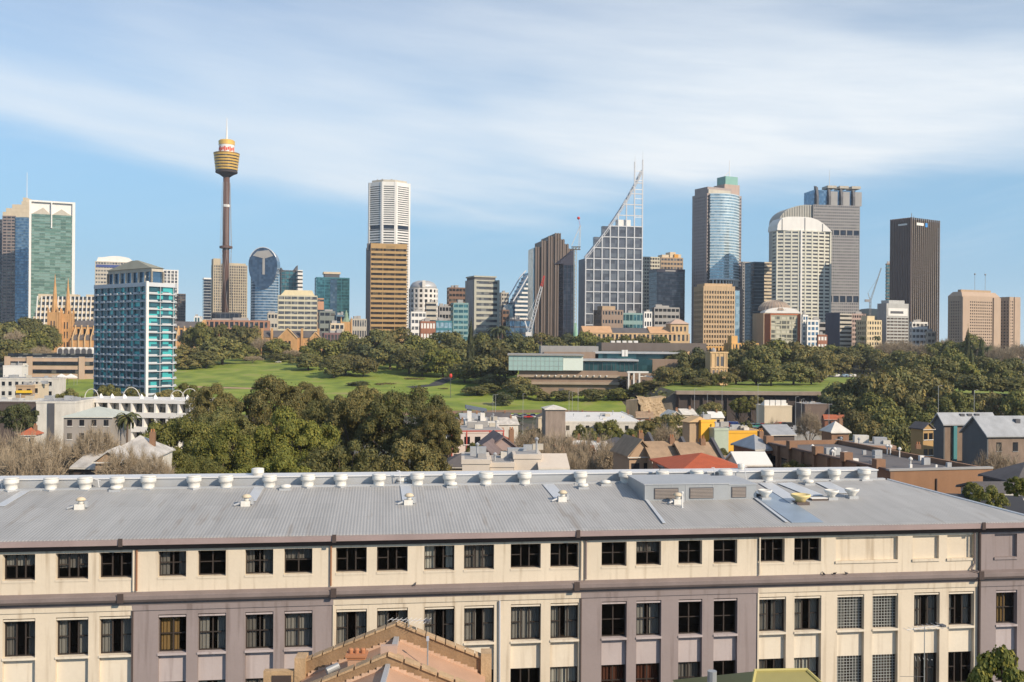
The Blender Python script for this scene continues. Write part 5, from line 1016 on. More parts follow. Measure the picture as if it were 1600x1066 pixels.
def crown(seed, nl, n, ls, flat=.75, spread=.72, lr=(.26, .44), zc=.56, bottom=.0):
    """leaf mesh inside a crown of radius 1 and height 1 (z 0.2..1): lobes carry leaf faces on and just under their surface"""
    g = np.random.default_rng(seed); L = []
    for i in range(nl):
        a = i * 2.399 + g.uniform(-.4, .4); e = 1 - 2 * (i + .5) / nl; e = max(e, -.75); rr = math.sqrt(max(0, 1 - e * e)) * g.uniform(.6, 1.08)
        L.append((spread * rr * math.cos(a), spread * rr * math.sin(a), zc + .31 * e * g.uniform(.7, 1.1), g.uniform(*lr)))
    L = np.array(L); k = g.integers(0, nl, n); d = g.normal(size=(n, 3)); d /= np.linalg.norm(d, axis=1)[:, None]; d[:, 2] = np.where(d[:, 2] < -.35, -d[:, 2], d[:, 2])
    rad = L[k, 3] * (1 - .42 * g.random(n) ** 2.2) * (1 + .10 * np.sin(d[:, 0] * 9 + k) * np.sin(d[:, 1] * 8))
    rad = rad * np.where(g.random(n) < .13, g.uniform(1.0, 1.32, n), 1.0)
    sq = np.array([1, 1, .5 * flat / .75]); P = L[k, :3] + d * rad[:, None] * sq
    keep = (np.sin(P[:, 0] * 13 + seed) + np.sin(P[:, 1] * 12 + 2) + np.sin(P[:, 2] * 19 + k * .7)) < 1.75
    for j in range(nl):
        q = (P - L[j, :3]) / sq; keep &= (np.linalg.norm(q, axis=1) > L[j, 3] * .66) | (k == j)
    P = P[keep]; d = d[keep]; n = len(P)
    nn = d * np.array([1, 1, 1.3]) + g.normal(size=(n, 3)) * .42; nn /= np.linalg.norm(nn, axis=1)[:, None]
    u = np.cross(nn, g.normal(size=(n, 3))); u /= np.linalg.norm(u, axis=1)[:, None]; v = np.cross(nn, u)
    s_ = ls * g.uniform(.55, 1.3, n)[:, None]; asp = np.array([1, 1, .62])
    c = np.stack([P + u * s_ * asp, P + v * s_ * .8 * asp, P - u * s_ * asp * .9, P - v * s_ * .7 * asp + u * s_ * .2 * asp], 1).reshape(-1, 3)
    me = bpy.data.meshes.new('crown'); me.vertices.add(len(c)); me.vertices.foreach_set('co', c.ravel()); me.loops.add(4 * n); me.loops.foreach_set('vertex_index', np.arange(4 * n, dtype=np.int32))
    me.polygons.add(n); me.polygons.foreach_set('loop_start', np.arange(0, 4 * n, 4, dtype=np.int32)); me.update(calc_edges=True); return me, L
def trunk_mesh(L, r0=.06, zb=-.08):
    b = MB(); b.tube((0, 0, zb), (.01, .01, .3), r0, r0 * .7, 8)
    for x, y, z, rr in L[::2]: b.tube((.01, .01, .28), (x * .5, y * .5, (.28 + z) / 2 + .03), r0 * .5, r0 * .3, 5).tube((x * .5, y * .5, (.28 + z) / 2 + .03), (x, y, z), r0 * .3, r0 * .1, 5)
    me = bpy.data.meshes.new('trunk'); me.from_pydata(b.v, [], b.f); me.materials.append(bark); me.update(); return me
TPL = {}
def template(kind, q, i):
    key = (kind, q, i)
    if key not in TPL:
        if q == 'far': me, L = crown(hash_(kind) + i, 13 + 2 * i, 5200, .062)
        elif q == 'mid': me, L = crown(hash_(kind) + 50 + i, 26 + 4 * i, 15000, .034, lr=(.15, .32), spread=.82)
        else: me, L = crown(hash_(kind) + 90 + i, 46 + 8 * i, 60000, .0175, lr=(.11, .27), spread=.88)
        me.materials.append(LM[kind]); TPL[key] = (me, trunk_mesh(L))
    return TPL[key]
def hash_(k): return ord(k[0]) * 7
def bare_meshes(seed, ncl=46, ntw=85):
    """leafless crown: limbs fork from the trunk to clusters spread through a dome, each cluster a spray of fine twigs"""
    r_ = random.Random(seed); tk = MB(); V = []; Fc = []
    def rib(a, b_, w0, w1):
        s_ = (b_ - a).cross(Vector((r_.uniform(-1, 1), r_.uniform(-1, 1), r_.uniform(-.3, .3)))); s_ = s_.normalized() if s_.length > 1e-6 else Vector((1, 0, 0))
        k = len(V); V.extend([a - s_ * w0, a + s_ * w0, b_ + s_ * w1, b_ - s_ * w1]); Fc.append((k, k + 1, k + 2, k + 3))
    tk.tube((0, 0, -1.6), (.01, .01, .24), .045, .03, 8); forks = []
    for i in range(6):
        a = i * 1.05 + r_.uniform(-.3, .3); p = Vector((.34 * math.cos(a), .34 * math.sin(a), r_.uniform(.42, .56))); tk.tube((.01, .01, .22), p, .024, .014, 6); forks.append(p)
    for i in range(ncl):
        e = 1 - 1.15 * (i + .5) / ncl; a = i * 2.399; rr = math.sqrt(max(0, 1 - e * e)); q_ = r_.uniform(.55, .8)
        c = Vector((q_ * rr * math.cos(a), q_ * rr * math.sin(a), .50 + .36 * e * q_ / .7)); f = min(forks, key=lambda v: (v - c).length); m = (f + c) / 2 + Vector((r_.gauss(0, .04), r_.gauss(0, .04), .02))
        tk.tube(f, m, .014, .010, 4); tk.tube(m, c, .010, .005, 4)
        out = (c - Vector((0, 0, .35))).normalized()
        for j in range(ntw):
            s0 = (m.lerp(c, r_.uniform(.2, 1))); d = (out * .8 + Vector((r_.gauss(0, 1), r_.gauss(0, 1), r_.gauss(.15, .8))) * .62).normalized(); L = r_.uniform(.08, .24); e1 = s0 + d * L * .55; e2 = e1 + (d + Vector((r_.gauss(0, .4), r_.gauss(0, .4), r_.gauss(.1, .3)))).normalized() * L * .5
            rib(s0, e1, .0034, .0026); rib(e1, e2, .0026, .0016); rib(e1, e1 + (d + Vector((r_.gauss(0, .7), r_.gauss(0, .7), r_.gauss(0, .5)))).normalized() * L * .4, .0022, .0014)
    mt = bpy.data.meshes.new('trunk'); mt.from_pydata(tk.v, [], tk.f); mt.materials.append(mat('pale_bark', (.30, .235, .18), .9, var=.25, scale=2))
    mb_ = bpy.data.meshes.new('branches'); mb_.from_pydata([tuple(v) for v in V], [], Fc); mb_.materials.append(twig)
    return mb_, mt
BT = [bare_meshes(s_) for s_ in (1, 2, 3)]
KN = {'f': ('fig_tree', 'dark spreading tree'), 'g': ('leafy_tree', 'mid-green leafy tree'), 'l': ('leafy_tree', 'yellow-green tree'), 'o': ('leafy_tree', 'olive-brown tree'), 'd': ('leafy_tree', 'very dark dense tree'), 'b': ('bare_tree', 'leafless brown tree')}
r_ = random.Random(21)
rsw = random.Random(9)
def tree(cx, yt, wpx, D, kind, q=None, where=None, grp='trees in the park belt', label=None, hmin=0, base=None):
    if not label and kind in 'fd' and rsw.random() < .34: kind = rsw.choice('ogog' if kind == 'f' else 'ff')
    p = W(cx, yt, D); zb = H(p.x, D) if base is None else base; hh = max(p.z - zb, hmin, 3); rad = wpx / 2 * D / F
    nm, dn = KN[kind]; sz = 'large ' if wpx > 66 else 'small ' if wpx < 36 else ''
    o = root(nm, label or (sz + dn + ' ' + (where or 'in the park belt')), 'tree', (p.x, D, p.z - hh), r_.uniform(0, 6.28), grp, cx)
    if kind == 'b': ms = r_.choice(BT); nms = ('branches', 'trunk')
    else: ms = template(kind, q or ('far' if D > 300 else 'mid'), r_.randrange(2)); nms = ('crown', 'trunk')
    cz = min(hh * 1.18, rad * 2.3) if kind != 'b' else min(hh, rad * 2.5)
    for me, n_ in zip(ms, nms): c = bpy.data.objects.new(n_, me); sc.collection.objects.link(c); c.parent = o; c.scale = (rad, rad * (.9 if cx % 2 else 1.05), cz if n_ == 'crown' or kind == 'b' else hh); c.location.z = hh - cz if n_ == 'crown' or kind == 'b' else 0
    return o
T = '''12,503,56,800,f 45,497,60,820,f 72,508,40,790,d 25,515,50,760,b 55,522,50,720,f 8,530,60,700,f 30,545,50,660,o 64,540,44,690,b
283,540,40,740,f 300,512,34,850,f 318,508,40,840,f 345,507,42,850,f 372,509,40,850,f 395,511,36,845,f 300,545,50,720,f 348,527,74,730,f 322,548,46,700,f 292,560,44,690,o 385,540,44,770,g 410,526,40,790,b 430,532,46,780,g 455,546,44,780,b 395,556,36,745,b 438,552,36,760,f 470,548,46,790,f
500,527,66,730,f 482,552,50,690,f 540,552,62,660,o 522,560,44,640,f 568,557,44,650,f 556,530,50,800,f 545,521,40,820,g 592,515,58,760,f 575,540,52,730,d 626,514,60,760,f 610,535,60,700,f 652,523,60,730,f 640,545,58,670,f 668,540,50,680,f 692,544,56,650,l 660,558,44,655,f 700,518,56,780,f 724,534,60,700,d 748,524,54,740,f 772,530,70,690,f 790,545,56,640,f 752,556,76,615,f 726,568,50,620,d 770,585,50,590,f 809,588,44,555,o 822,527,50,720,f 800,523,50,760,d 846,522,50,800,f 868,527,44,780,f 893,524,44,800,d 918,522,50,790,f 945,525,40,760,g 972,528,40,770,g 1003,524,44,760,f 1030,530,44,720,f 560,596,34,600,d 600,598,36,610,o 786,614,34,520,d
505,592,50,690,f 535,600,40,650,g 620,596,40,640,f 455,585,36,720,o 575,582,44,700,f 650,590,36,640,f 690,606,30,590,o 745,604,50,560,f 765,600,44,570,g 820,600,44,545,f 402,576,36,740,f
1060,548,50,600,f 1082,552,48,575,f 1066,574,60,560,f 1042,572,40,550,f 1094,545,44,620,d 1000,600,34,540,g 965,606,50,545,g 928,608,44,540,f 1020,595,50,540,o 880,610,40,540,f 850,612,30,540,o
1150,545,50,640,f 1166,535,56,640,f 1192,540,60,620,d 1212,536,66,650,f 1242,532,60,650,f 1264,540,60,640,f 1284,548,46,620,o 1150,572,50,575,f 1182,566,56,570,f 1205,572,50,560,f 1240,566,60,570,f 1268,574,44,580,o 1094,590,34,540,f 1100,576,26,553,f 1134,580,30,554,o 1117,584,18,552,g
1300,538,50,780,f 1322,542,50,760,f 1345,537,50,790,f 1365,545,44,760,f 1388,532,56,800,b 1412,530,52,810,b 1440,536,50,800,b 1380,550,40,740,f 1310,552,44,740,f 1462,534,44,800,f 1492,532,50,790,g 1520,527,44,770,f 1545,535,46,760,b 1566,540,50,740,b 1590,536,50,760,b 1478,528,40,820,b
1312,598,66,462,f 1346,590,70,458,f 1376,580,72,455,f 1404,574,60,470,f 1330,618,60,440,f 1366,612,64,430,g 1398,604,60,430,f 1300,622,40,445,d
1410,548,60,650,f 1436,552,60,600,f 1430,575,66,500,f 1462,556,60,560,f 1450,590,70,450,f 1488,548,52,620,f 1505,560,56,560,g 1480,580,60,500,d 1530,556,56,600,f 1520,585,60,480,f 1556,562,52,580,f 1550,590,56,480,d 1582,560,50,600,f 1585,590,60,480,f 1500,610,50,430,f 1542,612,50,440,f 1590,615,50,430,f
1385,640,70,360,g 1418,630,66,380,g 1440,650,60,350,g 1360,655,56,350,o 1405,662,60,320,f 1470,625,50,400,f 1340,640,44,400,o'''
for tok in T.split():
    cx, yt, wp, D_, k = tok.split(','); cx, yt, wp, D_ = float(cx), float(yt), float(wp), float(D_)
    where = 'behind the park lawn' if D_ > 700 else 'on the park slope' if D_ > 500 else 'on the valley slope'
    tree(cx, yt, wp * 1.12, D_, k, where=where)
for tok in '''30,626,56,250,d 108,606,44,300,f 170,600,44,330,f 205,603,40,330,d 262,604,50,330,o 290,596,40,400,g 1112,624,44,400,o 1090,636,40,380,d 1158,618,34,400,g 1180,616,30,400,o 1050,640,66,290,o 1010,652,50,290,o 1078,668,60,250,o 1030,672,60,240,g 950,654,60,300,g 915,662,50,280,d 985,668,44,260,g 1100,655,36,240,d 760,664,40,260,o 835,668,44,300,g 1228,700,60,190,g 1255,682,76,165,o 1282,696,66,160,g 1240,716,70,130,o 1130,700,40,180,d 1160,694,44,190,d 742,690,30,140,g 790,702,24,130,d 1345,690,40,160,g 1310,700,30,150,o 1545,756,60,85,g 1520,752,40,95,g 1590,742,40,90,l'''.split():
    cx, yt, wp, D_, k = tok.split(','); tree(float(cx), float(yt), float(wp), float(D_), k, 'mid', 'among the valley houses', 'trees among the valley houses')
_q = random.Random(77); _w = ['among the valley roofs', 'between the terrace houses']
for i in range(46):
    cx = _q.uniform(700, 1290); D_ = _q.choice((150, 175, 210, 245, 285, 330)); yt = 533 + (40 - _q.uniform(8.5, 13)) * 1500 / D_
    if 1085 < cx < 1200 and D_ < 210: continue
    tree(cx, yt, _q.uniform(5, 9) * 1500 / D_, D_, _q.choice('bbbogfo'), 'mid', _q.choice(_w), 'trees among the valley houses')
for i in range(14):
    cx = _q.uniform(-20, 235); D_ = _q.choice((170, 200, 240)); tree(cx, 533 + (40 - _q.uniform(9, 14)) * 1500 / D_, _q.uniform(5, 9) * 1500 / D_, D_, _q.choice('bbbogf'), 'mid', 'among the roofs at left', 'trees among the valley houses')
big = [(425, 583, 130, 215, 'o', 'tallest olive-crowned fig tree in the big clump left of centre'), (332, 597, 90, 215, 'o', 'round-topped fig tree at the back left of the big clump'), (286, 640, 140, 178, 'g', 'sunlit fig tree at the left front of the big clump'), (372, 655, 160, 165, 'l', 'bright green fig tree at the front of the big clump'), (462, 632, 150, 170, 'l', 'brightest green fig tree in the middle of the big clump'),
       (350, 632, 120, 195, 'f', 'dark fig tree in the middle of the big clump'), (520, 612, 100, 205, 'f', 'dark fig tree right of the tallest olive-crowned fig'), (566, 600, 120, 195, 'o', 'tall brownish fig tree right of centre in the big clump'), (640, 601, 130, 190, 'f', 'tall dark fig tree near the right end of the big clump'), (684, 632, 90, 180, 'o', 'brownish fig tree at the right end of the big clump'), (540, 680, 150, 160, 'f', 'low dark fig tree at the right front of the big clump'), (640, 682, 150, 155, 'o', 'low olive fig tree at the front right of the big clump'), (480, 595, 80, 225, 'o', 'small fig crown just right of the tallest olive crown'), (300, 700, 110, 140, 'g', 'low green fig tree just above the ventilator ridge'), (430, 700, 130, 138, 'l', 'low bright fig tree just above the metal roof')]
for cx, yt, wp, D_, k, lb in big: tree(cx, yt, wp * 1.05, D_, k, 'near', None, 'fig trees of the big clump', lb)
for cx, yt, wp, D_, lb in ((20, 668, 130, 140, 'leafless tree at the far left behind the ventilator ridge'), (78, 674, 100, 135, 'leafless tree beside the weathered shed at left'), (48, 690, 140, 120, 'low leafless thicket tree just above the ridge at far left'), (150, 662, 90, 128, 'leafless tree with pale limbs over the weathered iron roofs'), (-10, 690, 120, 125, 'leafless tree cut by the left edge of the photo'), (196, 694, 90, 112, 'low leafless tree in front of the weathered hipped roof'), (238, 706, 70, 110, 'low leafless tree at the left foot of the fig clump'),
                           (830, 665, 80, 190, 'leafless tree right of the gabled house in the centre'), (880, 672, 90, 175, 'leafless tree below the grey stone block'), (930, 675, 110, 155, 'wide leafless tree in front of the white-roofed warehouse'), (960, 690, 90, 145, 'leafless tree left of the tan-roofed terraces'), (860, 690, 90, 150, 'leafless tree behind the cream parapet blocks'), (1040, 662, 60, 230, 'thin leafless tree between the olive trees'), (1210, 655, 40, 250, 'thin leafless tree beside the parked cars'), (905, 700, 90, 140, 'low leafless tree just above the metal roof'), (1560, 700, 80, 150, 'leafless tree against the larger wharf shed'), (1265, 640, 50, 300, 'leafless tree left of the dark portal building')):
    tree(cx, yt, wp * 1.15, D_, 'b', None, None, 'leafless winter trees', lb)
# cypresses and palms
for cx, yt, D_, w_ in ((735, 510, 650, 9), (1512, 514, 640, 6), (1534, 528, 640, 9), (1518, 548, 560, 9)):
    p = W(cx, yt, D_); zb = H(p.x, D_); me, L = crown(300 + int(cx), 14, 2600, .09, spread=.5, lr=(.3, .5)); me.materials.append(LM['d'])
    o = root('cypress_tree', 'narrow dark columnar cypress standing above the park trees', 'tree', (p.x, D_, zb), 0, 'columnar cypresses', cx); o.scale = (w_ / 2 * D_ / F * 1.5, w_ / 2 * D_ / F * 1.5, (p.z - zb))
    c = bpy.data.objects.new('crown', me); sc.collection.objects.link(c); c.parent = o; c.scale = (1, 1, 1.5); c.location.z = -.55
    c = bpy.data.objects.new('trunk', trunk_mesh(L)); sc.collection.objects.link(c); c.parent = o
def palm(cx, yt, D_, wpx, lb):
    p = W(cx, yt + wpx * .25, D_); zb = H(p.x, D_) - .5; hh = p.z - zb; o = root('palm_tree', lb, 'tree', (p.x, D_, zb), 0, 'palm trees', cx); R_ = wpx / 2 * D_ / F
    MB().tube((0, 0, 0), (.2, 0, hh), R_ * .09, R_ * .07, 8).build('trunk', bark, o); b = MB(); q_ = random.Random(int(cx))
    for k in range(34):
        a = q_.uniform(0, 6.28); e = q_.uniform(-.2, 1.1); pr = Vector((.2, 0, hh)); c_ = Vector((math.cos(a), math.sin(a), 0)); sd = Vector((-c_.y, c_.x, 0))
        for j in range(5):
            ang = e - j * .42; nx = pr + (c_ * math.cos(ang) + Vector((0, 0, math.sin(ang)))) * R_ * .24; wv = R_ * .13 * (1 - abs(j - 1.5) / 4.5)
            b.quad(pr - sd * wv - Vector((0, 0, wv * .6)), pr, nx, nx - sd * wv * .8 - Vector((0, 0, wv * .5))); b.quad(pr, pr + sd * wv - Vector((0, 0, wv * .6)), nx + sd * wv * .8 - Vector((0, 0, wv * .5)), nx); pr = nx
    b.build('fronds', LM['d'], o)
for a in ((778, 506, 760, 44, 'large spreading palm rising in front of the crane'), (1025, 522, 700, 18, 'small palm in front of the long sandstone building'), (1348, 524, 800, 14, 'small palm beside the pinkish office block'), (1370, 524, 800, 14, 'small palm in front of the art-deco block'), (1543, 540, 700, 16, 'palm below the broad beige tower'), (198, 642, 240, 44, 'palm in front of the white modernist building')): palm(*a)
# understorey along the slopes
g = np.random.default_rng(5); n = 30000; V = []; 
xx = g.uniform(-260, 330, n); yy = g.uniform(380, 900, n)
P = []
for x, y in zip(xx, yy):
    if (x < 64 and 486 < y < 790) or (x > 80 and 479 < y < 712): continue
    if x < 75 and 430 < y < 486 and g.random() < .8: continue
    if 76 < x < 210 and 440 < y < 480: continue
    P.append((x, y, H(x, y) + g.uniform(.1, 1.9 if y > 700 else 1.2)))
P = np.array(P); n = len(P); nn = g.normal(size=(n, 3)); nn[:, 2] = abs(nn[:, 2]) + .6; nn /= np.linalg.norm(nn, axis=1)[:, None]; u = np.cross(nn, g.normal(size=(n, 3))); u /= np.linalg.norm(u, axis=1)[:, None]; v = np.cross(nn, u); s_ = g.uniform(.6, 1.5, n)[:, None]
c = np.stack([P + u * s_, P + v * s_, P - u * s_, P - v * s_], 1).reshape(-1, 3)
me = bpy.data.meshes.new('shrubbery'); me.from_pydata(c.tolist(), [], [(4 * i, 4 * i + 1, 4 * i + 2, 4 * i + 3) for i in range(n)]); me.materials.append(LM['f']); me.update()
o = bpy.data.objects.new('shrubbery', me); sc.collection.objects.link(o); tag(o, 'low dark ground cover between the trees of the park slopes', 'shrubs'); o['kind'] = 'stuff'
# ---------------------------------------------------------------- foreground building
from collections import defaultdict
TH = R(7.6); c7, s7 = math.cos(TH), math.sin(TH); D0 = 61.0; P0 = Vector((30 * D0 / F, D0))
FB = root('warehouse_building', 'long cream and mauve building with a grey corrugated roof across the foreground', 'building', (P0.x, P0.y, 0), TH, None, 800)
def ws(px, py=950):
    u0 = UV(px, py)[0]; return (u0 * P0.y - F * P0.x) / (F * c7 - u0 * s7)
ED = 28.04; SL = math.tan(R(5.1)); RL = 12.3; RZ = ED + RL * SL; SMIN = ws(-160); SMAX = ws(1626, 810); EO = .55
def render_wall(name, col, dirt, amt):
    m, t, p = _pr(name); p.inputs['Roughness'].default_value = .88; p.inputs['Specular IOR Level'].default_value = .2
    a = tnoise(t, .35, 5); b_ = tnoise(t, 1.0, 6, sv=(2.6, 2.6, .16)); c_ = tnoise(t, 5, 4)
    f = mth(t, 'ADD', mth(t, 'MULTIPLY', mth(t, 'SUBTRACT', a, .5), .28), mth(t, 'ADD', mth(t, 'MULTIPLY', mth(t, 'SUBTRACT', c_, .5), .10), 1.0))
    sm = t.nodes.new('ShaderNodeMapRange'); sm.interpolation_type = 'SMOOTHSTEP'; t.links.new(b_, sm.inputs[0]); sm.inputs[1].default_value = .5; sm.inputs[2].default_value = .78; sm.inputs[4].default_value = amt
    mxx = t.nodes.new('ShaderNodeMix'); mxx.data_type = 'RGBA'; t.links.new(sm.outputs[0], mxx.inputs[0]); t.links.new(cmul(t, col, f), mxx.inputs[6]); mxx.inputs[7].default_value = (*dirt, 1); t.links.new(mxx.outputs[2], p.inputs['Base Color'])
    bn = t.nodes.new('ShaderNodeBump'); bn.inputs['Strength'].default_value = .25; bn.inputs['Distance'].default_value = .03; t.links.new(tnoise(t, 4, 6), bn.inputs['Height']); t.links.new(bn.outputs[0], p.inputs['Normal'])
    MC[name] = m; return m
facc = render_wall('cream_render_wall', (.65, .565, .445), (.38, .30, .21), .75); facm = render_wall('mauve_render_wall', (.285, .24, .235), (.16, .125, .115), .7)
pan_c = render_wall('cream_panel_wall', (.68, .61, .50), (.42, .34, .25), .65); pan_m = render_wall('mauve_panel_wall', (.44, .385, .38), (.23, .18, .17), .65); corn = mat('mauve_cornice', (.215, .175, .165), .7, var=.16, scale=.8, bump=.2); dkb = mat('dark_brown_with_eave_shade', (.075, .055, .05), .7); frm = mat('dark_window_frame', (.045, .035, .03), .6)
s_end = SMAX - .9
def tc_(bays): return bays
# colour zones along the wall
zones = [(SMIN, ws(207), 'c'), (ws(207), ws(521), 'm'), (ws(521), ws(907), 'c'), (ws(907), ws(1184), 'm'), (ws(1184), ws(1527), 'c'), (ws(1527), s_end, 'm')]
def zone(s): 
    for a, b_, k in zones:
        if s < b_: return k
    return 'm'
top = [(-135, -85), (-66, -15), (4, 55), (87, 138), (155, 206), (247, 291), (309, 353), (383, 427), (444, 488), (525, 573), (589, 637), (663, 710), (725, 772), (798, 845), (860, 904), (940, 979), (994, 1033), (1060, 1097), (1115, 1152), (1184, 1226), (1241, 1283)]
blank = [(1306, 1403), (1426, 1467), (1480, 1522), (1554, 1589)]
sec = top[:19] + [(1186, 1228), (1241, 1283), (1308, 1350), (1363, 1403), (1428, 1468), (1482, 1522), (1556, 1589)]
ZT = (27.12, 25.56); ZS = (23.08, 20.96); Z3 = (19.14, 17.0)
def wallrow(z0, z1, holes, mk, y0=0, y1=.5, mh=None, zc=None):
    s = SMIN
    for a, b_ in holes + [(s_end, s_end)]:
        if a > s + .01:
            # split at colour changes
            cut = [s] + [z[1] for z in zones if s < z[1] < a] + [a]
            for p_, q_ in zip(cut, cut[1:]):
                if q_ - p_ > .01: WALLS[mk((p_ + q_) / 2)].box(p_, q_, y0, y1, z0, z1)
        s = b_
WALLS = defaultdict(MB)
def zi(s): return [i for i, z in enumerate(zones) if s < z[1] or i == 5][0]
kc = lambda s: ('cream', 'u', 0) if s < ws(1527) else ('mauve', 'u', 1)
kz = lambda s: ('cream' if zone(s) == 'c' else 'mauve', 'l', zi(s))
hT = [(ws(a, 870), ws(b_, 870)) for a, b_ in top]; hB = [(ws(a, 870), ws(b_, 870)) for a, b_ in blank]; hS = [(ws(a, 990), ws(b_, 990)) for a, b_ in sec]
wallrow(24.25, ZT[1], [], kc); wallrow(ZT[1], ZT[0], hT + hB, kc); wallrow(ZT[0], 27.75, [], kc)
for a, b_ in hB: WALLS[kc((a + b_) / 2)].box(a, b_, .22, .42, ZT[1] - .001, ZT[0]); WALLS[kc(a)].box(a - .05, b_ + .05, -.08, .21, ZT[1] - .16, ZT[1] - .002)
# lower storeys: pilasters stand proud of recessed bays
wallrow(ZS[0] + .22, 23.95, [], kz); 
for z1, z0 in ((ZS[0] + .22, 12.0),): wallrow(z0, z1, hS, kz)
wallrow(2, 12.0, [], kz)
for a, b_ in hS:
    k = pan_c if kz((a + b_) / 2)[0] == 'cream' else pan_m
    MB().box(a, b_, .27, .46, ZS[0], ZS[0] + .219).box(a + .02, b_ - .02, .06, .269, ZS[0] + .05, ZS[0] + .15).build('head_band', k, FB); MB().box(a, b_, .27, .46, Z3[0], ZS[1] - .14).build('spandrel_panel', k, FB); MB().box(a, b_, .27, .46, 12, Z3[1] - .14).build('spandrel_panel', k, FB)
for k, b in WALLS.items(): b.build('wall', facc if k[0] == 'cream' else facm, FB)
# cornices
def run(name, prof, m_, a=SMIN, b_=None): return MB().yz(prof, a, b_ or s_end + .2).build(name, m_, FB)
run('cornice', [(0.01, 23.95), (-.12, 23.95), (-.12, 24.12), (-.38, 24.2), (-.5, 24.36), (-.5, 24.58), (-.42, 24.62), (0.01, 24.72)], corn)
run('frieze_band', [(.005, 23.62), (-.07, 23.62), (-.07, 23.94), (.005, 23.94)], facc, SMIN, ws(207)); 
for a, b_, k in zones[1:]: run('frieze_band', [(.004, 23.60), (-.07, 23.60), (-.1, 23.94), (.004, 23.94)], facc if k == 'c' else facm, a, b_)
run('eave_band', [(0.01, 27.3), (-.16, 27.3), (-.22, 27.55), (-.4, 27.66), (0.01, 27.66)], dkb)
run('soffit', [(.3, 27.67), (-EO + .02, 27.67), (-EO + .02, 27.72), (.3, 27.72)], dkb)  # shadow under the eave is put into this dark brown, with the paint
run('fascia', [(-EO + .015, 27.62), (-EO - .1, 27.66), (-EO - .14, 27.98), (-EO + .015, 27.98)], mat('mauve_fascia', (.36, .28, .27), .6, var=.12, scale=.6))
for px in (193, 900, 1527, 523): s = ws(px, 840); MB().box(s - .12, s + .12, -EO - .2, -EO - .141, 27.6, 28.08).build('gutter_joint', dkb, FB); MB().box(s - .2, s + .15, -.58, -.505, 24.2, 24.75).build('cornice_joint', dkb, FB)
pm_ = mat('pipe_brown', (.28, .14, .08), .6)
for px, m_ in ((209, facc), (214, pm_), (517, pm_), (908, facc), (915, corn), (1186, facc)): s = ws(px, 900); MB().tube((s, -.09, 27.3), (s, -.09, 24.8), .06).build('downpipe', m_, FB)
for px in (207, 521, 907, 1184): s = ws(px, 1000); MB().box(s - .05, s + .05, -.07, -.01, 12, 23.6).build('wall_joint', dkb if px in (207, 907) else facc, FB)
MB().path([(ws(1521, 900), -.12, 27.3), (ws(1521, 900), -.12, 25.2), (ws(1515, 905), -.16, 24.8), (ws(1521, 900), -.5, 24.75)], .06).build('downpipe', corn, FB)
MB().tube((ws(1529, 900), -.12, 27.3), (ws(1529, 900), -.12, 8), .09).build('downpipe', dkb, FB); MB().tube((ws(780, 1000), -.12, 23.6), (ws(781, 1060), -.12, 14), .05).build('downpipe', mat('pale_blue_pipe', (.45, .47, .52)), FB)
# interior: floors and a back wall so the rooms read as rooms
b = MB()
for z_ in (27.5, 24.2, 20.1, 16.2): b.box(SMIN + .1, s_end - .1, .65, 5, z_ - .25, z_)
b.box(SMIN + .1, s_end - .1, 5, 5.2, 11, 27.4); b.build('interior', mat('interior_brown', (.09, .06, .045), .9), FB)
# windows
gm2, t, p = _pr('window_pane'); p.inputs['Base Color'].default_value = (.02, .02, .02, 1); p.inputs['Roughness'].default_value = .04
trn = t.nodes.new('ShaderNodeBsdfTransparent'); trn.inputs[0].default_value = (.75, .76, .74, 1); ms = t.nodes.new('ShaderNodeMixShader'); fr = t.nodes.new('ShaderNodeLayerWeight'); fr.inputs[0].default_value = .35
t.links.new(mth(t, 'ADD', .06, mth(t, 'MULTIPLY', fr.outputs['Facing'], .30), None, True), ms.inputs[0]); t.links.new(trn.outputs[0], ms.inputs[1]); t.links.new(p.outputs[0], ms.inputs[2]); t.links.new(ms.outputs[0], t.nodes['Material Output'].inputs[0])
cur = [mat('grey_blind', (.33, .315, .30), .9, var=.06), mat('dark_curtain', (.22, .205, .195), .9, var=.06), mat('white_blind', (.62, .60, .55), .9, var=.05), mat('ochre_curtain', (.30, .19, .08), .9), mat('red_brown_shutter', (.14, .05, .03), .7)]
wr = random.Random(12)
def curtain(W_, a, b_, z0, z1, m_, n=14):
    mb = MB(); k = max(3, int((b_ - a) / .07)); 
    for i in range(k + 1):
        x = a + (b_ - a) * i / k; y = .58 + .03 * math.sin(i * 2.1) + .012 * math.sin(i * .9); mb.v += [(x, y, z0), (x, y, z1)]
    for i in range(k): mb.f.append((2 * i, 2 * i + 2, 2 * i + 3, 2 * i + 1))
    mb.build('curtain', m_, W_)
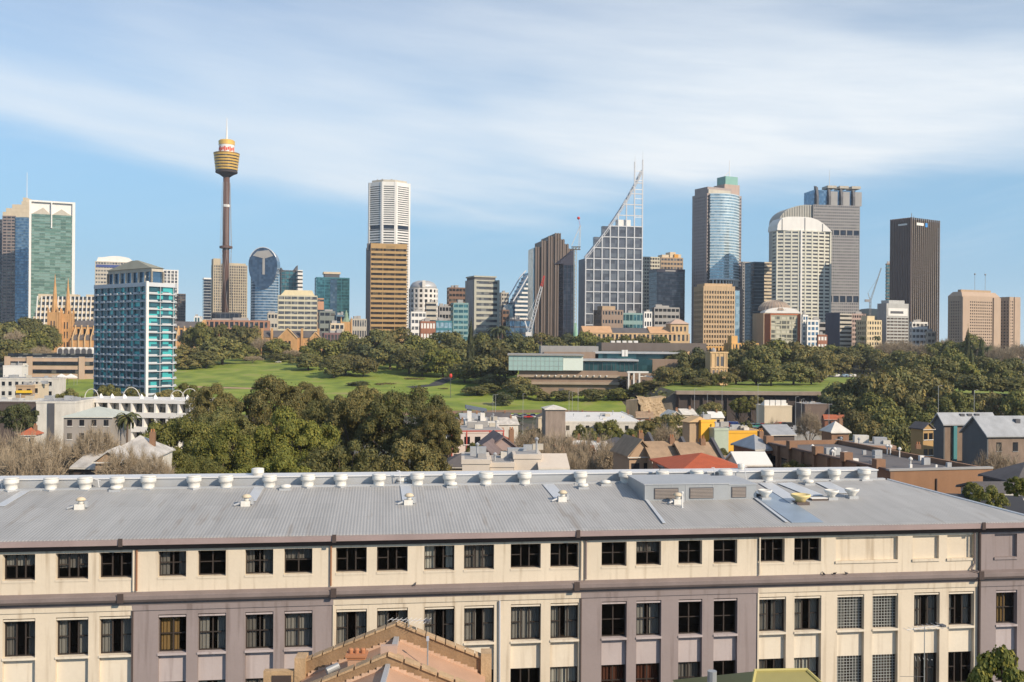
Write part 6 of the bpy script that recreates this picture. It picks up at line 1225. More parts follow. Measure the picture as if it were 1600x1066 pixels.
def window(a, b_, z0, z1, typ, y=.36, cm=None, grate=False, sill=True):
    f = MB(); w_ = b_ - a; t_ = .07; e = .002
    f.box(a + e, a + t_, y, y + .1, z0 + e, z1 - e).box(b_ - t_, b_ - e, y, y + .1, z0 + e, z1 - e).box(a + t_, b_ - t_, y, y + .1, z0 + e, z0 + t_).box(a + t_, b_ - t_, y, y + .1, z1 - t_, z1 - e)
    mull = [.5] if typ == 'B' else [.36, .64]; zm = z0 + (z1 - z0) * .52
    for k in mull: f.box(a + w_ * k - .04, a + w_ * k + .04, y + .01, y + .09, z0 + t_, z1 - t_)
    xs_ = [a + t_] + [a + w_ * k for k in mull] + [b_ - t_]
    for i, (p_, q_) in enumerate(zip(xs_, xs_[1:])):
        if typ == 'A' and i == 1: continue
        f.box(p_ + (.041 if i else 0), q_ - (.041 if i < len(xs_) - 2 else 0), y + .02, y + .08, zm - .03, zm + .03)
    o = f.build('window', frm, FB); MB().quad((a + t_, y + .05, z0 + t_), (b_ - t_, y + .05, z0 + t_), (b_ - t_, y + .05, z1 - t_), (a + t_, y + .05, z1 - t_)).build('pane', gm2, o)
    if sill: MB().box(a - .02, b_ + .02, -.06 if z0 < 24 else -.03, y, z0 - .13, z0 - .001).build('sill', (pan_c if kz((a + b_) / 2)[0] == 'cream' else pan_m) if z0 < 24 else facc, o)
    if grate:
        g_ = MB()
        for i in range(1, 9): x = a + w_ * i / 9; g_.box(x - .018, x + .018, y - .05, y - .02, z0 + .02, z1 - .02)
        for i in range(1, 11): z_ = z0 + (z1 - z0) * i / 11; g_.box(a + .02, b_ - .02, y - .05, y - .019, z_ - .02, z_ + .02)
        g_.build('grille', mat('grille_grey', (.34, .35, .33), .6), o)
    r = wr.random()
    if cm == 'dark' or (cm is None and r < .22): return
    if cm == 'ochre': curtain(o, a + .08, b_ - .5, z0 + .05, z1, cur[3]); return
    if cm == 'red': curtain(o, a + .1, b_ - .1, z0 + .05, z1, cur[4]); return
    m_ = cur[wr.choice((0, 1, 0, 1, 1, 2) if cm is None else (0, 1, 0))]
    if r < .55 and cm != 'full': curtain(o, a + .05, b_ - .05, z0 + (z1 - z0) * wr.uniform(.3, .6), z1, m_)
    elif r < .85: g1 = wr.uniform(.28, .46); curtain(o, a + .04, a + w_ * g1, z0, z1, m_); curtain(o, b_ - w_ * wr.uniform(.25, .45), b_ - .04, z0, z1, m_)
    else: curtain(o, a + .04, b_ - .04, z0, z1, m_)
darkT = {(309, 353), (525, 573), (589, 637), (798, 845), (860, 904), (940, 979), (1060, 1097), (1115, 1152), (1184, 1226), (1241, 1283)}
for (a, b_), (sa, sb) in zip(top, hT): window(sa, sb, ZT[1], ZT[0], 'B' if (244 < a < 500 or 920 < a < 1160) else 'A', cm='dark' if (a, b_) in darkT else None)
for (a, b_), (sa, sb) in zip(sec, hS):
    ty = 'B' if (244 < a < 500 or 920 < a < 1160 or a > 1540) else 'A'; gr = a in (1308, 1363)
    window(sa, sb, ZS[1], ZS[0], ty, cm='ochre' if a in (1554, 1556, 247) else 'dark' if a in (1060, 1115, 940) else 'full', grate=gr)
    window(sa, sb, Z3[1], Z3[0], ty, cm='red' if a in (940, 994) else None, grate=gr)
# roof: front slope to the ridge, capping strip, back slope, skewed right end
rm, t, p = _pr('corrugated_roof'); p.inputs['Roughness'].default_value = .6; p.inputs['Metallic'].default_value = .05; p.inputs['Specular IOR Level'].default_value = .4
wv = t.nodes.new('ShaderNodeTexWave'); wv.wave_type = 'BANDS'; wv.bands_direction = 'X'; wv.wave_profile = 'SIN'; wv.inputs['Scale'].default_value = 1.55; tcc = t.nodes.new('ShaderNodeTexCoord'); t.links.new(tcc.outputs['Object'], wv.inputs['Vector'])
bn = t.nodes.new('ShaderNodeBump'); bn.inputs['Strength'].default_value = .5; bn.inputs['Distance'].default_value = .03; t.links.new(wv.outputs['Fac'], bn.inputs['Height']); t.links.new(bn.outputs[0], p.inputs['Normal'])
f = mth(t, 'ADD', mth(t, 'MULTIPLY', mth(t, 'SUBTRACT', tnoise(t, .12, 6), .5), .35), mth(t, 'ADD', mth(t, 'MULTIPLY', mth(t, 'SUBTRACT', tnoise(t, 1.2, 5, sv=(1.5, .12, 1)), .5), .28), 1.0))
f = mth(t, 'SUBTRACT', f, mth(t, 'MULTIPLY', wv.outputs['Fac'], .13))
sx_ = t.nodes.new('ShaderNodeSeparateXYZ'); t.links.new(tcc.outputs['Object'], sx_.inputs[0])
lap = mth(t, 'LESS_THAN', mth(t, 'FRACT', mth(t, 'MULTIPLY', sx_.outputs[1], .29)), .02); f = mth(t, 'SUBTRACT', f, mth(t, 'MULTIPLY', lap, .10))
wn_ = t.nodes.new('ShaderNodeTexWhiteNoise'); wn_.noise_dimensions = '2D'; cx2 = t.nodes.new('ShaderNodeCombineXYZ')
t.links.new(mth(t, 'FLOOR', mth(t, 'MULTIPLY', sx_.outputs[0], .8)), cx2.inputs[0]); t.links.new(mth(t, 'FLOOR', mth(t, 'MULTIPLY', sx_.outputs[1], .29)), cx2.inputs[1]); t.links.new(cx2.outputs[0], wn_.inputs['Vector'])
f = mth(t, 'ADD', f, mth(t, 'MULTIPLY', mth(t, 'SUBTRACT', wn_.outputs['Value'], .5), .10))
stn = t.nodes.new('ShaderNodeMapRange'); stn.interpolation_type = 'SMOOTHSTEP'; t.links.new(tnoise(t, .9, 7, sv=(1.6, .22, 1)), stn.inputs[0]); stn.inputs[1].default_value = .58; stn.inputs[2].default_value = .74; stn.inputs[4].default_value = .55
rmix = t.nodes.new('ShaderNodeMix'); rmix.data_type = 'RGBA'; t.links.new(stn.outputs[0], rmix.inputs[0]); t.links.new(cmul(t, (.385, .38, .37), f), rmix.inputs[6]); rmix.inputs[7].default_value = (.25, .215, .18, 1); rcol = rmix.outputs[2]; t.links.new(rcol, p.inputs['Base Color'])
RE = None
def slope_z(y): return ED + (y + EO) * SL
def roofpt(px, py):     # pixel ray with the front roof plane, in the building's own coordinates
    u, v = UV(px, py); d = Vector((u / F, 1, -v / F)); dl = Vector((d.x * c7 + d.y * s7, -d.x * s7 + d.y * c7, d.z)); o_ = Vector((-P0.x, -P0.y)); ol = Vector((o_.x * c7 + o_.y * s7, -o_.x * s7 + o_.y * c7, CZ))
    t_ = (ED + EO * SL - ol.z + ol.y * SL) / (dl.z - dl.y * SL); q = ol + dl * t_; return q
RY = RL - EO; rr_ = roofpt(1385, 749); ex = rr_.x; print('ridge end', rr_, SMAX, 'ridge y', RY, 'px x=0 ridge', roofpt(0, 765), roofpt(800, 752))
def roofslab(name, poly, th, m_, par=FB, dz=0):
    mb = MB(); n = len(poly); mb.v = [(x, y, slope_z(y) + dz - th) for x, y in poly] + [(x, y, slope_z(y) + dz) for x, y in poly]
    mb.f = [tuple(reversed(range(n))), tuple(range(n, 2 * n))] + [(i, (i + 1) % n, n + (i + 1) % n, n + i) for i in range(n)]; return mb.build(name, m_, par)
roofslab('roof', [(SMIN, -EO), (SMAX, -EO), (ex, RY), (SMIN, RY)], .05, rm)
mb = MB(); mb.quad((SMIN, RY + .01, RZ - .02), (ex, RY + .01, RZ - .02), (ex - 3, RY + 14, RZ - 1.3), (SMIN, RY + 14, RZ - 1.3)); mb.build('rear_roof', rm, FB)
mb = MB(); mb.quad((SMAX, -EO, ED - .1), (SMAX, -EO, 2), (ex, RY, 2), (ex, RY, RZ - .1)); mb.build('end_wall', facm, FB)
MB().tube((SMAX, -EO, ED + .03), (ex, RY, RZ + .03), .09).build('verge_capping', steel, FB)
MB().box(SMIN, ex - .2, RY - .05, RY + .35, RZ - .1, RZ + .12).build('ridge_capping', ridgem, FB)
MB().box(SMIN, ex - .4, RY + .9, RY + 2.4, RZ - .2, RZ + .62).build('ridge_monitor', ridgem, FB); MB().box(SMIN, ex - .35, RY + .8, RY + 2.5, RZ + .62, RZ + .72).build('monitor_cap', steel, FB)
# standing joints, pale sheets and a blue stained strip
def strip(name, x0, y0p, x1, y1p, wd_, m_, dz=.03, par=FB):
    a, b_ = roofpt(x0, y0p), roofpt(x1, y1p); d = Vector((b_.x - a.x, b_.y - a.y)).normalized(); n_ = Vector((-d.y, d.x)) * wd_ / 2
    roofslab(name, [(a.x - n_.x, a.y - n_.y), (b_.x - n_.x, b_.y - n_.y), (b_.x + n_.x, b_.y + n_.y), (a.x + n_.x, a.y + n_.y)][::-1], .03, m_, par, dz + .03)
pale = mat('pale_roof_sheet', (.58, .60, .62), .4, .3, var=.06); blu = mat('blue_roof_sheet', (.30, .37, .45), .45, .3, var=.12, scale=.8)
strip('roof_joint', 990, 756, 1038, 819, .22, pale, .06); strip('roof_joint', 1178, 778, 1229, 817, .22, pale, .06)
strip('roof_sheet', 633, 756, 638, 786, .8, pale); strip('roof_sheet', 856, 757, 876, 780, .9, pale); strip('roof_sheet', 408, 757, 392, 784, .7, pale); strip('roof_sheet', 1196, 756, 1247, 788, 1.1, pale, .05); strip('roof_sheet', 1226, 756, 1276, 776, 1.3, pale, .05); strip('roof_sheet', 1286, 755, 1320, 772, 1.2, pale, .05); strip('roof_sheet', 40, 768, 0, 792, .6, pale)
strip('roof_sheet', 1190, 768, 1262, 817, 2.2, blu, .012)
# ventilators along the ridge
def place(o, lx, ly, lz): o.location = (P0.x + lx * c7 - ly * s7, P0.y + lx * s7 + ly * c7, lz); o.rotation_euler = (0, 0, TH)
def vent_obj():
    o = root('roof_ventilator', 'x', 'ventilator', (0, 0, 0), 0, 'round ventilators along the roof ridge')
    MB().lathe([(.5, -.12), (.45, .05), (.45, .34), (.5, .38)], 28).build('neck', vw, o, True)
    MB().lathe([(.44, .33), (.54, .40), (.57, .48), (.57, .82), (.53, .88), (.3, .92), (.01, .93)], 28).build('drum', vw, o, True)
    b = MB()
    for z_ in (.45, .79): b.lathe([(.575, z_), (.59, z_ + .02), (.575, z_ + .045)], 28)
    b.build('band', mat('vent_band', (.5, .49, .46), .5, .3), o); MB().box(-.52, .52, -.52, .52, -.2, -.02).build('flashing', ridgem, o); return o
vw = mat('ventilator_white', (.66, .64, .59), .5, var=.16, scale=2.5)
vp = [32, 91, 143, 191, 238, 308, 357, 423, 482, 533, 592, 652, 702, 759, 820, 909, 980, 1039, 1094, 1141, 1209, 1267, 1317, 1366]
pv = vent_obj()
marks = ['at the left end of the ridge, below the leafless trees', 'second from the left end, below the leafless trees', 'third from the left end of the ridge', 'fourth from the left, left of the weathered iron roofs', 'fifth from the left, below the weathered iron roofs', 'sixth from the left, at the left edge of the fig clump', 'left of the small vent pair below the bright figs', 'right of the small vent pair below the bright figs', 'below the brightest green fig tree', 'below the low dark fig tree', 'just left of the central thin aerial', 'just right of the central thin aerial', 'at the right end of the fig clump', 'below the leftmost cream parapet block', 'below the tallest cream parapet block', 'below the cream gable block and bare trees', 'just left of the rooftop plant box', 'with a dark bird perched beside it, behind the plant box', 'behind the middle of the rooftop plant box', 'behind the right half of the rooftop plant box', 'behind the blue roof strip', 'behind the yellow cowl', 'second from the right end of the ridge', 'at the right end of the ridge']
k_ = 0
for i, px in enumerate(vp):
    o = pv if i == 0 else copy_tree(pv)
    if i: ALL.append((o, px))
    a = roofpt(px, 757); place(o, a.x, RY + .15, RZ + .08); o.rotation_euler = (wr.gauss(0, .03), wr.gauss(0, .03), wr.uniform(0, 6)); s_ = wr.uniform(.94, 1.04); o.scale = (.92 * s_, .92 * s_, .93 * s_)
    o['label'] = 'white round ventilator ' + marks[i]
o = copy_tree(pv); a = roofpt(401, 757); place(o, a.x, RY + 1.6, RZ + .5); o.scale = (.8, .8, .8); o['label'] = 'smaller white ventilator set back behind the ridge below the fig trees'; ALL.append((o, 401))
o = copy_tree(pv); a = roofpt(1203, 757); place(o, a.x - 1.2, RY + 1.9, RZ + .6); o.scale = (.5, .5, .6); o['label'] = 'tiny white ventilator set back behind the blue roof strip'; ALL.append((o, 1200))
# small gear on the slope
def gear(px, py, label, kind):
    a = roofpt(px, py); o = root({'cowl': 'roof_cowl', 'unit': 'roof_fan_unit', 'cap': 'roof_cap_vent', 'bucket': 'roof_cowl'}[kind], label, 'roof vent', (0, 0, 0), 0, None, px); place(o, a.x, a.y, a.z)
    if kind == 'unit':
        MB().box(-.3, .3, -.28, .28, -.05, .32).build('housing', vw, o); MB().tube((.05, 0, .3), (.05, 0, .62), .16, .2, 12).build('neck', vw, o, True); MB().lathe([(.3, .55), (.34, .6), (.2, .74), (.02, .78)], 16, .05, 0).build('cowl', cream, o, True); MB().tube((-.3, -.1, .2), (-.75, -.2, .06), .09, .07, 8).build('duct', ridgem, o); MB().box(.32, .5, -.1, .12, .1, .5).build('control_box', ridgem, o)
    elif kind == 'cap': MB().box(-.4, .4, -.35, .35, -.05, .12).build('base', ridgem, o); MB().lathe([(.28, .1), (.42, .2), (.36, .34), (.02, .4)], 16).build('cap', vw, o, True)
    else:
        m_ = vw if kind == 'cowl' else mat('yellow_cowl', (.70, .56, .26), .5, var=.1); s_ = 1 if kind == 'cowl' else 1.35
        MB().box(-.35 * s_, .35 * s_, -.35 * s_, .35 * s_, -.05, .16).build('base', brown if kind == 'bucket' else ridgem, o); MB().lathe([(.25 * s_, .1), (.28 * s_, .3), (.5 * s_, .52), (.53 * s_, .66), (.46 * s_, .68), (.4 * s_, .56), (.02, .5)], 20).build('bowl', m_, o, True)
    return o
gear(125, 795, 'small white fan unit with duct low on the roof at far left', 'unit'); gear(384, 790, 'small cream fan unit at the foot of a pale sheet, left part of the roof', 'unit'); gear(638, 788, 'small cream fan unit at the foot of a pale sheet, centre of the roof', 'unit'); gear(878, 783, 'small white fan unit at the foot of a slanting pale sheet', 'unit')
gear(1058, 787, 'small white fan unit in front of the rooftop plant box', 'unit'); gear(181, 767, 'small tan cap vent below the fourth ridge ventilator', 'cap'); gear(446, 765, 'small white cap vent right of the ventilator pair below the figs', 'cap'); gear(706, 761, 'tan cap vent below the ventilator at the right end of the fig clump', 'cap'); gear(911, 763, 'flat white cap vent below the ventilator near the bare trees', 'cap'); gear(946, 758, 'tan cap vent left of the rooftop plant box', 'cap'); gear(1263, 757, 'flat white cap vent behind the yellow cowl', 'cap'); gear(371, 754, 'white cap vent between ventilators below the left figs', 'cap'); gear(56, 757, 'small white cap vent between the first two ridge ventilators', 'cap'); gear(628, 755, 'small cap vent by the central thin aerial', 'cap')
gear(1195, 780, 'small pale green cowl right of the rooftop plant box', 'cowl'); gear(1299, 780, 'white bowl-shaped cowl right of the yellow cowl', 'cowl'); gear(1331, 778, 'rightmost white bowl-shaped cowl on the roof slope', 'cowl'); gear(1251, 787, 'large pale yellow bowl-shaped cowl on the blue strip', 'bucket')
a = roofpt(1278, 781); o = root('skylight', 'small raised rectangular skylight between the yellow cowl and the white cowls', 'skylight', (0, 0, 0)); place(o, a.x, a.y, a.z); MB().box(-.6, .6, -.3, .3, -.05, .12).build('kerb', brown, o); MB().box(-.62, .62, -.32, .32, .12, .17).build('lid', white, o)
# plant box
a = roofpt(1007, 783); b2 = roofpt(1181, 779); o = root('rooftop_plant_box', 'long grey metal plant box with three louvres on the roof', 'plant housing', (0, 0, 0), 0, None, 1090); place(o, a.x, a.y, a.z); L_ = b2.x - a.x; BD = RY - a.y - .75; pg = mat('galvanised', (.36, .375, .385), .45, .35, var=.12)
MB().box(0, L_ * .74, 0, BD, -.15, 1.15).build('housing', pg, o); MB().box(-.06, L_ * .74 + .06, -.06, BD + .05, 1.15, 1.21).build('lid', ridgem, o); MB().box(L_ * .74 + .01, L_, .15, BD - .2, -.1, 1.05).build('housing', pg, o); MB().box(L_ * .74 + .07, L_ + .04, .1, BD - .15, 1.05, 1.1).build('lid', ridgem, o)
for k, (x0, x1) in enumerate(((.09, .29), (.4, .6), (.78, .9))):
    lv = MB().box(L_ * x0 - .06, L_ * x1 + .06, -.03 + (.15 if k == 2 else 0), -.001 + (.15 if k == 2 else 0), .12, .92).build('louvre', dgrey, o); b = MB()
    for j in range(7): b.box(L_ * x0, L_ * x1, -.07 + (.15 if k == 2 else 0), -.031 + (.15 if k == 2 else 0), .18 + j * .1, .24 + j * .1)
    b.build('slats', mat('louvre_tan', (.30, .26, .23)), lv)
for k in range(6): MB().box(L_ * .12 * k + .02, L_ * .12 * k + .06, -.02, -.002, -.1, 1.14).build('seam', ridgem, o)
a = roofpt(1066, 793); o = root('vent_pipe', 'white upright vent pipe in front of the rooftop plant box', 'pipe', (0, 0, 0)); place(o, a.x, a.y, a.z); MB().tube((0, 0, -.1), (0, 0, 1.0), .055).build('pipe', white, o); MB().lathe([(.09, .98), (.1, 1.08), (.02, 1.12)], 10).build('cap', white, o); MB().lathe([(.12, -.02), (.08, .06)], 10).build('collar', ridgem, o)
a = roofpt(1186, 777); o = root('pipe_stub', 'red-tipped pipe stub lying at the right end of the plant box', 'pipe', (0, 0, 0)); place(o, a.x, a.y, a.z + .12); MB().tube((-.4, .2, .1), (.1, -.1, 0), .12).build('pipe', dgrey, o); MB().tube((.1, -.1, 0), (.3, -.2, -.03), .13).build('red_end', mat('crane_red', 0), o)
for px, py, hh_ in ((626, 745, 1.0), (17, 757, .6), (1175, 752, 1.1), (163, 757, .6), (1125, 752, 1.0)):
    a = roofpt(px, 757); o = root('roof_aerial', 'thin short aerial stub on the roof ridge ' + {626: 'near the centre', 17: 'at far left', 1175: 'behind the right end of the plant box', 163: 'between the third and fourth ventilators', 1125: 'between two ventilators behind the plant box'}[px], 'aerial', (0, 0, 0), 0, None, px); place(o, a.x, RY + .3, RZ + .1); MB().tube((0, 0, 0), (-.1, 0, hh_), .03).build('stem', steel, o); MB().tube((-.3, 0, hh_), (.1, 0, hh_ - .12), .02).build('rod', steel, o)
# birds
def bird(px, label, lx, ly, lz, rz):
    o = root('pigeon', label, 'bird', (0, 0, 0), 0, None, px); place(o, lx, ly, lz); o.rotation_euler.z = rz; bm = MB(); prof = [(-.16, .10, .012, .03), (-.10, .115, .035, .045), (-.02, .125, .06, .065), (.06, .14, .055, .062), (.10, .18, .03, .035), (.125, .215, .028, .03), (.15, .222, .018, .02), (.185, .215, .003, .004)]
    n = 10; 
    for x, z_, ry, rz_ in prof:
        for k in range(n): t_ = 2 * math.pi * k / n; bm.v.append((x, ry * math.cos(t_), z_ + rz_ * math.sin(t_)))
    for k in range(len(prof) - 1):
        for i in range(n): j = (i + 1) % n; bm.f.append((k * n + i, k * n + j, (k + 1) * n + j, (k + 1) * n + i))
    bm.f.append(tuple(range(n))); bm.f.append(tuple(range((len(prof) - 1) * n, len(prof) * n)))
    for s_ in (-1, 1): bm.tube((.02, .025 * s_, .08), (.03, .025 * s_, 0), .006, .006, 4)
    ob = bm.build('body', mat('pigeon_grey', (.05, .05, .06), .6), o, True)
for px, lb in ((648, 'dark pigeon alone on the lower cornice near the centre'), (1285, 'dark pigeon on the lower cornice, leftmost of three'), (1302, 'dark pigeon on the lower cornice, middle of three'), (1320, 'dark pigeon on the lower cornice, rightmost of three')): bird(px, lb, ws(px, 900), -.2, 24.66, wr.uniform(0, 6))
a = roofpt(1036, 757); bird(1036, 'dark bird on the ventilator behind the plant box', a.x, RY + .15, RZ + .93, 2.6); ALL[-1][0].scale = (2, 2, 2)
# ---------------------------------------------------------------- gabled house at the bottom
D = 45.5; ap = W(620, 976, D); z0 = 18.0; GH = root('gabled_brick_house', 'brown brick parapet gables with salmon roof between them at the bottom centre', 'house', (ap.x, D, z0), R(2), None, 610); za = ap.z - z0
gb = mat('gable_brick', (.27, .175, .10), .9, var=.3, scale=1.2, bump=.5, bscale=8); cop = mat('mossy_coping', (.42, .29, .17), .9, var=.35, scale=1.5, bump=.5, bscale=9); salm = mat('salmon_roof_sheet', (.46, .285, .19), .75, var=.12, scale=.8); tl = mat('terracotta_flashing', (.54, .37, .26), .8, var=.2, scale=3)
def gable(y0, y1, za, hl, hr, slope, low, nm='parapet_gable', m_=gb):
    zl, zr_ = za - hl * slope, za - hr * slope
    MB().xz([(-hl, 0), (hr, 0), (hr, zr_), (0, za), (-hl, zl)], y0, y1).build(nm, m_, GH)
    b = MB(); th_ = .1
    for (xa, z_a), (xb, z_b) in (((-hl - .1, zl - .04), (0, za)), ((0, za), (hr + .1, zr_ - .04))):
        nseg = 9
        for k in range(nseg):
            a0, a1 = k / nseg, (k + 1) / nseg - .012; x0 = xa + (xb - xa) * a0; x1 = xa + (xb - xa) * a1; q0 = z_a + (z_b - z_a) * a0; q1 = z_a + (z_b - z_a) * a1
            b.xz([(x0, q0 + .002), (x1, q1 + .002), (x1, q1 + th_), (x0, q0 + th_)], y0 - .09, y1 + .09)
    b.build('coping', cop, GH)
sl = .405
gable(0, .36, za, 4.35, 4.1, sl, 0); gable(-4.4, -4.04, za - .03, 6.2, 6.4, sl, 0)
def proof(y0, y1, drop, hl, hr, nm='roof'):
    MB().xz([(-hl, za - drop - hl * sl), (0, za - drop), (hr, za - drop - hr * sl), (hr, za - drop - hr * sl - .12), (0, za - drop - .12), (-hl, za - drop - hl * sl - .12)][::-1], y0, y1).build(nm, salm, GH)
proof(-4.03, -.01, .72, 4.4, 4.2); proof(-13, -4.41, .5, 6.2, 6.4)
def scallop(y, drop, hl, hr, sgn):       # stepped tile flashing against a gable
    b = MB()
    for s_, hh_ in ((-1, hl), (1, hr)):
        k = 0; x = .15; b = MB()
        while x < hh_ - .2:
            z_ = za - drop - x * sl; b.box(*sorted((s_ * x, s_ * (x + .165))), min(y, y + .07 * sgn), max(y, y + .07 * sgn), z_ - .1, z_ + (.10 if k % 2 else .055)); x += .16; k += 1
        b.build('stepped_flashing', tl, GH)
scallop(-.012, .70, 4.3, 4.0, -1); scallop(-4.412, .48, 6, 6.2, -1)
MB().box(-.12, .12, -4.03, -.05, za - .76, za - .55).build('ridge_capping', ridgem, GH); MB().box(-.1, .1, -13, -4.42, za - .53, za - .37).build('ridge_capping', ridgem, GH)
MB().box(-.35, .35, -4.15, -3.9, za - 1.2, za + .3).build('ridge_block', mat('pinkish_stone', (.42, .30, .24), var=.2), GH)
MB().box(4.0, 4.5, -.2, .6, 0, za - 4 * sl + .28).build('end_pier', cop, GH); MB().box(-4.75, -4.25, -.3, .6, 0, za - 4.3 * sl + .25).build('end_pier', cop, GH); MB().box(-6.2, -4.76, -.25, .1, 0, za - 2.1).build('corner_parapet', cop, GH); MB().box(-5.8, -4.9, -.28, -.251, za - 3, za - 2.3).build('recess', dkb, GH)
ch = MB().box(-2.05, -1.3, -1.9, -1.3, za - 2.2, za - 1.02).build('chimney', salm, GH)
b = MB()
for i in range(2): b.box(-2.1 - .05 * i, -1.25 + .05 * i, -1.95 - .05 * i, -1.25 + .05 * i, za - 1.019 + i * .1, za - .921 + i * .1)
b.build('chimney_cap', mat('terracotta', 0), ch)
for x in (-1.95, -1.68, -1.4): MB().lathe([(.1, za - .82), (.12, za - .66), (.09, za - .6)], 10, x, -1.6).build('chimney_pot', MC['terracotta'], ch)
MB().tube((-3.0, -1.9, za - 1.55), (-2.5, -1.6, za - 1.4), .16, None, 12).build('flue', pg, GH)
def aerial(name, label, loc, hh, L_, n, rz, px, cat='aerial'):
    o = root(name, label, cat, loc, rz, None, px); MB().tube((0, 0, 0), (0, 0, hh), .028, .022).build('mast', pg, o); MB().tube((-L_ / 2, 0, hh - .1), (L_ / 2, 0, hh + .02), .014).build('boom', steel, o); b = MB()
    for k in range(n): x = -L_ / 2 + L_ * k / (n - 1); l_ = .3 + .25 * k / n; b.tube((x, -l_, hh - .1 + .12 * k / n), (x, l_, hh - .1 + .12 * k / n), .009)
    b.build('elements', steel, o); MB().box(L_ / 2 - .12, L_ / 2 + .12, -.14, .14, hh - .05, hh + .05).build('reflector', dgrey, o); return o
a = W(624, 978, 45.2); aerial('tv_aerial', 'television aerial with crossed rods on the apex of the brick gable', (a.x + .4, 45.5, a.z - .15), .38, 1.9, 9, R(-18), 640)
a = W(668, 1043, 43.4); o = root('roof_pole', 'thin grey pole standing on the salmon roof right of the gable apex', 'pole', (a.x, 43.4, a.z), 0, None, 668); MB().tube((0, 0, 0), (0, 0, 1.25), .035).build('pole', pg, o); MB().box(-.06, .06, -.05, .05, 1.2, 1.4).build('bracket', mat('pale_blue_pipe', 0), o); MB().tube((-.15, 0, 0), (.15, 0, 0), .03).build('foot', pg, o)
# aerial right
a = W(1444, 1064, 46); o = aerial('tv_aerial', 'tall television aerial with zigzag rods in front of the right-hand windows', (a.x, 46, a.z - 6), 8.6, 1.9, 8, R(12), 1440)
b = MB()
for k in range(5): b.tube((-.5 + k * .22, 0, 7.2 - .05 * k), (-.3 + k * .22, .2, 6.9), .012)
b.build('lower_rods', steel, o); MB().tube((.0, 0, 6.2), (-1.3, 0, 6.3), .012).build('cable', dgrey, o)
# green roof
D = 45; a = W(1180, 1049, D); b2 = W(1262, 1050, D); o = root('green_roofed_house', 'mustard-green sheet roof peeking in at the bottom edge right of centre', 'house', (a.x, D, a.z), R(4), None, 1200); L_ = b2.x - a.x; grm = mat('mustard_roof', (.28, .25, .10), .6, var=.1, bump=.2)
b = MB(); b.quad((-2.6, -5.5, -2.3), (L_ + 2.6, -5.5, -2.3), (L_, 0, 0), (0, 0, 0)); b.quad((-2.6, -5.5, -2.3), (0, 0, 0), (-2.6, 5.5, -2.3)); b.quad((L_, 0, 0), (L_ + 2.6, -5.5, -2.3), (L_ + 2.6, 5.5, -2.3)); b.quad((0, 0, 0), (L_, 0, 0), (L_ + 2.6, 5.5, -2.3), (-2.6, 5.5, -2.3)); b.build('roof', grm, o)
MB().box(-2.5, L_ + 2.5, -5.3, 5.3, -14, -2.35).build('wall', wh, o); MB().tube((-.05, 0, .03), (L_ + .05, 0, .03), .09).tube((0, 0, .03), (-2.6, -5.5, -2.27), .08).tube((L_, 0, .03), (L_ + 2.6, -5.5, -2.27), .08).build('ridge_cap', mat('mustard_ridge', (.44, .38, .14), .6), o)
MB().tube((-2.0, .2, -1), (-2.0, .2, -.02), .22, None, 10).build('flue', pg, o)
# bottom right tree
me, L = crown(777, 26, 16000, .05, lr=(.2, .36), spread=.75); me.materials.append(LM['l']); p = W(1562, 1012, 40); o = root('leafy_tree', 'bright green tree top in the bottom right corner', 'tree', (p.x, 40, 17), .4, None, 1560); o.scale = (1.6, 1.6, (p.z - 17) * 1.0)
o.location.z = p.z - 4.6; o.scale = (1.55, 1.5, 4.5)
for m_, n_ in ((me, 'crown'), (trunk_mesh(L, .1, -2.0), 'trunk')): c = bpy.data.objects.new(n_, m_); sc.collection.objects.link(c); c.parent = o
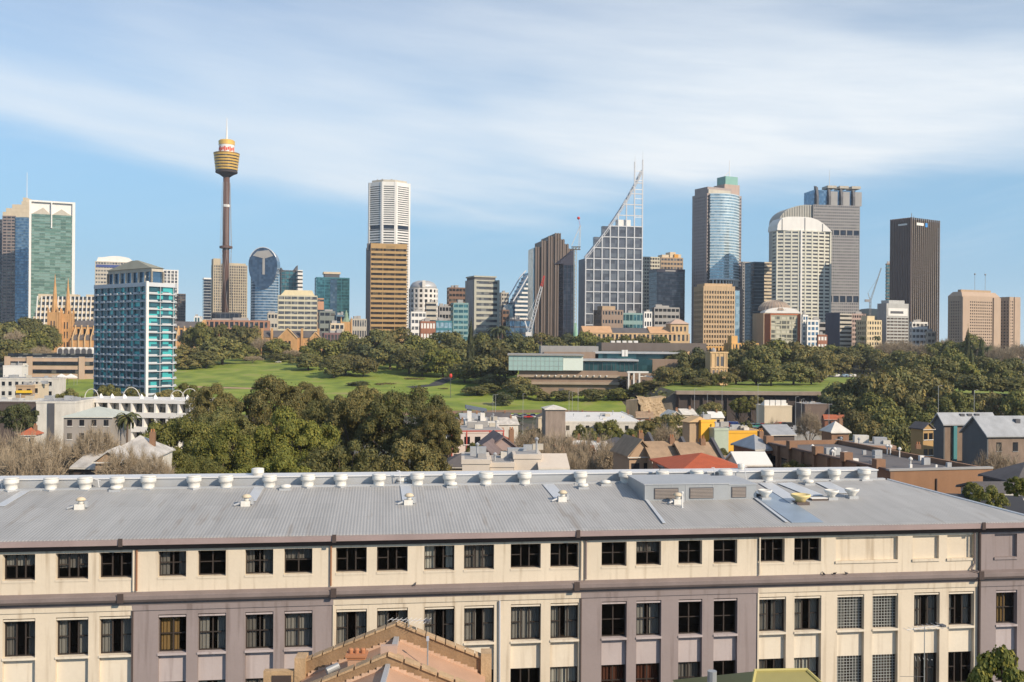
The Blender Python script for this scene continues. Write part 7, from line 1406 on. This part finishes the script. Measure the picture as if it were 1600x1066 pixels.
# ---------------------------------------------------------------- labels: a landmark for repeats, then an order among what is left
marks = [(-60, 'the left edge'), (20, 'the green glass tower'), (92, 'the cathedral'), (212, 'the teal apartments'), (352, 'the golden-topped tower'), (410, 'the rounded blue tower'), (465, 'the yellow block'), (520, 'the teal office block'), (607, 'the gold slab tower'), (661, 'the domed office'), (755, 'the grey tower'), (866, 'the stepped tower'), (955, 'the slanting tower'), (1047, 'the navy block'), (1120, 'the curved tower'), (1250, 'the white tower'), (1310, 'the finned tower'), (1430, 'the ribbed tower'), (1522, 'the beige tower'), (1580, 'the right edge')]
def pxof(o): 
    l = o.location; return PX(l.x, l.y, l.z)[0] if l.y > 1 else 800
from collections import defaultdict
def dups():
    d = defaultdict(list)
    for o, px in ALL:
        if 'label' in o and not (o.name.startswith('cafe_umb') and 0): d[o['label']].append(o)
    return [v for v in d.values() if len(v) > 1]
for v in dups():
    for o in v:
        x = pxof(o); m_ = min(marks, key=lambda t: abs(t[0] - x)); dx = x - m_[0]
        o['label'] = o['label'] + (', below ' if abs(dx) < 14 else ', left of ' if dx < 0 else ', right of ') + m_[1]
ordn = ['nearest', 'second nearest', 'third nearest', 'fourth nearest', 'fifth nearest', 'sixth nearest', 'seventh nearest', 'eighth nearest', 'ninth nearest', 'tenth nearest']
for v in dups():
    v.sort(key=lambda o: o.location.y)
    for i, o in enumerate(v): 
        wds = o['label'].split(); o['label'] = o['label'] + (', nearer one' if i == 0 and len(v) == 2 else ', farther one' if len(v) == 2 else ', ' + (ordn[i] if i < 10 else 'farthest'))
for o, px in ALL:
    n = len(o['label'].split())
    if n > 16 or n < 4: print('LABEL LEN', n, o['label'])

# air: pale haze over the whole scene
hm = bpy.data.materials.new('haze_air'); hm.use_nodes = True; ht = hm.node_tree; ht.nodes.remove(ht.nodes['Principled BSDF'])
pv_ = ht.nodes.new('ShaderNodeVolumePrincipled'); pv_.inputs['Color'].default_value = (.86, .92, 1, 1); pv_.inputs['Density'].default_value = .00007; pv_.inputs['Anisotropy'].default_value = .2; ht.links.new(pv_.outputs[0], ht.nodes['Material Output'].inputs['Volume'])
o = MB().box(-5000, 5000, -400, 4700, -60, 420).build('haze', hm); o['kind'] = 'stuff'
print('things', len(ALL), 'objects', len(sc.objects))
